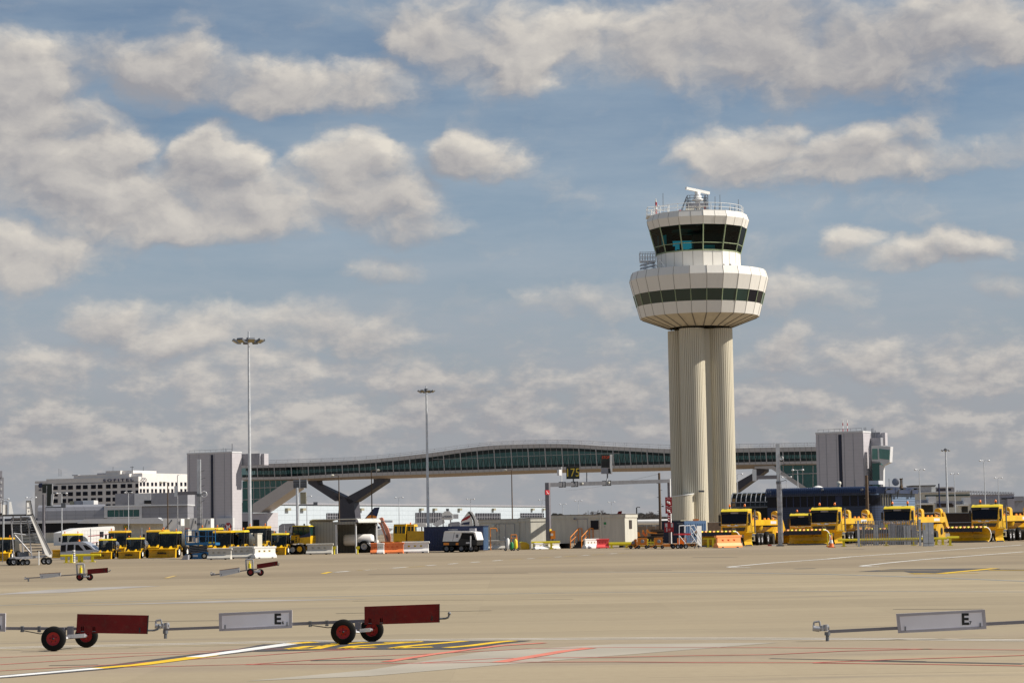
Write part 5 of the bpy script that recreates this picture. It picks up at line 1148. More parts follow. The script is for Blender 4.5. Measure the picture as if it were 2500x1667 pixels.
sign_trailer('foreground trailer lettered E 6, white board ahead of its wheels and red board behind', 840, Y2,
    [((399,1535.5),(536,1530.5),6.5), ((712,1522.5),(890,1515),7.5)], [(534,1496),(713,1488),(713,1532),(535,1540)], [(889.5,1480),(1072.7,1473.5),(1072.7,1518.6),(890,1524.4)],
    [(838.5,1573,31), (908,1566,29.3)], (878,904,1532,1543), ball=([(1071,1509.5),(1088,1509),(1095,1506),(1097,1497)], 3.4), hitch=(380,1513,404,1541,1558,1.0), letter=('E','6',677.5,1511.5,24.5))
Y1 = (ground(131, 1589).y+ground(211, 1580).y)/2
sign_trailer('foreground trailer coupled ahead of the E 6 one, mostly its red board and wheels showing', 131, Y1,
    [((10,1533),(190,1534),7)], [(-160,1492),(13.5,1496.5),(13,1541),(-160,1537)], [(188.5,1498),(362,1501.4),(359,1546.8),(186,1544)],
    [(131,1589,30.5), (211,1580,28.5)], (165,207,1546,1557), ball=([(356,1538),(376,1538),(386,1535),(389,1527)], 3.4))
Y3 = 51.3
sign_trailer('foreground trailer lettered E 7 with free coupling head and hanging jockey leg', 2300, Y3,
    [((2022,1541),(2192,1532.5),7.5), ((2406,1522.5),(2700,1507),8)], [(2188,1497.5),(2404.6,1487),(2408.5,1534.4),(2193,1544.7)], [(2640,1462),(2820,1455),(2820,1500),(2640,1507)],
    [(2590,1549,31), (2655,1541,29.5)], None, hitch=(1986,1517,2020,1545,1567,1.12), letter=('E','7',2356,1512,26.5))
YA = (ground(195, 1417).y+ground(219, 1416.5).y)/2
sign_trailer('far trailer with red edged white board, parked in front of the silver van', 195, YA,
    [(cA(270,1440), cA(430,1432), 2.6), (cA(640,1414), cA(935,1394), 2.6)], [cA(418,1392),cA(645,1378),cA(645,1420),cA(430,1447)], [cA(928,1345),cA(1145,1328),cA(1145,1382),cA(930,1398)],
    [(*cA(850,1467), 9.2), (*cA(955,1465), 8.4)], (*[cA(905,0)[0], cA(950,0)[0]], cA(0,1412)[1], cA(0,1426)[1]), ball=([cA(1145,1370),cA(1165,1368),cA(1172,1356)], 1.3), hitch=(60,1408,69.5,1414,1421,.3), loop=(*[cA(815,0)[0], cA(893,0)[0]], cA(0,1292)[1], cA(0,1398)[1], cA(843,0)[0], cA(876,0)[0], cA(0,1330)[1], cA(0,1385)[1]), redtop=True)
sign_trailer('far trailer with steeply tilted red board in front of the white plastic barriers', 612, (ground(612, 1405.5).y+ground(636, 1405).y)/2,
    [(cB(500,1408), cB(592,1398), 3), (cB(805,1366), cB(990,1344), 2.6)], [cB(590,1355),cB(805,1325),cB(808,1380),cB(595,1425)], [cB(988,1292),cB(1208,1258),cB(1212,1305),cB(990,1342)],
    [(*cB(922,1418), 9.3), (*cB(1028,1416), 8.4)], (cB(975,0)[0], cB(1025,0)[0], cB(0,1352)[1], cB(0,1374)[1]), ball=([cB(1210,1306),cB(1222,1304),cB(1224,1285)], 1.3), hitch=(514,1396,520,1402,None,.32), loop=(cB(872,0)[0], cB(945,0)[0], cB(0,1242)[1], cB(0,1350)[1], cB(895,0)[0], cB(927,0)[0], cB(0,1285)[1], cB(0,1335)[1]), redtop=True)

# ------------------------------------------------------------ snow plough trucks
def va(px): return math.degrees(math.atan((px-1250)/F))
def plough(mb_parent, x0, x1, y, h, wd=.42, name='snow_plough', bumps=5, rubber=True, yaw=0):
    RM = Matrix.Translation((x1, y, 0)) @ Matrix.Rotation(math.radians(yaw), 4, 'Z') @ Matrix.Translation((-x1, -y, 0))
    prf = [(y-wd*1.15, h), (y-wd*.75, h+.03), (y-wd*.2, h*.96), (y+wd*.35, h*.80), (y+wd*.62, h*.55), (y+wd*.5, h*.30), (y+wd*.15, h*.12), (y-wd*.25, .03)]
    p = MB().sheet(prf, x0, x1, -.05).xf(RM); o = p.build(name, 'yellow', mb_parent)
    m = MB()
    for a, b in zip(prf, prf[1:]): m.add([(x1-.03, a[0]-.01, a[1]-.01), (x1+.05, a[0]-.01, a[1]-.01), (x1+.05, b[0]-.01, b[1]-.01), (x1-.03, b[0]-.01, b[1]-.01), (x1-.03, a[0]+.06, a[1]+.04), (x1+.05, a[0]+.06, a[1]+.04), (x1+.05, b[0]+.06, b[1]+.04), (x1-.03, b[0]+.06, b[1]+.04)], [(0,1,2,3),(7,6,5,4),(1,5,6,2),(0,3,7,4)])
    m.xf(RM).build('end_edge', 'white_paint' if rubber else 'rail_yellow', o)
    if rubber:
        MB().bx(x0+.02, x1-.25, y-wd*1.25-.05, y-wd*1.2, h-.34, h-.03).xf(RM).build('rubber_flap', 'navy_deep', o)
        m = MB(); mw = MB()
        for i in range(bumps*2):
            xa = x0+(x1-x0)*(i+.1)/(bumps*2); xb = x0+(x1-x0)*(i+.9)/(bumps*2); q = m if i % 2 else mw
            q.prism([(xa, h), (xb, h), (xb-.08, h+.12), (xa+.08, h+.12)], y-wd*1.1, y-wd*.2)
        m.xf(RM).build('top_ridge', 'rail_yellow', o); mw.xf(RM).build('orange_ridge', 'orange_bright', o)  # every other bump is bright orange
    MB().bx(x0+.05, x1-.05, y-wd*.25-.03, y-wd*.25, .01, .12).xf(RM).build('cutting_edge', 'galv_dark', o)
    return o
def make_truck():
    o = thing('plough_truck', 'truck', 'snow plough truck', None, 'yellow snow plough and sweeper trucks in a row', loc=(0, 0, 0))
    cab = MB(); W = 1.18
    side = [(-0.02, .95), (-.08, 1.35), (-.02, 1.95), (.22, 3.02), (.5, 3.12), (1.75, 3.10), (1.8, .95)]
    cab.prism(side, -W, W, ax='x'); cb = cab.build('cab', 'yellow', o)
    rf = MB(); rf.prism([(.05, 3.0), (.25, 3.14), (.6, 3.24), (1.7, 3.2), (1.78, 3.08), (.3, 3.06)], -W-.01, W+.01, ax='x'); rf.build('roof_shell', 'roof_yellow', o)
    ws = MB(); k = lambda z: -.02+(z-1.95)*(.24/1.07)-.03
    ws.add([(-W+.06, k(1.93), 1.93), (W-.10, k(1.93), 1.93), (W-.06, k(2.98), 2.98), (-W+.02, k(2.98), 2.98)], [(0,1,2,3)]); w_ = ws.build('windscreen', 'dark_glass', cb)
    vz = MB(); vz.prism([(-W-.02, 3.0), (-.35, 2.99), (-.42, 2.80), (-W+.02, 2.72)], k(2.9)-.14, k(2.9)-.02); vz.prism([(W, 3.0), (.35, 2.99), (.42, 2.80), (W-.05, 2.72)], k(2.9)-.14, k(2.9)-.02); vz.build('sun_visor', 'black', cb)
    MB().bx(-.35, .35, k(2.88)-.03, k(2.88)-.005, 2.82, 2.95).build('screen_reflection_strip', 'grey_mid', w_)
    mb = MB()
    for x in (-.45, .45): mb.tube((x-.4, k(2.0)-.03, 1.99), (x+.35, k(2.06)-.03, 2.10), .018, n=4)
    mb.build('wiper', 'black', w_)
    MB().bx(W-.005, W+.02, .35, 1.25, 2.0, 2.85).join(MB().bx(-W-.02, -W+.005, .35, 1.25, 2.0, 2.85)).build('side_window', 'dark_glass', cb)
    MB().bx(W, W+.015, .30, 1.30, .98, 1.95).build('door_line', 'yellow_dirty', cb)
    g = MB(); g.prism([(-W+.12, 1.60), (W-.18, 1.60), (W-.30, 1.30), (-W+.22, 1.30)], -.14, -.06); gr = g.build('grille', 'black', cb)
    mb = MB()
    for z in (1.38, 1.46, 1.54): mb.bx(-W+.2, W-.28, -.15, -.14, z-.008, z+.008)
    mb.build('grille_bar', 'galv_dark', gr)
    mb = MB(); n = 18
    for i in range(n): t, t2 = 2*PI*i/n, 2*PI*(i+1)/n; mb.tube((.16*math.cos(t), -.17, 1.44+.16*math.sin(t)), (.16*math.cos(t2), -.17, 1.44+.16*math.sin(t2)), .018, n=4)
    for i in range(3): t = PI/2+i*2*PI/3; mb.tube((0, -.17, 1.44), (.15*math.cos(t), -.17, 1.44+.15*math.sin(t)), .018, n=4)
    mb.build('radiator_emblem', 'chrome', gr)
    mb = MB(); mb.path([(-W+.05, -.13, 1.84), (-.55, -.15, 1.84), (-.45, -.16, 1.74), (.35, -.16, 1.74), (.45, -.15, 1.84), (W-.12, -.13, 1.84)], .028, 6); mb.build('light_bar', 'steel_white', cb)
    for x in (-.45, .20): MB().bx(x-.14, x+.14, -.17, -.08, 1.74, 1.86).build('headlight', 'chrome', cb)
    MB().bx(-W+.02, W-.02, -.12, .4, .72, .98).build('bumper', 'grey_mid', cb)
    for x in (-.55, .80): b_ = MB().lathe([(.07, 3.2), (.06, 3.42)], 8, c=(x, .7, 0)).build('beacon_stalk', 'black', o); MB().lathe([(.09, 3.42), (.10, 3.50), (.07, 3.62), (.01, 3.65)], 10, c=(x, .7, 0)).build('beacon', 'beacon', b_)
    for s_ in (-1, 1): mm = MB().bx(s_*(W+.14)-.09, s_*(W+.14)+.09, .0, .12, 2.1, 2.72).bx(s_*(W+.12)-.08, s_*(W+.12)+.08, -.02, .1, 1.8, 2.02).build('mirror', 'black', o); MB().path([(s_*W, .2, 2.85), (s_*(W+.14), .05, 2.78), (s_*(W+.14), .05, 1.8), (s_*W, .15, 1.75)], .02, 4).build('mirror_arm', 'black', mm)
    MB().bx(-.45, .45, -.1, 15, .72, 1.05).build('chassis', 'galv_dark', o)
    for y, r in ((1.05, .52), (4.6, .52), (5.9, .52), (8.4, .6)):
        for s_ in (-1, 1): add_wheel(o, r, .34, (s_*1.0, y, r), 'x', 'steel_white' if y < 2 else 'galv')
    MB().sheet([(.35, .75), (.48, 1.02), (.8, 1.16), (1.35, 1.16), (1.65, 1.0), (1.78, .7)], .82, 1.22, -.03).build('mudguard', 'grey_mid', o)
    MB().bx(.85, 1.24, .1, .35, .45, 1.05).build('step', 'navy', o)
    sg = MB().bx(1.42, 1.80, .02, .04, .42, .88).build('white_marker_frame', 'white_paint', o); MB().bx(1.51, 1.70, .0, .018, .52, .78).build('marker_centre', 'black', sg)
    MB().bx(-1.15, 1.15, .25, 2.05, .55, .93).build('cab_underside', 'black', cb)
    MB().tube((1.3, 2.35, 1.1), (1.3, 2.35, 3.15), .07, n=8).build('exhaust_stack', 'galv_dark', o)
    MB().bx(.84, 1.26, .3, 1.75, 1.18, 1.24).build('mudguard_top', 'navy', o)
    MB().path([(1.22, .32, 2.0), (1.22, 1.28, 2.0), (1.22, 1.28, 1.0)], .015, 4).build('door_seam', 'black', cb)
    # ploughs
    plough(o, -3.35, .72, -1.95, 1.24, .5, yaw=-19)
    MB().bx(-.7, .5, -1.5, -.1, .35, .7).join(MB().tube((-.9, -1.5, .8), (-.3, -.1, .85), .06)).join(MB().tube((.7, -1.5, .8), (.3, -.1, .85), .06)).build('plough_mount', 'yellow_dirty', o)
    plough(o, .95, 1.62, -.35, 1.18, .45, 'side_plough', rubber=False, yaw=30)
    # sweeper behind
    bm = MB().bx(.55, 1.02, 2.0, 15.2, 1.76, 2.25).bx(-1.02, -.55, 2.0, 15.2, 1.76, 2.25).bx(-.55, .55, 14.6, 15.2, 1.76, 2.25).build('sweeper_beam', 'yellow', o)
    MB().bx(1.022, 1.032, 10.2, 12.6, 1.87, 2.12).build('beam_plate', 'grey_light', bm)
    mb = MB(); 
    for y in (3.2, 5.0, 9.8, 11.4, 13.4): mb.prism([(y-.3, 2.25), (y+.3, 2.25), (y+.1, 2.42), (y-.1, 2.42)], .5, .62, ax='x')
    mb.build('beam_lug', 'orange', bm)
    def arm(y0, nm, ztop, lean=0):
        m = MB(); n = 8; pts = [(-.02, 1.7)]; r = .30; 
        for i in range(n+1): t = PI-PI*i/n; pts.append((.28+r*math.cos(t)+lean, ztop-r+r*math.sin(t)))
        pts.append((.60, 1.7)); m.prism(pts, y0, y0+1.0); a_ = m.build(nm, 'yellow', o)
        for i in range(2):
            z = 2.3+i*.24; MB().add([(.06, y0-.012, z), (.06, y0-.012, z+.13), (.50, y0-.012, z-.05), (.50, y0-.012, z-.18)], [(0,3,2,1)]).build('warning_stripe', 'red_board', a_)
        MB().add([(.04, y0-.006, 2.15), (.52, y0-.006, 2.0), (.52, y0-.006, 2.62), (.04, y0-.006, 2.75)], [(0,1,2,3)]).build('stripe_panel', 'white_paint', a_)
    arm(7.2, 'lifting_arm', 3.02); arm(15.3, 'rear_arm', 3.05)
    m = MB(); m.prism([(15.6, 2.6), (16.3, 2.7), (18.2, 1.1), (17.6, .7), (16.6, 1.4)], .3, .75, ax='x'); m.build('gooseneck', 'yellow_dirty', o)
    MB().prism([(10.8, .35), (10.8, 1.2), (11.6, 1.6), (13.6, 1.6), (14.8, 1.0), (14.8, .35)], -1.15, 1.05, ax='x').build('sweeper_housing', 'yellow_dirty', o)
    MB().lathe([(.48, -1.35), (.5, 0), (.48, 1.35)], 16, c=(0, 9.9, .52), ax='x').build('sweeper_brush', 'dark_in', o)
    MB().lathe([(.05, 1.29), (.30, 1.31), (.33, 1.36)], 16, c=(-.22, 13.0, .95), ax='x').build('brush_motor', 'black', o)
    MB().lathe([(.45, 1.3), (.55, 1.42), (.6, 1.7)], 14, c=(.4, 7.0, 0)).build('turntable', 'yellow', o)
    MB().bx(.6, 1.12, 2.1, 3.5, 1.05, 1.70).build('side_tank', 'yellow', o)
    return o
tk = make_truck()
TRK = [(1794, 1332, 'nearest to the tower: yellow snow plough truck behind the orange plastic barrier'), (2014, 1331, 'yellow snow plough truck with the traffic cone beside its plough'), (2192, 1331, 'yellow snow plough truck parked behind the grey palisade fence'), (2407, 1328, 'yellow snow plough truck with whole plough in view before the brown wall')]
for i, (px, py, lab) in enumerate(TRK):
    Y = 197 if i < 3 else 196
    t = tk if i == 0 else copy_tree(tk); place(t, Fr(px, Y=Y, a=-(13+va(px))), lab)
t = copy_tree(tk); place(t, Fr(2622, Y=196, a=-24), 'yellow snow plough truck mostly outside the picture, only its sweeper at the right edge')
t = copy_tree(tk); place(t, Fr(1957, Y=209, a=-20), 'yellow snow plough truck half hidden behind the second truck, only its dark cab side showing', s=(.9, .9, .86))

# ------------------------------------------------------------ small plough tractors, left
def make_tractor(tank):
    o = thing('plough_tractor', 'tractor', 'tractor', None, 'small yellow snow plough tractors', loc=(0, 0, 0)); W = .78
    MB().prism([(0, .62), (-.08, .95), (.1, 2.05), (1.35, 2.08), (1.45, .62)], -W+.06, W-.06, ax='x').build('cab_glass', 'tractor_glass', o); MB().bx(-.28, .28, .55, .95, .88, 1.35).bx(-.28, .28, .9, 1.02, 1.35, 1.75).bx(-.15, .15, .1, .2, .88, 1.4).bx(-W+.1, W-.1, 1.25, 1.3, .87, 1.3).build('seat', 'dark_in', o)
    mb = MB()
    for s_ in (-1, 1): mb.path([(s_*(W-.03), -.03, .65), (s_*(W-.03), -.1, .95), (s_*(W-.03), .08, 2.08)], .045, 4); mb.path([(s_*(W-.03), .75, .65), (s_*(W-.03), .8, 2.08)], .04, 4); mb.path([(s_*(W-.03), 1.47, .65), (s_*(W-.03), 1.37, 2.08)], .045, 4)
    mb.build('cab_frame', 'black', o)
    MB().prism([(-.1, 2.06), (-.04, 2.15), (.3, 2.24), (1.3, 2.24), (1.52, 2.15), (1.5, 2.07)], -W-.02, W+.02, ax='x').build('cab_roof', 'yellow' if tank == 'hopper' else 'roof_yellow', o)
    for x in (-.62, .62): MB().lathe([(.03, 2.2), (.03, 2.32), (.055, 2.33), (.055, 2.42), (.02, 2.44)], 8, c=(x, .3, 0)).build('beacon', 'beacon', o)
    MB().prism([(-.5, .45), (-.45, .75), (-.05, .86), (1.4, .86), (1.4, .45)], -W+.12, W-.12, ax='x').build('nose', 'yellow', o)
    MB().bx(-.4, .4, -.53, -.45, .5, .66).build('front_grille', 'black', o)
    for s_ in (-1, 1): MB().bx(s_*(W+.2)-.08, s_*(W+.2)+.08, -.15, -.08, 1.5, 1.9).build('mirror', 'black', o)
    MB().bx(-.35, .35, 1.2, 4.0, .45, .8).build('rear_frame', 'yellow_dirty', o)
    for y in (.35, 2.9):
        for s_ in (-1, 1): add_wheel(o, .48, .34, (s_*.72, y, .48), 'x', 'white_paint')
    MB().sheet([(-.2, .7), (0, .98), (.35, 1.08), (.7, .98), (.9, .7)], .5, .92, -.03).build('mudguard', 'yellow', o)
    if tank == 'chrome': MB().lathe([(.05, 1.6), (.45, 1.62), (.52, 1.72), (.52, 3.9), (.45, 4.0), (.05, 4.02)], 18, c=(0, 0, 1.45), ax='y').build('spray_tank', 'chrome', o)
    elif tank == 'dark': MB().lathe([(.05, 1.6), (.6, 1.62), (.68, 1.75), (.68, 3.6), (.6, 3.7), (.05, 3.72)], 18, c=(0, 0, 1.35), ax='y').build('spray_tank', 'tank_dark', o)
    else: MB().prism([(1.6, .8), (1.6, 1.5), (2.2, 1.9), (3.6, 1.8), (3.9, .8)], -.6, .6, ax='x').build('salt_hopper', 'tank_dark', o)
    pl = MB(); pl.sheet([(-1.75, .05), (-1.55, .15), (-1.45, .4), (-1.5, .65), (-1.68, .78)], -1.25, 1.05, .05); p_ = pl.build('snow_plough', 'yellow_dirty', o)
    pl = MB(); pl.prism([(-1.8, .02), (-1.45, .02), (-1.35, .8), (-1.72, .82)], 1.05, 1.12, ax='x'); pl.build('plough_end', 'yellow', p_)
    text('plough_lettering', 'Multihog', .22, 'letter_black', p_, (-.1, -1.66, .42), t=.02, bold=.012)
    MB().prism([(-1.4, .75), (-.6, 1.0), (-.4, .85), (-.45, .5), (-1.4, .35)], .35, .47, ax='x').join(MB().prism([(-1.4, .75), (-.6, 1.0), (-.4, .85), (-.45, .5), (-1.4, .35)], -.47, -.35, ax='x')).bx(-.47, .47, -1.45, -1.2, .45, .8).build('plough_arm', 'yellow', o)
    return o
pt = {k: make_tractor(k) for k in ('chrome', 'dark', 'hopper')}; usedt = set()
TR = [('hopper', 6, 1372, 1315, 'small yellow tractor cut by the left edge behind the passenger stairs'), ('dark', 172, 1364, 1305, 'yellow roofed tractor mostly hidden behind the silver van'),
      ('hopper', 287, 1362, 1298, 'taller yellow tractor behind the leftmost chrome tank, its wide roof showing above'), ('chrome', 258, 1364, 1315, 'yellow plough tractor with black cab right beside the nose of the silver van'),
      ('hopper', 380, 1361, 1296, 'dark cabbed yellow tractor peeping out left of the biggest lettered plough tractor'), ('chrome', 327, 1363, 1312, 'yellow plough tractor with chrome tank, white wheel and smaller lettered plough'),
      ('dark', 411, 1361, 1297, 'largest lettered plough tractor, immediately left of the blue scissor lift'), ('dark', 510, 1360, 1291, 'yellow roofed tractor seen through the platform of the blue scissor lift'),
      ('hopper', 542, 1360, 1295, 'yellow tractor with long roof right of the blue lift platform, above the first white barrier'), ('dark', 575, 1359, 1294, 'yellow tractor with pale screens left of the olive electric cabinets'),
      ('hopper', 627, 1356, 1287, 'yellow roofed tractor behind the tall floodlight mast and pale cabinet'), ('chrome', 682, 1354, 1301, 'low yellow tractor with twin tanks left of the big farm tractor')]
for kind, px, yb, yt, lab in TR:
    t = pt[kind] if kind not in usedt else copy_tree(pt[kind]); usedt.add(kind)
    behind = 'behind' in lab or 'hidden' in lab or 'seen through' in lab or 'peeping' in lab
    f = Fr(px, yb-(3 if behind else 0), a=-(16+va(px))); s_ = (yb-yt)/f.s/2.24; place(t, f, lab, s=(s_*1.0, s_, s_))
# farm tractor, side on
f = Fr(730, 1353, a=-14); o = thing('farm_tractor', 'large yellow farm tractor seen side on beside the corrugated hut', 'tractor', f)
def q_(u, v, d=0): return f.loc(*cB(u, v), d)
def tr_(pts): return [cB(*p) for p in pts]
mb = MB(); pp(mb, f, tr_([(1352,985),(1440,978),(1442,1010),(1430,1070),(1360,1075),(1348,1040)]), .5, 1.5); mb.build('hood', 'yellow', o)
mb = MB(); 
for k in range(3): pp(mb, f, tr_([(1400,1000+k*22),(1414,1000+k*22),(1414,1014+k*22),(1400,1014+k*22)]), .47, .5)
pp(mb, f, tr_([(1350,1040),(1385,1035),(1385,1070),(1352,1072)]), .46, .5); mb.build('grille', 'black', o)
mb = MB(); pp(mb, f, tr_([(1372,890),(1545,890),(1552,985),(1470,998),(1440,975),(1366,980)]), .35, 1.75); mb.build('cab_glass', 'dark_glass_green', o)
mb = MB(); mb.path([q_(1368,980,.33), q_(1374,890,.33)], .05, 4); mb.path([q_(1480,890,.33), q_(1486,985,.33)], .04, 4); mb.path([q_(1545,890,.33), q_(1553,985,.33)], .05, 4); mb.path([q_(1425,890,.33), q_(1428,975,.33)], .035, 4); mb.path([q_(1374,890,.33), q_(1425,890,.33), q_(1480,890,.33), q_(1545,890,.33)], .04, 4); mb.path([q_(1368,980,.33), q_(1428,975,.33), q_(1486,985,.33), q_(1553,985,.33)], .04, 4); mb.build('cab_frame', 'black', o)
mb = MB(); pp(mb, f, tr_([(1360,890),(1366,882),(1530,880),(1550,892)]), .25, 1.85); mb.build('cab_roof', 'roof_yellow', o)
mb = MB(); pp(mb, f, tr_([(1450,1000),(1556,990),(1556,1080),(1520,1085),(1440,1060)]), .3, 1.7); mb.build('rear_body', 'yellow', o)
mb = MB(); pp(mb, f, tr_([(1440,1000),(1552,955),(1556,1000),(1450,1010)]), .28, .4); mb.build('dark_stripe', 'navy', o)
c = q_(1441, 1132); add_wheel(o, abs(c[2])*.98, .5, (c[0], .25, c[2]), 'y', 'yellow'); add_wheel(o, .42, .35, (q_(1350, 1165)[0], .6, .42), 'y', 'white_paint'); add_wheel(o, abs(c[2])*.98, .5, (c[0], 1.75, c[2]), 'y', 'yellow'); add_wheel(o, .42, .35, (q_(1350, 1165)[0], 1.7, .42), 'y', 'white_paint')
mb = MB(); pp(mb, f, tr_([(1205,1060),(1250,1080),(1262,1140),(1235,1190),(1195,1185),(1190,1120)]), .3, .9); pp(mb, f, tr_([(1250,1080),(1350,1070),(1350,1110),(1262,1120)]), .7, 1.2); mb.build('loader_arm', 'yellow', o)
mb = MB(); mb.path([q_(1345,890,.3), q_(1335,935,.3)], .05, 5); mb.tube(q_(1493,880,.5), q_(1493,862,.5), .07, n=6); mb.build('exhaust', 'black', o)

# ------------------------------------------------------------ plastic barriers
def make_barrier(mt, band=None):
    o = thing('plastic_barrier', 'barrier', 'barrier', None, 'plastic traffic barriers along the apron edge', loc=(0, 0, 0))
    MB().prism([(-.32, .03), (-.32, .16), (-.13, .40), (.13, .40), (.32, .16), (.32, .03)], .02, 1.98, ax='x').build('base', mt, o)
    m = MB(); m.bx(.1, 1.98, -.11, .11, .402, .54); 
    xs = [.1, .42, .60, .88, 1.06, 1.34, 1.52, 1.98]
    for i in range(0, 8, 2): m.bx(xs[i], xs[i+1], -.11, .11, .54, .68)
    m.bx(.1, 1.98, -.11, .11, .68, .84); m.build('panel', mt, o)
    MB().prism([(-.13, .842), (-.15, .97), (-.10, 1.0), (.10, 1.0), (.15, .97), (.13, .842)], .0, 2.06, ax='x').build('cap', mt, o)
    MB().bx(.42, 1.52, -.03, .03, .54, .68).build('core', 'sign_yellow' if mt == 'white_plastic' else mt, o)
    MB().bx(.3, .45, -.33, -.30, 0, .09).bx(1.5, 1.65, -.33, -.30, 0, .09).build('drain_slot', 'black', o)
    return o
bp_ = {m_: make_barrier(m_) for m_ in ('white_plastic', 'orange_barrier', 'orange_bright', 'red_barrier', 'grey_plastic')}; ub = set()
BA = [('grey_plastic', 507, 566, 1366, 1338, -6, 'shaded grey plastic barrier next to the blue scissor lift'), ('grey_plastic', 560, 624, 1363.5, 1334, -6, 'long shaded grey barrier below the olive electric cabinet'), ('white_plastic', 618, 672, 1363, 1334, 38, 'sunlit white barrier left of the farm tractor'),
      ('grey_plastic', 748, 813, 1353.5, 1327, -6, 'grey white barrier in front of the corrugated hut'), ('orange_barrier', 905, 925, 1352, 1325, -4, 'short orange barrier end beside the fuel trailer wheels'), ('white_plastic', 921, 938, 1352, 1325, -4, 'narrow white barrier squeezed between two orange ones'), ('orange_barrier', 934, 986, 1351.5, 1324, -4, 'long orange barrier in front of the yellow loader cab'),
      ('white_plastic', 982, 1048, 1350, 1322, -4, 'white barrier between the orange barrier and the blue container'), ('grey_plastic', 1183, 1235, 1341.5, 1319, -4, 'low grey barrier in front of the left cabin doors'), ('white_plastic', 1303, 1366, 1341, 1325, 25, 'white barrier behind the yellow rail at the gantry foot'),
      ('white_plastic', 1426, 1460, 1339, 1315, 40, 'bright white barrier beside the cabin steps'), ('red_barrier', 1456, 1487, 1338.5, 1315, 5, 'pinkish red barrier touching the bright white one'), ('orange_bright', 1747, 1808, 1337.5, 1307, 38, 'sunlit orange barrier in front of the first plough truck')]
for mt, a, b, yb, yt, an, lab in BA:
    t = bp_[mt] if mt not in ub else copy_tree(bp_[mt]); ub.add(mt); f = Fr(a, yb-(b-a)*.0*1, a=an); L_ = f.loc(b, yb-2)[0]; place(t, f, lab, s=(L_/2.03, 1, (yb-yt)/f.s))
# ------------------------------------------------------------ yellow guard rails
def rail(label, x0, x1, yt0, yt1, posts, yb, a=0, hpx=6, mt='rail_yellow', n='guard_rail'):
    f = Fr(x0, yb, a=a); o = thing(n, label, 'guard rail', f, 'yellow guard rails'); 
    p0 = f.loc(x0, yt0); p1 = f.loc(x1, yt1); hh = hpx/f.s; z = (p0[2]+p1[2])/2
    MB().prism([(-.1, z), (-.13, z-hh*.5), (-.1, z-hh), (.1, z-hh), (.1, z)], p0[0], p1[0], ax='x').build('rail', mt, o)
    for px in posts: x = f.loc(px, yb)[0]; MB().bx(x-.09, x+.09, -.08, .08, .02, z-hh-.002).bx(x-.2, x+.2, -.16, .16, 0, .05).build('post', mt, o)
    return o
rail('short yellow guard rail left of the striped bollard in front of the silver van', 148, 177, 1353, 1352.5, (162, 174), 1374)
rail('yellow guard rail right of the striped bollard under the silver van', 184, 246, 1352, 1350.5, (193, 200, 226), 1372)
rail('yellow guard rail around the gantry foot', 1297, 1367, 1321, 1320, (1304, 1346), 1341, hpx=5)
rail('yellow double rail right of the red barrier at the end of the long cabin', 1486, 1545, 1323, 1322, (1493, 1530), 1338, hpx=8)
rail('long yellow guard rail in front of the palisade fence', 2046, 2311, 1315, 1310.5, (2060, 2098, 2164, 2231, 2286, 2302), 1334, a=-2, hpx=6)
rail('short yellow guard rail at the right end, in front of the last plough', 2312, 2341, 1308.5, 1308, (2320,), 1331.5, hpx=6)
rail('yellow guard rail with two thick posts left of the sunlit orange barrier', 1716, 1750, 1313, 1312.5, (1729, 1741), 1336, hpx=3)
rail('orange yellow rail behind the small white service steps', 1562, 1583, 1316, 1315.5, (1566, 1580), 1334, hpx=3)
f = Fr(180, 1373); o = thing('bollard', 'white and grey banded bollard between the two yellow rails by the van', 'bollard', f); h = f.loc(180, 1342)[2]
MB().tube((0,0,0), (0,0,h), .12, .11, n=12).build('post', 'white_paint', o); mb = MB()
for k in range(5): z = h*(.12+.17*k); mb.tube((0,0,z), (0,0,z+.08), .126, n=12)
mb.build('band', 'grey_mid', o)
for px, yb, yt, lab in ((873, 1352, 1333, 'small yellow bollard at the open corner of the corrugated hut'), (816, 1353, 1333, 'small yellow post between the white barrier and the corrugated hut')):
    f = Fr(px, yb); o = thing('yellow_bollard', lab, 'bollard', f, 'small yellow bollards'); h = f.loc(px, yt)[2]; MB().tube((0,0,0), (0,0,h), .07, n=8).build('post', 'rail_yellow', o); MB().bx(-.12, .15, -.1, .05, h-.22, h).build('top_plate', 'rail_yellow', o)
# ------------------------------------------------------------ silver van
f = Fr(147, 1366, a=-6); o = thing('silver_van', 'silver small van with three side windows parked behind the yellow rails at left', 'van', f)
V = lambda *p: [cA(*q) for q in p]
mb = MB(); pp(mb, f, V((642,1240),(640,1130),(645,1080),(672,1060),(860,1050),(905,1062),(960,1095),(1000,1132),(1060,1150),(1090,1170),(1094,1225),(1080,1245)), 0, 1.7); mb.build('body', 'van_silver', o)
for pts in (V((648,1090),(700,1084),(698,1150),(646,1150)), V((718,1085),(785,1082),(784,1145),(712,1150)), V((802,1085),(835,1085),(885,1140),(888,1148),(800,1146))):
    mb = MB(); pp(mb, f, pts, -.015, .02); mb.build('side_window', 'dark_glass', o)
mb = MB(); pp(mb, f, V((880,1086),(915,1088),(985,1135),(915,1140)), -.012, 1.69); mb.build('windscreen', 'dark_glass', o)
mb = MB(); pp(mb, f, V((642,1152),(698,1152),(698,1162),(642,1162)), -.02, .02); pp(mb, f, V((1040,1245),(1092,1235),(1094,1215),(1060,1215)), -.02, 1.72); mb.build('trim', 'black', o)
mb = MB(); pp(mb, f, V((985,1155),(1030,1158),(1040,1175),(1000,1172)), -.015, .3); mb.build('headlight', 'chrome', o)
mb = MB(); pp(mb, f, V((1052,1196),(1085,1196),(1085,1212),(1052,1214)), -.03, .0); mb.build('number_plate', 'white_paint', o)
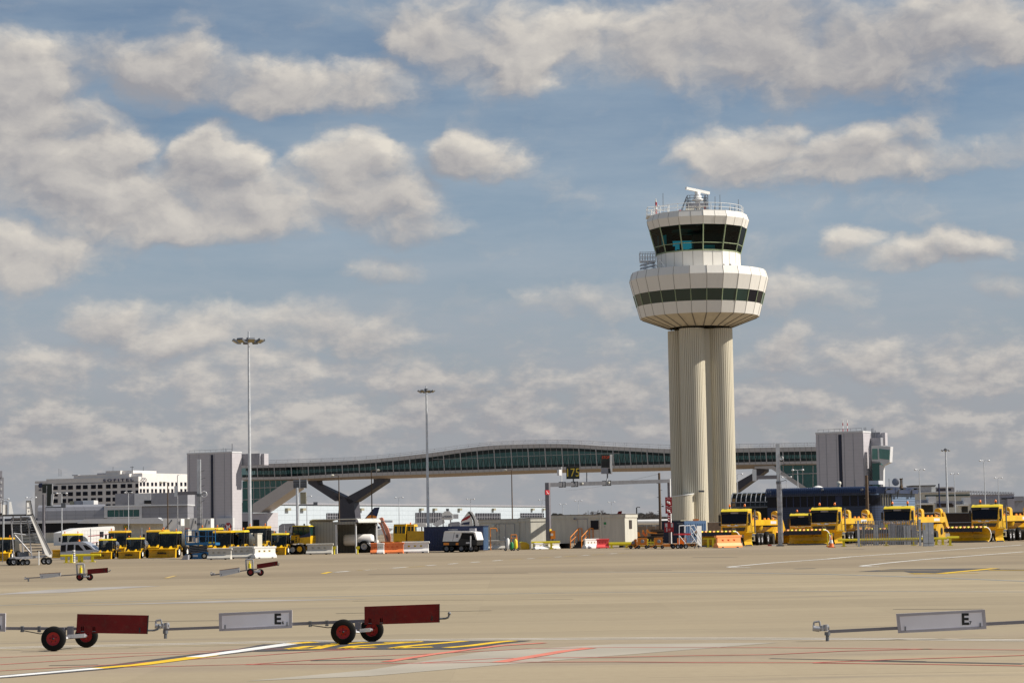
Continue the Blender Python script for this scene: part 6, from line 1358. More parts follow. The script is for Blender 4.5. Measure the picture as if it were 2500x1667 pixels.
for u in (705, 950, 1040):
    c = f.loc(*cA(u, 1222), 0)
    if u != 1040: add_wheel(o, .30, .2, (c[0], .12, .30), 'y', 'galv')
add_wheel(o, .3, .2, (f.loc(*cA(950, 1222))[0], 1.6, .3), 'y', 'galv'); add_wheel(o, .3, .2, (f.loc(*cA(705, 1222))[0], 1.6, .3), 'y', 'galv')
mb = MB(); q = f.loc(*cA(840, 1050), .8); mb.lathe([(.1, q[2]), (.08, q[2]+.15)], 8, c=(q[0], .8, 0)); mb.build('beacon', 'beacon', o)
# ------------------------------------------------------------ passenger stairs
def cS(u, v): return (u*.1339, 1190+v*.1339)
f = Fr(75, 1379, a=24); o = thing('passenger_stairs', 'tall mobile passenger stairs with white side panels and dark platform at the left', 'stairs', f)
S = lambda *p: [cS(*q) for q in p]
mb = MB(); pp(mb, f, S((35,490),(600,480),(598,508),(40,518)), 0, 2.2); mb.build('platform', 'black', o)
mb = MB(); pp(mb, f, S((548,520),(600,492),(935,1200),(945,1265),(900,1265),(830,1225)), .0, .08); mb.build('side_panel', 'white_plastic', o)
mb = MB(); pp(mb, f, S((548,520),(600,492),(935,1200),(945,1265),(900,1265),(830,1225)), 1.5, 1.58); mb.build('side_panel', 'white_plastic', o)
mb = MB(); pp(mb, f, S((480,240),(565,245),(580,300),(600,480),(482,498)), .0, .07); pr = mb.build('platform_panel', 'white_plastic', o)
mb = MB(); pp(mb, f, S((505,350),(548,350),(548,378),(505,378)), -.015, -.001); pp(mb, f, S((520,410),(538,410),(538,440),(520,440)), -.015, -.001); mb.build('panel_marking', 'galv', pr)
mb = MB(); pp(mb, f, S((45,310),(130,310),(125,490),(40,495)), 0, .07); mb.build('platform_panel', 'white_plastic', o)
mb = MB(); pp(mb, f, S((170,255),(205,258),(245,480),(160,485)), 1.9, 1.97); mb.build('platform_panel', 'white_plastic', o)
mb = MB(); 
for pts in (((480,498),(480,240),(560,240),(600,470),(700,700),(940,1200)), ((40,510),(42,250),(130,250),(130,480))): mb.path([f.loc(*cS(*p), -.03) for p in pts], .035, 5)
mb.build('handrail', 'galv_dark', o)
mb = MB()
n = 16
for i in range(n):
    t = i/(n-1); u = 560+(900-560)*t; v = 530+(1240-530)*t; p = f.loc(*cS(u, v), 0); mb.bx(p[0]-.4, p[0]-.08, .08, 1.5, p[2]-.05, p[2])
mb.build('step_tread', 'galv_dark', o)
mb = MB()
for i in range(7): v = 560+i*38; a, b = f.loc(*cS(245, v), 1.2), f.loc(*cS(560, v), 1.2); mb.bx(a[0], b[0], 1.1, 1.3, a[2]-.03, a[2]+.04)
for i in range(7): v = 840+i*55; a, b = f.loc(*cS(410+i*8, v), 1.3), f.loc(*cS(690+i*15, v), 1.3); mb.bx(a[0], b[0], 1.2, 1.4, a[2]-.03, a[2]+.04)
mb.build('under_rungs', 'galv_dark', o)
mb = MB()
for pts in (((205,590),(250,1250)), ((385,790),(420,1180)), ((500,600),(540,800)), ((530,780),(575,1240)), ((250,830),(530,870)), ((270,860),(560,1190)), ((205,560),(520,560)), ((240,520),(240,600)), ((380,520),(380,800))):
    mb.tube(f.loc(*cS(*pts[0]), .3), f.loc(*cS(*pts[1]), .3), .055, n=6); mb.tube(f.loc(*cS(*pts[0]), 1.4), f.loc(*cS(*pts[1]), 1.4), .055, n=6)
mb.build('support_frame', 'galv', o)
mb = MB(); pp(mb, f, S((220,1270),(860,1228),(860,1262),(500,1300),(225,1300)), .15, 1.5); mb.build('chassis', 'galv', o)
mb = MB(); pp(mb, f, S((345,1180),(520,1160),(530,1250),(350,1260)), .6, 1.2); mb.build('engine_box', 'galv_dark', o)
for u, v, rr in ((255,1360,.27), (502,1358,.22), (890,1320,.27), (412,1350,.18)): c = f.loc(*cS(u, v)); add_wheel(o, rr, .2, (c[0], .1, rr), 'y', 'galv_dark'); add_wheel(o, rr, .2, (c[0], 1.5, rr), 'y', 'galv_dark')
MB().tube((f.loc(*cS(706,1250))[0], 0, 0), (f.loc(*cS(706,1250))[0], 0, 1.0), .05, n=6).build('jack_leg', 'white_paint', o)
f = Fr(0, 1372); o = thing('passenger_stairs', 'white stair panel of a second passenger stairs cut by the left edge', 'stairs', f)
mb = MB(); pp(mb, f, S((-80,285),(22,285),(22,460),(-80,470)), 1, 1.1); mb.build('platform_panel', 'white_plastic', o); mb = MB(); pp(mb, f, S((-80,465),(30,465),(30,490),(-80,490)), .9, 2.5); mb.build('platform', 'black', o)
mb = MB(); mb.tube((f.loc(-2,1300)[0], 1.2, 0), (f.loc(-2,1300)[0], 1.2, f.loc(0,1254,1)[2]), .03); mb.tube((f.loc(-10,1300)[0], 1.2, 0), (f.loc(-10,1300)[0], 1.2, f.loc(0,1254,1)[2]), .03); mb.build('support_frame', 'galv_dark', o)
# ------------------------------------------------------------ scissor lift
f = Fr(487, 1364, a=-8); o = thing('scissor_lift', 'blue scissor lift with raised railed platform among the yellow tractors', 'scissor lift', f)
def cL(u, v): return (440+u*.1105, 1270+v*.1105)
Lp = lambda *p: [cL(*q) for q in p]
mb = MB(); pp(mb, f, Lp((110,740),(640,690),(655,770),(600,850),(170,850),(110,790)), 0, 1.2); ch = mb.build('chassis', 'blue_lift', o)
mb = MB()
for k in range(4):
    for s_, d in ((0, .1), (1, .2)):
        a = (190 if s_ else 600, 555+k*38); b = (600 if s_ else 190, 593+k*38); mb.tube(f.loc(*cL(*a), d), f.loc(*cL(*b), d), .055, n=4); mb.tube(f.loc(*cL(*a), d+.9), f.loc(*cL(*b), d+.9), .055, n=4)
pp(mb, f, Lp((200,560),(590,560),(590,690),(200,700)), .5, .7); mb.build('scissor_arms', 'galv_dark', o)
mb = MB(); pp(mb, f, Lp((105,495),(560,480),(780,490),(780,545),(110,545)), -.05, 1.25); mb.build('platform', 'blue_lift', o)
mb = MB()
for d in (-.05, 1.25):
    for u in (112, 330, 420, 565, 620, 710, 775): mb.tube(f.loc(*cL(u, 520), d), f.loc(*cL(u, 215 if u > 500 else 225), d), .035, n=5)
    for v in (225, 350): mb.tube(f.loc(*cL(112, v), d), f.loc(*cL(775, v), d), .035, n=5)
for u in (112, 775): mb.tube(f.loc(*cL(u, 225), -.05), f.loc(*cL(u, 225), 1.25), .035, n=5)
mb.build('guard_rail', 'blue_lift', o)
mb = MB(); pp(mb, f, Lp((190,330),(245,330),(245,470),(190,470)), .1, .4); mb.build('control_box', 'black', o); mb = MB(); pp(mb, f, Lp((625,470),(690,470),(690,505),(625,505)), -.08, -.06); pp(mb, f, Lp((725,470),(765,470),(765,500),(725,500)), -.08, -.06); mb.build('label_plate', 'rail_yellow', o)
mb = MB(); pp(mb, f, Lp((275,760),(390,760),(390,800),(275,800)), -.02, .0); mb.build('side_plate', 'grey_light', ch)
for u in (210, 540): c = f.loc(*cL(u, 820)); add_wheel(o, .24, .18, (c[0], -.05, .24), 'y', 'cabinet_pale'); add_wheel(o, .24, .18, (c[0], 1.2, .24), 'y', 'cabinet_pale')
f = Fr(447, 1366); mb = MB(); pp(mb, f, Lp((5,880),(90,770),(170,760),(170,880)), 0, .8); tag(mb.build('wheel_chock', 'grey_mid'), 'dark grey sloping block at the left foot of the blue scissor lift', 'block', f=f)
# cabinets
for x0, xc, x1, yt, yb, lab in ((594, 612, 616, 1303, 1356, 'olive electric cabinet left of the tall mast base'), (621, 629, 640, 1303, 1356, 'pale sunlit electric cabinet right of the tall mast base')):
    f = Fr(xc, yb, a=-30 if x1-xc > 6 else -12); o = thing('electric_cabinet', lab, 'cabinet', f, 'electric cabinets at the mast base'); w = -f.loc(x0, yt+10)[0]; d = f.side(x1, yt+10)[1]; h = f.loc(xc, yt)[2]
    MB().bx(-w, 0, 0, d, .0, h).build('housing', 'cabinet_olive' if x1-xc < 6 else 'cabinet_pale', o); MB().bx(-w-.04, .04, -.04, d+.04, h+.002, h+.06).build('lid', 'cabinet_pale', o); MB().bx(-w*.5-.01, -w*.5+.01, -.012, .0, .3, h-.1).build('door_gap', 'black', o)
# ------------------------------------------------------------ corrugated hut
f = Fr(870, 1350.5, a=-20); o = thing('corrugated_hut', 'grey corrugated shelter with curved sunlit roof edge and dark open front', 'shelter', f)
K = lambda *p: [cC(*q) for q in p]
w = -f.loc(758, 1300)[0]; zt = f.loc(*cC(230, 868))[2]; z1 = f.loc(*cC(0, 812))[2]; xo0 = f.loc(820, 1300)[0]; dd = 4.5
m = MB(); m.bx(-w, xo0, 0, .06, 0, z1-.25); m.bx(-w, -w+.06, .06, dd, 0, z1-.3); m.bx(-w, 0, dd, dd+.06, 0, z1-.3); m.bx(xo0, 0, 0, .06, zt, z1-.25); m.build('wall', 'corrug_hut', o)
for c_ in ((-.1, 0, .0, .12), (-.1, 0, dd-.12, dd), (xo0-.05, xo0+.1, -.02, .1)): MB().bx(*c_, 0, zt).build('corner_post', 'grey_light', o)
m = MB(); m.bx(xo0+.1, -.15, dd-.2, dd-.1, 0, zt); m.tube((xo0+.3, dd-.3, .4), (-.3, dd-.3, zt-.1), .05, n=4); m.bx(xo0+.1, -.1, dd-.25, dd-.2, zt*.5-.05, zt*.5+.05); m.build('inner_wall', 'dark_in', o)
xe = f.loc(877, 1275)[0]; R_ = 0; r = min(.62, xe*.9)
prf = [(-w-.05, z1-.3), (-w+.02, z1-.08), (-w+.3, z1)]+[(0, z1)]+[(xe-r+r*math.sin(t), z1-r*1.1+r*1.1*math.cos(t)) for t in [PI/2*i/6 for i in range(7)]]
m = MB()
k = 17
for i in range(k):
    y0 = -.15+(dd+.3)*i/k; y1 = -.15+(dd+.3)*(i+.6)/k; m.prism([(x, z) for x, z in prf]+[(x*(1 if x < 0 else .97), z-.06) for x, z in prf[::-1]], y0, y1); y2 = -.15+(dd+.3)*(i+1)/k
    m.prism([(x, z-.03) for x, z in prf]+[(x*(1 if x < 0 else .97), z-.08) for x, z in prf[::-1]], y1, y2)
m.build('curved_roof', 'hut_roof', o)
# ------------------------------------------------------------ fuel trailer behind hut
f = Fr(890, 1349, a=-8); o = thing('tank_trailer', 'white tank trailer with black spoked wheel between the hut and the orange barriers', 'tank trailer', f)
mb = MB(); a = f.loc(*cC(312, 1035), .9); b = f.loc(*cC(492, 1035), .9); mb.lathe([(.1, a[0]-1.2), (.42, a[0]-1.15), (.5, a[0]-1.0), (.5, b[0]-.25), (.4, b[0]-.05), (.1, b[0])], 18, c=(0, .9, a[2]), ax='x'); mb.build('tank', 'plane_white', o)
c = f.loc(*cC(385, 1128)); add_wheel(o, .52, .3, (c[0], .2, .55), 'y', 'galv'); add_wheel(o, .5, .3, (f.loc(*cC(465, 1128))[0], .5, .5), 'y', 'black'); add_wheel(o, .52, .3, (c[0], 1.6, .55), 'y', 'galv')
mb = MB(); pp(mb, f, K((312,1065),(480,1065),(480,1100),(312,1100)), .3, 1.5); mb.build('chassis', 'black', o); mb = MB(); pp(mb, f, K((415,1065),(440,1062),(475,1100),(455,1105)), .0, .4); mb.build('mudguard', 'grey_light', o)
mb = MB(); pp(mb, f, K((492,1040),(522,1036),(524,1062),(494,1062)), .2, 1.0); mb.build('end_box', 'plane_white', o)
# orange boom
f = Fr(945, 1345); o = thing('conveyor_boom', 'faded salmon conveyor boom sticking up left of the yellow loader', 'boom', f)
mb = MB(); pp(mb, f, K((520,815),(575,793),(592,805),(595,835),(640,905),(668,1000),(668,1052),(612,1052),(600,990),(558,880),(525,838)), 0, .7); mb.build('boom', 'salmon', o)
mb = MB(); pp(mb, f, K((560,1052),(690,1052),(690,1100),(560,1100)), .1, 1.8); mb.build('turntable', 'orange', o); mb = MB(); mb.tube(f.loc(*cC(530,830), -.05), f.loc(*cC(600,840), -.05), .05, n=5); mb.tube(f.loc(*cC(570,850), -.06), f.loc(*cC(640,1040), -.06), .05, n=5); mb.build('hydraulic_ram', 'galv_dark', o)
MB().bx(f.loc(*cC(530,1080))[0], f.loc(*cC(690,1080))[0], .2, 1.7, .0, f.loc(*cC(600,1100))[2]).build('base_frame', 'yellow_dirty', o)
# yellow loader
f = Fr(1035, 1344, a=-10); o = thing('yellow_loader', 'yellow airport loader with glazed driver cab and long engine body left of the blue container', 'loader', f)
mb = MB(); pp(mb, f, K((698,965),(828,965),(828,1060),(698,1060)), 0, 2.0); cb = mb.build('cab_lower', 'yellow', o)
mb = MB(); pp(mb, f, K((712,885),(826,885),(828,965),(700,965)), .05, 1.9); mb.build('cab_glass', 'dark_glass_green', o)
mb = MB()
for u in (702, 742, 758, 786, 826): mb.tube(f.loc(*cC(u+4, 885), .02), f.loc(*cC(u, 968), .02), .05, n=4)
mb.build('cab_pillar', 'yellow', o)
mb = MB(); pp(mb, f, K((702,868),(832,865),(832,888),(704,888)), -.05, 2.05); mb.build('cab_roof', 'yellow', o)
mb = MB(); pp(mb, f, K((845,940),(1024,940),(1024,1060),(845,1060)), .1, 1.9); mb.build('engine_body', 'yellow_dirty', o)
mb = MB(); pp(mb, f, K((832,868),(915,868),(920,892),(832,890)), .4, 1.9); pp(mb, f, K((835,890),(848,890),(848,940),(835,940)), .45, .6); pp(mb, f, K((880,890),(888,890),(888,940),(880,940)), .45, .6); pp(mb, f, K((912,890),(920,890),(922,940),(914,940)), .45, .6); mb.build('rear_cab_frame', 'yellow', o)
mb = MB(); pp(mb, f, K((848,892),(912,892),(914,940),(848,940)), .5, 1.8); mb.build('rear_cab_glass', 'dark_glass_green', o)
mb = MB(); pbg(mb, f, 961, 1034, 1323, .2, 1.8); mb.build('chassis', 'black', o); MB().tube(f.loc(*cC(880,868), .6), f.loc(*cC(880,850), .6), .06, n=6).build('beacon', 'beacon', o)
for u in (740, 960): c = f.loc(*cC(u, 1120)); add_wheel(o, .45, .3, (c[0], .1, .45), 'y', 'galv_dark')
# blue container + gpu
f = Fr(1180, 1346, a=-14); o = thing('blue_container', 'long navy container with bright blue ribbed end behind the white ground power unit', 'container', f)
w = -f.loc(1035, 1310)[0]; d = f.side(1191.5, 1310)[1]; h = f.loc(1180, 1285)[2]
MB().bx(-w, 0, 0, d, .1, h).build('body', 'navy', o); mb = MB()
n = 34
for i in range(n): x = -w+.1+(w-.3)*i/n; mb.bx(x, x+(w/n)*.55, -.035, 0, .25, h-.25)
mb.build('side_ribs', 'navy', o); mb = MB()
for i in range(8): y = .12+(d-.2)*i/8; mb.bx(0, .05, y, y+.14, .25, h-.1)
mb.build('end_ribs', 'blue_box', o); MB().bx(.0, .02, .02, d-.02, .15, h-.02).build('end_wall', 'blue_box', o)
MB().bx(-w-.02, .08, -.05, d+.02, h, h+.08).build('top_rail', 'blue_roof', o)
mb = MB()
for k in range(9): pb(mb, f, 1095+k*2.5, 1096.6+k*2.5, 1291+(k%2)*.6, 1293.4, -.05, -.036)
mb.build('faded_lettering', 'grey_light', o)
mb = MB(); pb(mb, f, 1146, 1160, 1289, 1302, -1.0, -.5); pbg(mb, f, 1151, 1155, 1302, -.8, -.7); mb.build('side_cabinet', 'grey_mid', o)
f = Fr(1093, 1348, a=-16); o = thing('ground_power_unit', 'white and black wheeled ground power unit in front of the blue container', 'power unit', f)
mb = MB(); pp(mb, f, K((1238,950),(1425,950),(1388,1050),(1222,1050)), 0, 1.7); mb.build('white_cover', 'steel_white', o)
mb = MB(); pp(mb, f, K((1238,948),(1248,940),(1500,940),(1560,950),(1572,960),(1415,958)), -.05, 1.9); pp(mb, f, K((1550,958),(1570,958),(1590,1035),(1578,1035)), -.02, 1.8); pp(mb, f, K((1410,958),(1425,958),(1400,1035),(1390,1035)), -.02, .1); mb.build('roof_shell', 'plane_white', o)
mb = MB(); pp(mb, f, K((1422,965),(1552,965),(1572,1020),(1408,1020)), .15, 1.7); mb.build('dark_screen', 'dark_glass', o)
mb = MB(); pp(mb, f, K((1224,1052),(1390,1052),(1400,1018),(1590,1035),(1585,1090),(1226,1092)), -.02, 1.75); mb.build('black_body', 'black', o)
mb = MB(); pp(mb, f, K((1232,1064),(1290,1064),(1290,1088),(1232,1088)), -.03, -.021); pp(mb, f, K((1362,1064),(1390,1064),(1390,1088),(1362,1088)), -.03, -.021); mb.build('amber_panel', 'orange', o)
mb = MB(); pp(mb, f, K((1345,952),(1350,952),(1330,1046),(1326,1046)), -.01, 0); pp(mb, f, K((1365,975),(1388,975),(1386,1010),(1362,1010)), -.02, 0); mb.build('panel_gap', 'galv_dark', o)
mb = MB(); pp(mb, f, K((1470,1058),(1510,1056),(1510,1072),(1470,1074)), -.04, -.022); mb.tube(f.loc(*cC(1520,990), -.1), f.loc(*cC(1520,1110), -.1), .06, n=6); mb.build('control_panel', 'grey_light', o)
for u in (1262, 1420, 1525): c = f.loc(*cC(u, 1135)); add_wheel(o, .33, .22, (c[0], .1, .33), 'y', 'galv_dark'); add_wheel(o, .33, .22, (c[0], 1.5, .33), 'y', 'galv_dark')
f = Fr(1150, 1343); o = thing('yellow_pallet_trailer', 'flat yellow dolly on the ground right of the ground power unit', 'dolly', f); mb = MB(); pp(mb, f, K((1530,1095),(1668,1093),(1668,1112),(1530,1112)), 0, 1.4); mb.build('deck', 'orange', o); mb = MB(); pp(mb, f, K((1540,1112),(1660,1112),(1660,1130),(1540,1130)), .1, 1.3); mb.build('frame', 'dark_in', o)
for u in (1560, 1640): add_wheel(o, .14, .1, (f.loc(*cC(u,1130))[0], .05, .14), 'y', 'galv_dark')
# ------------------------------------------------------------ portable cabins
D_ = lambda *p: [cD(*q) for q in p]
def cabin(label, pxL, pxC, pxR, yt, yb, a, parts, lift=0.0, grp='beige portable cabins'):
    f = Fr(pxC, yb, a=a); o = thing('portable_cabin', label, 'cabin', f, grp); w = -f.loc(pxL, yb-30)[0]; d = f.side(pxR, yb-30)[1]; h = f.loc(pxC, yt)[2]
    MB().bx(-w, 0, 0, d, lift, h-.28).build('wall', 'cabin', o); MB().bx(-w-.06, .06, -.06, d+.06, h-.278, h).build('roof_trim', 'cabin', o); MB().bx(-w-.1, .1, -.1, d+.1, h+.002, h+.06).build('roof', 'cabin_roof', o)
    mb = MB()
    for x in (-w+.06, -w*.5, -.06): mb.bx(x-.05, x+.05, -.03, .0, lift, h-.28)
    mb.build('panel_joint', 'cabin', o)
    if lift:
        mb = MB(); mb.bx(-w+.2, -w+.6, .1, d-.1, 0, lift); mb.bx(-.6, -.2, .1, d-.1, 0, lift); mb.bx(-w*.5-.2, -w*.5+.2, .1, d-.1, 0, lift); mb.build('footing', 'dark_in', o)
    return f, o, w, d, h
f, o, w, d, h = cabin('low beige cabin with double doors and sunlit end left of the gantry post', 1170, 1269, 1296, 1267, 1338, -22, None)
mb = MB(); pb(mb, f, 1212, 1256, 1278, 1322, -.03, 0); dr = mb.build('double_door', 'cabin', o); mb = MB()
for px in (1212, 1234, 1256): pb(mb, f, px-.4, px+.4, 1278, 1322, -.05, -.031)
pb(mb, f, 1212, 1256, 1277.5, 1278.5, -.05, -.031); mb.build('door_gap', 'grey_mid', dr); mb = MB(); pb(mb, f, 1200, 1207, 1280, 1285.5, -.2, -.001); mb.build('wall_lamp', 'cabinet_pale', o)
def sidebox(f, x0, x1, y0, y1, mt, nm, par, dpt=.04):
    p = f.side(x0, (y0+y1)/2, 0); q = f.side(x1, (y0+y1)/2, 0); MB().bx(-.05, dpt, p[1], q[1], f.side((x0+x1)/2, y1)[2], f.side((x0+x1)/2, y0)[2]).build(nm, mt, par)
sidebox(f, 1284, 1292, 1281, 1303, 'dark_glass', 'end_window', o)
f, o, w, d, h = cabin('sunlit beige cabin end with small dark window directly behind the gantry post', 1270, 1297, 1366, 1265, 1338, -60, None)
sidebox(f, 1345.5, 1351, 1280, 1293, 'dark_glass', 'end_window', o); 
f, o, w, d, h = cabin('long raised beige cabin with door, steps and sunlit right end', 1343, 1527, 1556, 1255, 1336, -16, None, lift=.45)
mb = MB(); pb(mb, f, 1411, 1434, 1267, 1319, -.04, 0); dr = mb.build('cabin_door', 'cabin', o); mb = MB(); pb(mb, f, 1410.3, 1411, 1267, 1320, -.06, 0); pb(mb, f, 1434, 1434.8, 1267, 1320, -.06, 0); pb(mb, f, 1410.3, 1434.8, 1266, 1267, -.06, 0); mb.build('door_frame', 'grey_mid', dr); mb = MB(); pb(mb, f, 1412, 1414, 1296, 1297, -.1, -.041); mb.build('handle', 'galv_dark', dr)
mb = MB(); pb(mb, f, 1442, 1461, 1270, 1292, -.06, 0); wn = mb.build('cabin_window', 'brown_wall', o); mb = MB(); pb(mb, f, 1443.5, 1459.5, 1271.5, 1290.5, -.07, -.061); mb.build('pane', 'dark_glass', wn)
mb = MB(); pb(mb, f, 1464.5, 1468, 1254, 1315, -.12, -.0); mb.build('downpipe', 'cabinet_pale', o); mb = MB(); pb(mb, f, 1400, 1405, 1264, 1268, -.3, 0); mb.build('wall_lamp', 'galv_dark', o)
mb = MB(); pb(mb, f, 1474, 1480, 1274, 1280, -.01, 0); mb.build('green_notice', 'green_paint', o)
mb = MB(); pb(mb, f, 1474, 1478, 1284, 1286, -.01, 0); mb.build('notice_text', 'grey_mid', o)
sidebox(f, 1535.5, 1542, 1269, 1290, 'brown_wall', 'end_window', o)
f = Fr(1415, 1338, a=-10); o = thing('cabin_steps', 'black steps with orange handrails at the long cabin door', 'steps', f); x0 = f.loc(1398,1330)[0]; x1 = f.loc(1422,1330)[0]; zt = f.loc(1410,1320)[2]
for i in range(4): MB().bx(x0+.1*i, x1+.1*i, .28*i, .28*i+.3, .0, .13+zt*.9*(i+1)/4-.1).build('step_tread', 'black', o)
for px in (1393, 1420):
    a = f.loc(px, 1337); pts = [(a[0], 0, 0), (a[0], 0, 1.0), (a[0]+.6, 1.0, zt+1.1), (a[0]+.9, 1.1, zt+1.1), (a[0]+.9, 1.1, zt)]
    MB().path(pts, .045, 5).join(MB().tube((a[0], 0, .6), (a[0]+.6, 1.0, zt+.6), .035, n=5)).join(MB().tube((a[0]+.6, 1.0, zt+1.1), (a[0]+.6, 1.0, zt), .045, n=5)).join(MB().tube((a[0]+.3, .5, (1.0+zt+1.1)/2), (a[0]+.3, .5, .3), .035, n=5)).build('handrail', 'orange', o)
# extinguishers, trolleys, bins at cabins
f = Fr(1240, 1344); o = thing('wheeled_extinguisher', 'white and green wheeled fire extinguisher in front of the grey barrier', 'extinguisher', f)
MB().lathe([(.13, .12), (.15, .2), (.15, .95), (.06, 1.08)], 10).build('white_bottle', 'white_paint', o); MB().lathe([(.13, .1), (.15, .18), (.15, .6), (.08, .75)], 10, c=(.34, 0, 0)).build('green_bottle', 'green_paint', o)
MB().path([(-.2, 0, .1), (-.25, .1, 1.1), (-.35, .1, 1.2)], .025, 5).join(MB().path([(.5, 0, .1), (.52, .1, 1.1), (.62, .1, 1.2)], .025, 5)).build('frame', 'galv_dark', o); add_wheel(o, .12, .06, (-.2, -.1, .12)); add_wheel(o, .12, .06, (.5, -.1, .12))
f = Fr(1256, 1343.5); o = thing('orange_trolley', 'tall orange hand trolley carrying a yellow bottle', 'trolley', f); h = f.loc(1256, 1305)[2]
MB().path([(-.25, 0, .05), (-.28, .1, h), (.2, .1, h), (.3, 0, .05)], .04, 5).join(MB().tube((-.27, .05, h*.5), (.25, .05, h*.5), .03)).join(MB().tube((-.27, .05, h*.8), (.22, .05, h*.8), .03)).build('frame', 'orange', o); MB().lathe([(.14, .15), (.17, .25), (.17, .8), (.05, 1.0)], 10, c=(.1, -.1, 0)).build('bottle', 'rail_yellow', o); add_wheel(o, .13, .07, (-.25, -.1, .13)); add_wheel(o, .13, .07, (.3, -.1, .13))
f = Fr(1281, 1341, a=10); o = thing('yellow_grit_box', 'yellow grit box with sloping lid right of the orange trolley', 'grit box', f); mb = MB(); pp(mb, f, D_((314,1140),(314,1062),(330,1054),(372,1062),(402,1085),(406,1138)), 0, .8); mb.build('box', 'yellow', o); mb = MB(); pp(mb, f, D_((312,1060),(330,1052),(374,1060),(404,1083),(402,1088),(370,1066),(330,1058),(314,1066)), -.04, .84); mb.build('lid', 'rail_yellow', o)
f = Fr(1349, 1340); o = thing('orange_box_on_post', 'orange control box mounted beside the gantry post foot', 'control box', f); mb = MB(); pp(mb, f, D_((628,935),(678,935),(680,1022),(628,1024)), 0, .5); mb.build('box', 'orange', o); mb = MB(); pp(mb, f, D_((628,965),(655,965),(655,990),(628,990)), -.03, -.001); mb.build('white_label', 'white_paint', o); MB().bx(-.1, .1, .2, .3, 0, 1.2).build('post', 'galv_dark', o)
f = Fr(1206, 1342); MB_ = MB().path([(-.3, 0, 0), (-.3, 0, 1.9), (.25, 0, 1.9), (.3, .1, 1.6)], .045, 5); tag(MB_.build('orange_handrail', 'orange'), 'bent orange handrail before the double doors of the low cabin', 'handrail', f=f)
# ------------------------------------------------------------ gantry
f = Fr(1340, 1340, a=0); P1 = f.o; g2 = Fr(1637, 1327); ag = math.degrees(math.atan2(g2.o.y-P1.y, g2.o.x-P1.x)); f = Fr(1340, 1340, a=ag)
o = thing('stand_gantry', 'grey goalpost gantry carrying the stand number sign and the stop display', 'gantry', f)
Lg = (g2.o-P1).length; h = f.loc(1340, 1178)[2]; h1 = f.loc(1634, 1169)[2]; hb = (h+h1)/2
ZB = lambda x: h+(h1-h)*x/Lg
MB().bx(-.2, .2, -.18, .18, 0, h).build('left_post', 'frame_grey', o); MB().prism([(.203, ZB(.2)-.38), (Lg-.23, ZB(Lg)-.38), (Lg-.23, ZB(Lg)-.02), (.203, ZB(.2)-.02)], -.15, .15).build('cross_beam', 'beam_dark', o)
rp = MB(); rp.bx(Lg-.22, Lg-.02, -.12, .12, 0, h1-.1); rp.build('right_post', 'frame_grey', o); MB().bx(Lg+.02, Lg+.2, -.1, .12, 0, h1).build('white_duct', 'white_paint', o)
MB().bx(-.3, .3, -.28, .28, 0, .12).build('base_plate', 'galv_dark', o); mb = MB().bx(-.22, .22, -.2, -.185, f.loc(1340, 1299)[2], f.loc(1340, 1291)[2]); mb.build('yellow_band', 'sign_yellow', o)
mb = MB(); 
for px in (1370, 1376, 1400, 1406, 1476, 1487): x = f.loc(px, 1178)[0]; mb.bx(x-.05, x+.05, -.22, .22, ZB(x)-.46, ZB(x)+.04)
mb.build('clamp', 'galv_dark', o)
for px in (1415, 1480): MB().lathe([(.1, -.25), (.14, -.12), (.08, -.08)], 8, c=(f.loc(px, 1177)[0], -.25, ZB(f.loc(px, 1177)[0]))).build('camera_dome', 'cabinet_pale', o)
def face(mb, fa, fb, y=0):
    A = Matrix.Translation(fa.o) @ Matrix.Rotation(fa.a, 4, 'Z'); B = Matrix.Translation(fb.o) @ Matrix.Rotation(fb.a, 4, 'Z'); K = B.inverted() @ A
    if isinstance(mb, MB): return mb.xf(K)
    mb.data.transform(K); return mb
def on_beam(px):
    q = Vector(f.loc(px, 1176)); g = Fr(px, Y=100); R0 = Matrix.Translation(f.o) @ Matrix.Rotation(f.a, 4, 'Z'); g.o = R0 @ Vector((q.x, 0, 0)); g.s = ppm(g.o); return g
fs = on_beam(1398)
sg = MB(); pb(sg, fs, 1382.5, 1414.5, 1139, 1168.5, -.2, .1); face(sg, fs, f); sg = sg.build('stand_number_sign', 'sign_dark', o); q = fs.loc(1398, 1154, -.21); tx = text('stand_number', '175', 1.05, 'sign_yellow', sg, (q[0]-.0, -.215, q[2]), t=.01, sx=.86); face(tx, fs, f)
mb = MB(); 
for (a, b, c, d) in ((1382.5,1414.5,1139,1140),(1382.5,1414.5,1167.5,1168.5),(1382.5,1383.3,1140,1167.5),(1413.7,1414.5,1140,1167.5)): pb(mb, fs, a, b, c, d, -.25, -.201)
face(mb, fs, f)
mb.build('sign_frame', 'black', sg)
MB().bx(f.loc(1400,1170)[0]-.05, f.loc(1400,1170)[0]+.05, -.05, .05, ZB(f.loc(1400,1170)[0])-.1, f.loc(1400,1168)[2]).build('sign_stalk', 'galv_dark', o)
fd = on_beam(1481)
dp = MB(); pp(dp, fd, [(1467.5,1110),(1489,1110),(1489,1141),(1468,1141)], -.3, .3); face(dp, fd, f); dp = dp.build('stop_display', 'sign_dark', o); mb = MB(); pp(mb, fd, [(1489,1109),(1495,1109),(1495,1156),(1492,1156),(1489,1140)], -.45, .5); face(mb, fd, f); mb.build('white_hood', 'white_paint', dp)
q = fd.loc(1479, 1116.5, -.36); tx = text('stop_word', 'STOP', .36, 'led_red', dp, (q[0], -.36, q[2]), t=.004, sx=.85); face(tx, fd, f)
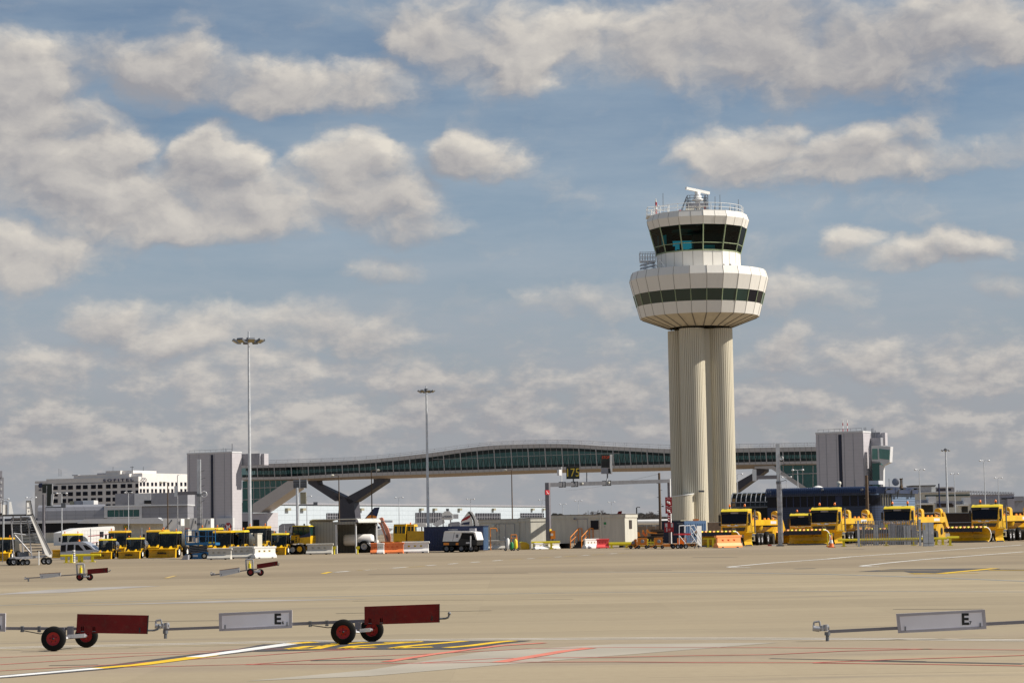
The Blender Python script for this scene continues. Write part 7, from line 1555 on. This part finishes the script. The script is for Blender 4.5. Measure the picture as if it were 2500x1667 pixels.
mb = MB(); pp(mb, fd, [(1468.5,1127),(1477,1127),(1477,1140),(1468.5,1140)], -.37, -.351); pp(mb, fd, [(1481,1127),(1489,1127),(1489,1140),(1481,1140)], -.37, -.351); face(mb, fd, f); mb.build('display_window', 'black', dp)
mb = MB(); pp(mb, fd, [(1468,1141),(1495,1141),(1495,1156),(1468,1156)], -.3, .3); face(mb, fd, f); lb = mb.build('lower_box', 'grey_mid', dp); mb = MB(); pp(mb, fd, [(1485,1143),(1491,1143),(1491,1154),(1485,1154)], -.32, -.301); face(mb, fd, f); mb.build('vent', 'black', lb)
MB().path([f.loc(1481,1176), f.loc(1483,1168), f.loc(1483,1155)], .07, 6).build('display_stalk', 'galv_dark', dp)
mb = MB(); pb(mb, f, 1365, 1371, 1146, 1160, -.1, .1); mb.build('small_white_box', 'grey_light', o); MB().path([f.loc(1370.5,1176), f.loc(1371,1139)], .05, 5).build('antenna_rod', 'grey_light', o); MB().path([f.loc(1432.5,1176), f.loc(1432.5,1153)], .06, 5).build('stub_pole', 'galv_dark', o)
mb = MB(); pb(mb, f, 1332, 1342, 1196, 1207, -.28, -.2); ph = mb.build('phone_sign', 'red_paint', o); mb = MB(); mb.path([f.loc(1334.5,1198.5,-.29), f.loc(1335.5,1202,-.29), f.loc(1339,1205,-.29)], .035, 5); mb.build('phone_symbol', 'letter_white', ph)
# red sign stack
fr = Fr(1637, 1327, a=-4); def_ = [(1624,1640.5,1213,1235.3,'upper_red_sign'),(1624.5,1640.5,1236,1253,'middle_red_sign')]
o = thing('red_sign_stack', 'stack of red emergency signs with white pictograms on the right gantry post', 'sign', fr)
for x0, x1, y0, y1, nm in def_:
    mb = MB(); pb(mb, fr, x0, x1, y0, y1, -.35, -.28); s_ = mb.build(nm, 'red_paint', o); mb = MB()
    cx, cy = (x0+x1)/2, (y0+y1)/2+2
    mb.path([fr.loc(cx-3.5, cy-4, -.36), fr.loc(cx-3, cy+1, -.36), fr.loc(cx+4.5, cy+4, -.36)], .05, 5); mb.path([fr.loc(cx-1, cy-1, -.36), fr.loc(cx+3, cy+.5, -.36)], .07, 5); mb.build('pictogram', 'letter_white', s_)
    mb = MB(); pb(mb, fr, x0+4, x1-4, y0+1.6, y0+2.2, -.36, -.351); pb(mb, fr, x0+1, x1-1, y0+4.5, y0+5, -.36, -.351); mb.build('sign_line', 'letter_white', s_)
mb = MB(); pb(mb, fr, 1630, 1637, 1254, 1275, -.34, -.28); s_ = mb.build('chevron_strip', 'red_paint', o); mb = MB()
for y in (1258, 1264, 1270): mb.path([fr.loc(1631.2, y, -.35), fr.loc(1633.5, y+2.4, -.35), fr.loc(1635.8, y, -.35)], .035, 4)
mb.build('chevron', 'letter_white', s_)
mb = MB(); pb(mb, fr, 1622, 1644.5, 1275.5, 1298.5, -.36, -.2); s_ = mb.build('lower_red_board', 'red_paint', o); mb = MB(); pb(mb, fr, 1624, 1629.5, 1277, 1286, -.38, -.361); pb(mb, fr, 1638, 1643, 1277, 1286, -.38, -.361); pb(mb, fr, 1627, 1629, 1288, 1297, -.38, -.361); pb(mb, fr, 1632, 1637, 1290.5, 1291.3, -.38, -.361); pb(mb, fr, 1632, 1637, 1293.5, 1294.2, -.38, -.361); mb.build('notice_panel', 'grey_light', s_)
mb = MB(); pp(mb, fr, D_((1805,672),(1830,670),(1832,684),(1808,682)), -.2, .2); 
mb.build('lamp_bracket', 'black', o)
# ------------------------------------------------------------ sensor masts and stand signs
def mast(label, px, yt, yb, wpx, Y=None, arm=None, ring=None, split=None, mt='frame_grey', twin=0):
    f = Fr(px, yb if Y is None else None, Y=Y); o = thing('sensor_mast', label, 'mast', f); h = f.loc(px-(yb-yt)*.006*(0 if px < 800 else 3), yt)[2]; w = wpx/f.s/2
    zs = h*.62; MB().bx(-w, w, -w, w, 0, zs).build('lower_post', 'galv', o); MB().bx(-w*.92, w*.92, -w*.92, w*.92, zs+.002, h).build('upper_post', 'pole_grey', o); MB().bx(-w*1.8, w*1.8, -w*1.8, w*1.8, 0, .12).build('base_plate', 'galv_dark', o)
    MB().bx(-w*1.2, w*1.2, -w*1.2, w*1.2, zs-.12, zs+.12).join(MB().bx(-w*1.15, w*1.15, -w*1.15, w*1.15, h*.3, h*.3+.2)).build('collar', 'galv_dark', o)
    MB().tube((w*1.3, 0, .3), (w*1.3, 0, h*.6), .05, n=6).tube((w*.7, -w*1.1, .3), (w*.7, -w*1.1, h*.9), .03, n=5).build('cable_duct', 'galv', o)
    if arm:
        x1, ya = arm; a = f.loc(px, ya); b = f.loc(x1, ya); k = MB().bx(b[0], -w*math.copysign(1, -b[0])*-1 if False else (-w if b[0] < 0 else w), -.1, .1, a[2]-.16, a[2]+.16); ar = k.build('side_arm', 'frame_grey', o); MB().bx(b[0]-.16, b[0]+.16, -.15, .15, a[2]-.3, a[2]+.7).build('arm_box', 'pole_grey', ar)
    if ring:
        xr, yr, rp = ring; q = f.loc(xr, yr); r = rp/f.s; mb = MB()
        for i in range(16): t, t2 = 2*PI*i/16, 2*PI*(i+1)/16; mb.tube((q[0]+r*math.cos(t), 0, q[2]+r*math.sin(t)), (q[0]+r*math.cos(t2), 0, q[2]+r*math.sin(t2)), .04, n=5)
        mb.tube((w, 0, q[2]), (q[0]+r, 0, q[2]), .03, n=4); mb.build('ring_aerial', 'steel_white', o)
    mb = MB()
    for k in range(5): z = h*(.55+.08*k); mb.tube((w, -.02, z), (w+.35+.1*(k % 2), -.1, z+.12), .03, n=4)
    mb.build('bracket', 'galv_dark', o); return o
mast('square galvanised mast with ring aerial and left arm in front of the left tower block', 487, 1121, 1357, 9.5, Y=215, arm=(430, 1203), ring=(498, 1206, 7))
mast('tall square mast with left arm standing between the first two plough trucks', 1905, 1083, 1332, 9.5, Y=192, arm=(1842, 1164), ring=(1908, 1118, 4))
f = Fr(107, Y=240); o = thing('stand_sign_post', 'grey post carrying a dark stand sign seen from behind, left of the airbridges', 'sign post', f)
MB().tube((0,0,0), (0,0,f.loc(107,1206)[2]), .17, n=10).build('post', 'frame_grey', o); mb = MB(); pb(mb, f, 103, 126, 1181, 1203, 0, .25); sb = mb.build('sign_back', 'sign_dark', o); mb = MB(); pb(mb, f, 113, 114.5, 1185, 1234, -.05, 0); pb(mb, f, 126.5, 128, 1181, 1205, -.05, .3); mb.build('frame_bar', 'galv', sb)
mb = MB(); pb(mb, f, 113, 128, 1203, 1235, .05, .3); mb.build('lower_sign_back', 'sign_dark', o); mb = MB(); pp(mb, f, [(125,1206),(132,1204),(128,1233),(124,1233)], -.1, .05); mb.build('white_edge', 'steel_white', o); mb = MB(); pb(mb, f, 112, 148, 1236, 1239, -.1, .1); pb(mb, f, 149, 160, 1227, 1239, -.15, .15); mb.build('side_arm', 'galv_dark', o)
f = Fr(727, Y=250); o = thing('stand_sign_post', 'grey post with slatted stand sign seen from behind under the bridge', 'sign post', f)
MB().tube((0,0,0), (0,0,f.loc(727,1190)[2]), .16, n=10).build('post', 'pole_grey', o); mb = MB(); pb(mb, f, 716, 749, 1170, 1191, 0, .25); sb = mb.build('sign_back', 'galv_dark', o); mb = MB()
for y in (1176, 1182, 1187): pb(mb, f, 716, 749, y, y+.8, -.05, -.001)
mb.build('slat', 'black', sb); mb = MB(); pb(mb, f, 731, 732.5, 1168, 1193, -.1, -.051); pb(mb, f, 748.5, 750, 1170, 1193, -.1, .0); mb.build('frame_bar', 'steel_white', sb)
mb = MB(); pb(mb, f, 733, 747, 1201, 1230, .1, .5); mb.build('sensor_box', 'cabinet_olive', o); mb = MB(); pb(mb, f, 730, 766, 1230.5, 1233.5, -.1, .1); pb(mb, f, 765, 775, 1225, 1233, -.1, .2); mb.build('side_arm', 'galv_dark', o)
# ------------------------------------------------------------ aircraft parts seen behind
f = Fr(900, Y=480); o = thing('airliner', 'parked airliner with navy tail fin and orange mark seen behind the hut', 'airliner', f)
mb = MB(); pp(mb, f, K((395,805),(495,690),(552,686),(505,850),(480,862)), 0, .6); fin = mb.build('tail_fin', 'navy', o); mb = MB(); pp(mb, f, K((408,804),(425,782),(450,770),(480,772),(520,784),(516,806)), -.06, -.005); mb.build('orange_mark', 'orange', fin)
mb = MB(); pp(mb, f, K((312,915),(355,862),(480,862),(560,905),(500,925),(312,925)), -1.5, 2.0); mb.build('rear_fuselage', 'navy', o)
mb = MB(); pp(mb, f, K((312,926),(500,926),(640,905),(690,912),(640,960),(480,1000),(312,1010)), -1.5, 2.0); mb.build('belly', 'plane_white', o); q = f.loc(*cC(408, 888), -1.52); text('airline_title', 'ICELANDAIR', .95, 'letter_white', o, (q[0], -1.53, q[2]), t=.01, sx=.85)
mb = MB(); pp(mb, f, K((560,840),(600,825),(690,826),(690,848),(600,850)), .5, 3.5); mb.build('tailplane', 'grey_light', o); mb = MB(); pbg(mb, f, 876, 882, 1312, -.3, .3); mb.build('landing_gear', 'galv_dark', o)
f = Fr(1145, Y=470); o = thing('airliner', 'parked airliner tail with red, white and blue sweep behind the blue container', 'airliner', f)
mb = MB(); pp(mb, f, K((1485,740),(1510,728),(1540,740),(1575,800),(1608,850),(1612,892),(1550,892),(1545,830),(1515,770)), -.2, 1.5); mb.build('cowling', 'plane_white', o)
mb = MB(); pp(mb, f, K((1485,740),(1510,735),(1535,768),(1562,830),(1570,890),(1550,892),(1545,830),(1515,770)), -.35, -.21); mb.build('dark_opening', 'dark_in', o)
mb = MB(); pp(mb, f, K((1410,890),(1416,838),(1486,742),(1515,772),(1540,830),(1545,890)), 0, .5); fin = mb.build('tail_fin', 'plane_white', o)
mb = MB(); pp(mb, f, K((1413,838),(1435,808),(1518,768),(1515,792),(1480,818)), -.05, -.002); mb.build('red_sweep', 'red_paint', fin); mb = MB(); pp(mb, f, K((1412,872),(1440,852),(1510,840),(1505,878)), -.05, -.002); mb.build('blue_sweep', 'navy', fin)
mb = MB(); pp(mb, f, K((1545,892),(1550,858),(1600,850),(1702,858),(1702,892)), 1.5, 3.5); mb.build('fuselage', 'plane_white', o); mb = MB(); pbg(mb, f, 1160, 1164, 1285, 2, 2.5); mb.build('landing_gear', 'galv_dark', o)
f = Fr(1050, Y=430); o = thing('airliner', 'white nose and fuselage of an airliner behind the fence left of the slim mast', 'airliner', f)
mb = MB(); pp(mb, f, K((905,870),(930,852),(1010,852),(1045,858),(1050,890),(905,905)), 0, 3); mb.build('fuselage', 'plane_white', o); mb = MB(); pbg(mb, f, 1028, 1031, 1284, 1, 1.4); mb.build('landing_gear', 'galv_dark', o); mb = MB(); pp(mb, f, K((1110,870),(1180,820),(1235,800),(1245,850),(1160,895)), 1, 2.5); mb.build('wing', 'grey_light', o)
f = Fr(1090, Y=400); o = thing('rooftop_sign', 'white house shaped company sign with dark oval lettering behind the blue container', 'sign', f)
mb = MB(); pp(mb, f, K((1210,820),(1212,758),(1245,730),(1295,728),(1330,760),(1328,822)), 0, .4); sg = mb.build('sign_board', 'white_paint', o); mb = MB(); pp(mb, f, K((1218,778),(1312,774),(1320,786),(1316,800),(1222,802)), -.03, -.002); mb.build('name_plate', 'navy_deep', sg)
q = f.loc(*cC(1268, 788), -.04); text('sign_lettering', 'Menzies', .68, 'letter_white', sg, (q[0], -.045, q[2]), t=.004, sx=.9); mb = MB(); pp(mb, f, K((1332,760),(1390,760),(1390,808),(1332,808)), .1, .4); mb.build('side_box', 'grey_light', o); mb = MB(); pb(mb, f, 1089, 1096, 1241, 1247, 0, .3); mb.tube(f.loc(1092,1247,.2), f.loc(1092,1253,.2), .1); mb.build('top_lamp', 'galv_dark', o)
mb = MB(); mb.tube((f.loc(1082,1290)[0], .3, 0), (f.loc(1082,1290)[0], .3, f.loc(1082,1268)[2]), .12); mb.tube((f.loc(1100,1290)[0], .3, 0), (f.loc(1100,1290)[0], .3, f.loc(1100,1268)[2]), .12); mb.build('sign_leg', 'galv', o)
f = Fr(1580, Y=520); o = thing('airliner', 'long white airliner fuselage lying low behind the brown fence right of the long cabin', 'airliner', f)
q = f.loc(1585, 1274); mb = MB(); a = f.loc(1530, 1274)[0]; b = f.loc(1640, 1274)[0]; mb.lathe([(.2, a-3), (.6, a-2), (.62, b)], 20, c=(0, 0, q[2]), ax='x'); mb.build('fuselage', 'plane_white', o); mb = MB(); pbg(mb, f, 1566, 1569, 1276, -.2, .2); mb.build('landing_gear', 'galv_dark', o)
f = Fr(1513, Y=760); o = thing('tail_fin_far', 'small dark red aircraft tail fin showing above the long cabin roof', 'tail fin', f); mb = MB(); pp(mb, f, D_((1335,758),(1350,730),(1388,726),(1384,760),(1384,900),(1335,900)), 0, .5); mb.build('fin', 'red_board', o)
# ------------------------------------------------------------ fences
def mesh_fence(label, x0, x1, yt, Y, posts, mt='galv'):
    f = Fr(x0, Y=Y); o = thing('wire_fence', label, 'fence', f); z = f.loc((x0+x1)/2, yt)[2]; xs = [f.loc(p, 1300)[0] for p in posts]
    for x in xs: MB().tube((x, 0, 0), (x, 0, z+.25), .05, n=6).build('fence_post', mt, o)
    mb = MB(); a, b = f.loc(x0, 1300)[0], f.loc(x1, 1300)[0]
    for k in range(5): mb.tube((a, 0, z*(.2+.2*k)), (b, 0, z*(.2+.2*k)), .012, n=4)
    n = int((b-a)/.35)
    for i in range(n): x = a+(b-a)*i/n; mb.tube((x, 0, .1), (x, 0, z), .008, n=3, caps=False)
    mb.build('wire_mesh', mt, o); return o
mesh_fence('thin wire fence with pale posts running behind the orange barriers to the blue container', 860, 1180, 1282, 262, (884, 921, 990, 1053, 1123))
mesh_fence('wire fence behind the yellow tractors at left', 200, 760, 1290, 270, (221, 346, 447, 555, 643, 694))
f = Fr(1540, Y=262); o = thing('mesh_fence', 'low olive screened fence right of the long cabin', 'fence', f); mb = MB(); pbg(mb, f, 1555, 1620, 1284, 0, .06); mb.build('screen', 'brick', o); mb = MB(); pb(mb, f, 1553, 1622, 1282, 1283, -.04, .04); 
for px in (1556, 1579, 1601): pbg(mb, f, px-.5, px+.5, 1281, -.05, -.002)
mb.build('rail_and_posts', 'galv', o)
f = Fr(1597, 1312, a=0); o = thing('notice_cabinet', 'cream cabinet with dark notice on the olive fence', 'cabinet', f); mb = MB(); pb(mb, f, 1593, 1602.5, 1281, 1297, 0, .3); mb.build('board', 'cabinet_pale', o); mb = MB(); pb(mb, f, 1594.5, 1598.5, 1284, 1289, -.03, -.001); mb.build('notice', 'sign_dark', o); MB().bx(-.1, .1, .05, .2, 0, .9).build('post', 'galv', o)
# palisade enclosure and cabinets
f = Fr(2096, 1334, a=-3); o = thing('palisade_enclosure', 'grey steel palisade enclosure behind the long yellow rail', 'fence', f)
x0, x1 = f.loc(2096, 1300)[0], f.loc(2246, 1300)[0]; zt = f.loc(2170, 1270)[2]
for row, (yy, zz, n) in enumerate(((0, 0, 36), (3.2, .05, 24))):
    mb = MB()
    for i in range(n):
        x = x0+(x1-x0)*(i+.5)/n; z = zt+random.uniform(-.02, .02); mb.prism([(x-.024, .08), (x+.024, .08), (x+.024, z-.12), (x+.05, z), (x, z-.03), (x-.05, z), (x-.024, z-.12)], yy, yy+.025)
    for z in (.35, zt-.45): mb.bx(x0, x1, yy+.027, yy+.09, z, z+.06)
    mb.build('front_panel' if row == 0 else 'rear_panel', 'galv' if row == 0 else 'galv_dark', o)
for x in (x0, x1): MB().bx(x-.09, x+.09, -.02, .12, 0, zt+.05).build('corner_post', 'pole_grey', o)
mb = MB(); pb(mb, f, 2160.5, 2167, 1279.5, 1287, -.03, -.01); mb.build('warning_plate', 'rail_yellow', o)
f = Fr(2185, 1330, a=-3); o = thing('plant_cabinets', 'row of grey plant cabinets inside the palisade enclosure', 'cabinet', f)
for i, (a, b, y) in enumerate(((2106, 2112, 1282), (2134, 2144, 1280), (2172, 2186, 1278), (2190, 2205, 1284), (2206, 2222, 1281), (2226, 2238, 1283))): mb = MB(); pbg(mb, f, a, b, y, .8+.2*(i % 2), 1.6); mb.build('cabinet_box', ('galv_dark', 'pole_grey', 'grey_mid')[i % 3], o)
f = Fr(2254, 1333, a=-4); o = thing('equipment_cabinet', 'grey two door equipment cabinet at the right end of the palisade fence', 'cabinet', f); mb = MB(); pbg(mb, f, 2254, 2279, 1275, 0, .7); mb.build('housing', 'pole_grey', o); mb = MB(); pb(mb, f, 2266.3, 2267, 1276, 1331, -.012, -.001); pb(mb, f, 2254, 2279, 1325, 1325.7, -.012, -.001); mb.build('door_gap', 'black', o); mb = MB(); pb(mb, f, 2262, 2264.5, 1296, 1303, -.04, -.013); pb(mb, f, 2274, 2276.5, 1296, 1303, -.04, -.013); mb.build('handle', 'white_paint', o); mb = MB(); pb(mb, f, 2256, 2258.5, 1281, 1293, -.02, -.013); mb.build('yellow_label', 'sign_yellow', o)
# cone
f = Fr(2030, 1336); o = thing('traffic_cone', 'orange and white traffic cone in front of the second plough truck', 'cone', f)
MB().lathe([(.2, .06), (.15, .35)], 14).build('lower_cone', 'orange_barrier', o); MB().lathe([(.149, .352), (.10, .62)], 14).build('white_sleeve', 'white_paint', o); MB().lathe([(.099, .622), (.04, .98), (.03, 1.0)], 14).build('tip', 'orange_barrier', o); MB().bx(-.27, .27, -.27, .27, 0, .06).build('base', 'orange_barrier', o)
f = Fr(2024, 1334); o = thing('yellow_stand', 'small yellow standpipe frame left of the traffic cone', 'stand', f); MB().path([(-.1, 0, 0), (-.1, 0, 1.05), (.25, 0, 1.05), (.25, 0, 0)], .05, 5).build('frame', 'rail_yellow', o); MB().bx(-.2, .35, -.2, .2, 0, .1).build('foot', 'orange', o)
f = Fr(1885, 1332); o = thing('kerb_block', 'low red and white kerb block at the foot of the tall square mast', 'kerb block', f); mb = MB(); pbg(mb, f, 1875, 1884, 1329, 0, .3); mb.build('red_block', 'red_paint', o); mb = MB(); pbg(mb, f, 1884.2, 1898, 1329, 0, .3); mb.build('white_block', 'white_paint', o)
# ------------------------------------------------------------ blue containers at tower foot
f = Fr(1671, Y=238, a=-20); o = thing('blue_container', 'weathered blue shipping container at the foot of the control tower', 'container', f); w = -f.loc(1616, 1300)[0]; d = f.side(1724, 1300)[1]; h = f.loc(1671, 1271)[2]
MB().bx(-w, 0, 0, d, 0, h).build('body', 'navy_deep', o); MB().bx(.0, .03, .02, d-.02, .05, h-.02).build('side_wall', 'blue_box', o); mb = MB()
for i in range(12): y = .15+(d-.3)*i/12; mb.bx(.03, .09, y, y+(d/12)*.55, .2, h-.3)
mb.build('side_ribs', 'blue_box', o); mb = MB()
for x in (-w+.08, -w*.66, -w*.33, -.08): mb.tube((x, -.04, .1), (x, -.04, h-.1), .03, n=5)
mb.build('locking_bar', 'blue_roof', o); mb = MB()
for k in range(6): pb(mb, f, 1654+k*2.3, 1655.5+k*2.3, 1276.5, 1278.5, -.06, -.001)
mb.build('faded_lettering', 'grey_mid', o)
mb = MB(); mb.bx(-w-.3, -.5, .5, 2.5, h, h+.08); mb.build('top_board', 'cabinet_olive', o)
f = Fr(1707, Y=236); o = thing('orange_crate', 'pale orange crate lying on top of the weathered blue container', 'crate', f, ); mb = MB(); pb(mb, f, 1693, 1706, 1267, 1271, 1.2, 2); mb.build('crate_body', 'orange_bright', o); mb = MB(); pb(mb, f, 1692, 1707, 1266.3, 1267, 1.15, 2.05); mb.build('crate_lid', 'orange', o)
# orange towing trailer
f = Fr(1655, 1335, a=-3); o = thing('flat_trailer', 'long flat orange trailer behind the small white service steps', 'trailer', f); mb = MB(); pb(mb, f, 1618, 1699, 1327, 1333, 0, 1.8); mb.build('deck', 'orange', o); mb = MB(); pb(mb, f, 1654, 1676, 1313, 1327, .6, 1.6); mb.build('headboard', 'orange', o); mb = MB(); mb.bx(f.loc(1620,1330)[0], f.loc(1696,1330)[0], .2, 1.6, .05, f.loc(1650,1333)[2]); mb.build('under_frame', 'dark_in', o)
for px in (1640, 1690): add_wheel(o, .16, .12, (f.loc(px, 1335)[0], .05, .16), 'y', 'galv_dark')
# white service steps
def cW(u, v): return (1530+u*.0978, 1200+v*.0978)
f = Fr(1683, 1338.5, a=22); o = thing('service_steps', 'small white wheeled service steps with red band platform beside the red signs', 'steps', f); Wp = lambda *p: [cW(*q) for q in p]
mb = MB()
for pts in (((1310,1340),(1310,850),(1440,840),(1440,1020)), ((1450,1300),(1455,1060)), ((1460,1020),(1462,850),(1580,840),(1605,1040)), ((1605,850),(1680,830),(1860,1190)), ((1610,900),(1860,1290)), ((1600,1060),(1750,1290)), ((1620,1050),(1760,930)), ((1700,1180),(1600,1290)), ((1320,1100),(1480,1300))): mb.path([f.loc(*cW(*p), 0) for p in pts], .035, 5); mb.path([f.loc(*cW(*p), .9) for p in pts], .035, 5)
mb.build('tube_frame', 'steel_white', o); mb = MB(); pp(mb, f, Wp((1290,1040),(1600,1035),(1600,1075),(1290,1080)), -.03, .95); mb.build('red_platform', 'red_paint', o)
mb = MB(); pp(mb, f, Wp((1755,850),(1868,850),(1872,1370),(1800,1330),(1755,1260)), -.02, .04); mb.build('white_panel', 'white_paint', o)
mb = MB()
for k in range(6): a = f.loc(*cW(1620+k*28, 1080+k*42)); mb.bx(a[0]-.05, a[0]+.25, .05, .85, a[2]-.03, a[2]+.01)
mb.build('step_tread', 'galv', o)
for u in (1275, 1475): c = f.loc(*cW(u, 1370)); add_wheel(o, .2, .14, (c[0], 0, .2), 'y', 'galv_dark'); add_wheel(o, .2, .14, (c[0], .9, .2), 'y', 'galv_dark')
for u in (1740, 1840): MB().tube(f.loc(*cW(u,1290), .4), (f.loc(*cW(u,1290))[0], .4, 0), .05, n=5).build('foot', 'galv_dark', o)
# orange dollies
def dolly(label, xa, xb, yt, body):
    f = Fr((xa+xb)/2, 1339, a=-4); o = thing('orange_dolly', label, 'dolly', f, 'orange ground equipment carts left of the red signs')
    mb = MB(); pp(mb, f, body, 0, .9); mb.build('body', 'orange', o); c = f.loc((xa+xb)/2, yt+9, -.01); MB().lathe([(.13, -.03), (.15, 0)], 12, c=c, ax='y').build('gauge', 'grey_mid', o)
    mb = MB(); pb(mb, f, xa, xb, 1331, 1334.5, -.05, 1.0); mb.build('deck', 'yellow_dirty', o)
    for px in (xa+3, xb-3): c = f.loc(px, 1336); add_wheel(o, .15, .1, (c[0], -.03, .15), 'y', 'galv_dark'); add_wheel(o, .15, .1, (c[0], .9, .15), 'y', 'galv_dark')
    mb = MB(); mb.path([f.loc(xa+1, 1330, -.1), f.loc(xa-6, 1335, -.1), f.loc(xa-9, 1336, -.1)], .04, 5); mb.build('tow_bar', 'orange', o)
dolly('squat orange cart with sloping front at the left of the cart group', 1537, 1555, 1315, [cW(*p) for p in ((90,1350),(110,1280),(200,1180),(250,1180),(255,1350))])
dolly('orange cart with tall square box and grey gauge, second from the long cabin', 1556, 1581, 1312, [cW(*p) for p in ((262,1330),(262,1150),(500,1145),(510,1170),(500,1330))])
dolly('orange cart with tall square box nearest the red sign post', 1597, 1620, 1312, [cW(*p) for p in ((690,1330),(680,1150),(890,1140),(895,1290),(880,1330))])
f = Fr(1588, 1337); o = thing('yellow_rack', 'yellow barred rack between two orange carts', 'rack', f); mb = MB()
for y in (1322, 1326, 1330): pb(mb, f, 1580, 1598, y, y+1.8, 0, .8)
for x in (1581, 1589, 1597): pb(mb, f, x-.6, x+.6, 1316, 1332, -.03, -.001)
mb.build('bars', 'rail_yellow', o); mb = MB(); pb(mb, f, 1580, 1600, 1332, 1335, 0, .9); mb.build('base', 'red_board', o)
for x in (1583, 1596): add_wheel(o, .13, .1, (f.loc(x,1335)[0], 0, .13), 'y', 'galv_dark')
f = Fr(1575, Y=225); o = thing('orange_conveyor', 'orange belt conveyor with raised arm behind the carts', 'conveyor', f); mb = MB(); pp(mb, f, [cW(*p) for p in ((500,940),(530,935),(570,1000),(760,1020),(760,1045),(560,1035),(520,1000),(515,1100),(490,1100))], 0, .8); pp(mb, f, [cW(*p) for p in ((380,960),(420,950),(440,1000),(400,1010))], 0, .3); pp(mb, f, [cW(*p) for p in ((265,1000),(320,1010),(345,1110),(265,1120))], 0, 1); mb.build('belt_frame', 'orange', o)
mb = MB(); pbg(mb, f, 1558, 1604, 1309, .1, .9); mb.build('chassis', 'dark_in', o); mb = MB(); mb.tube(f.loc(*cW(400,1010), .2), f.loc(*cW(480,1110), .2), .12, n=6); mb.build('boom', 'orange_barrier', o)
f = Fr(1607, Y=230); o = thing('wood_stack', 'stack of dark pallets behind the orange carts', 'pallets', f); mb = MB()
for k in range(5): z = .1+.3*k; mb.bx(f.loc(1588,1310)[0], f.loc(1621,1310)[0], 0, 1.2, z, z+.12)
mb.build('pallet_stack', 'wood', o); mb = MB(); mb.bx(f.loc(1590,1310)[0], f.loc(1619,1310)[0], .1, 1.1, 0, 1.5); mb.build('load', 'brown_wall', o)
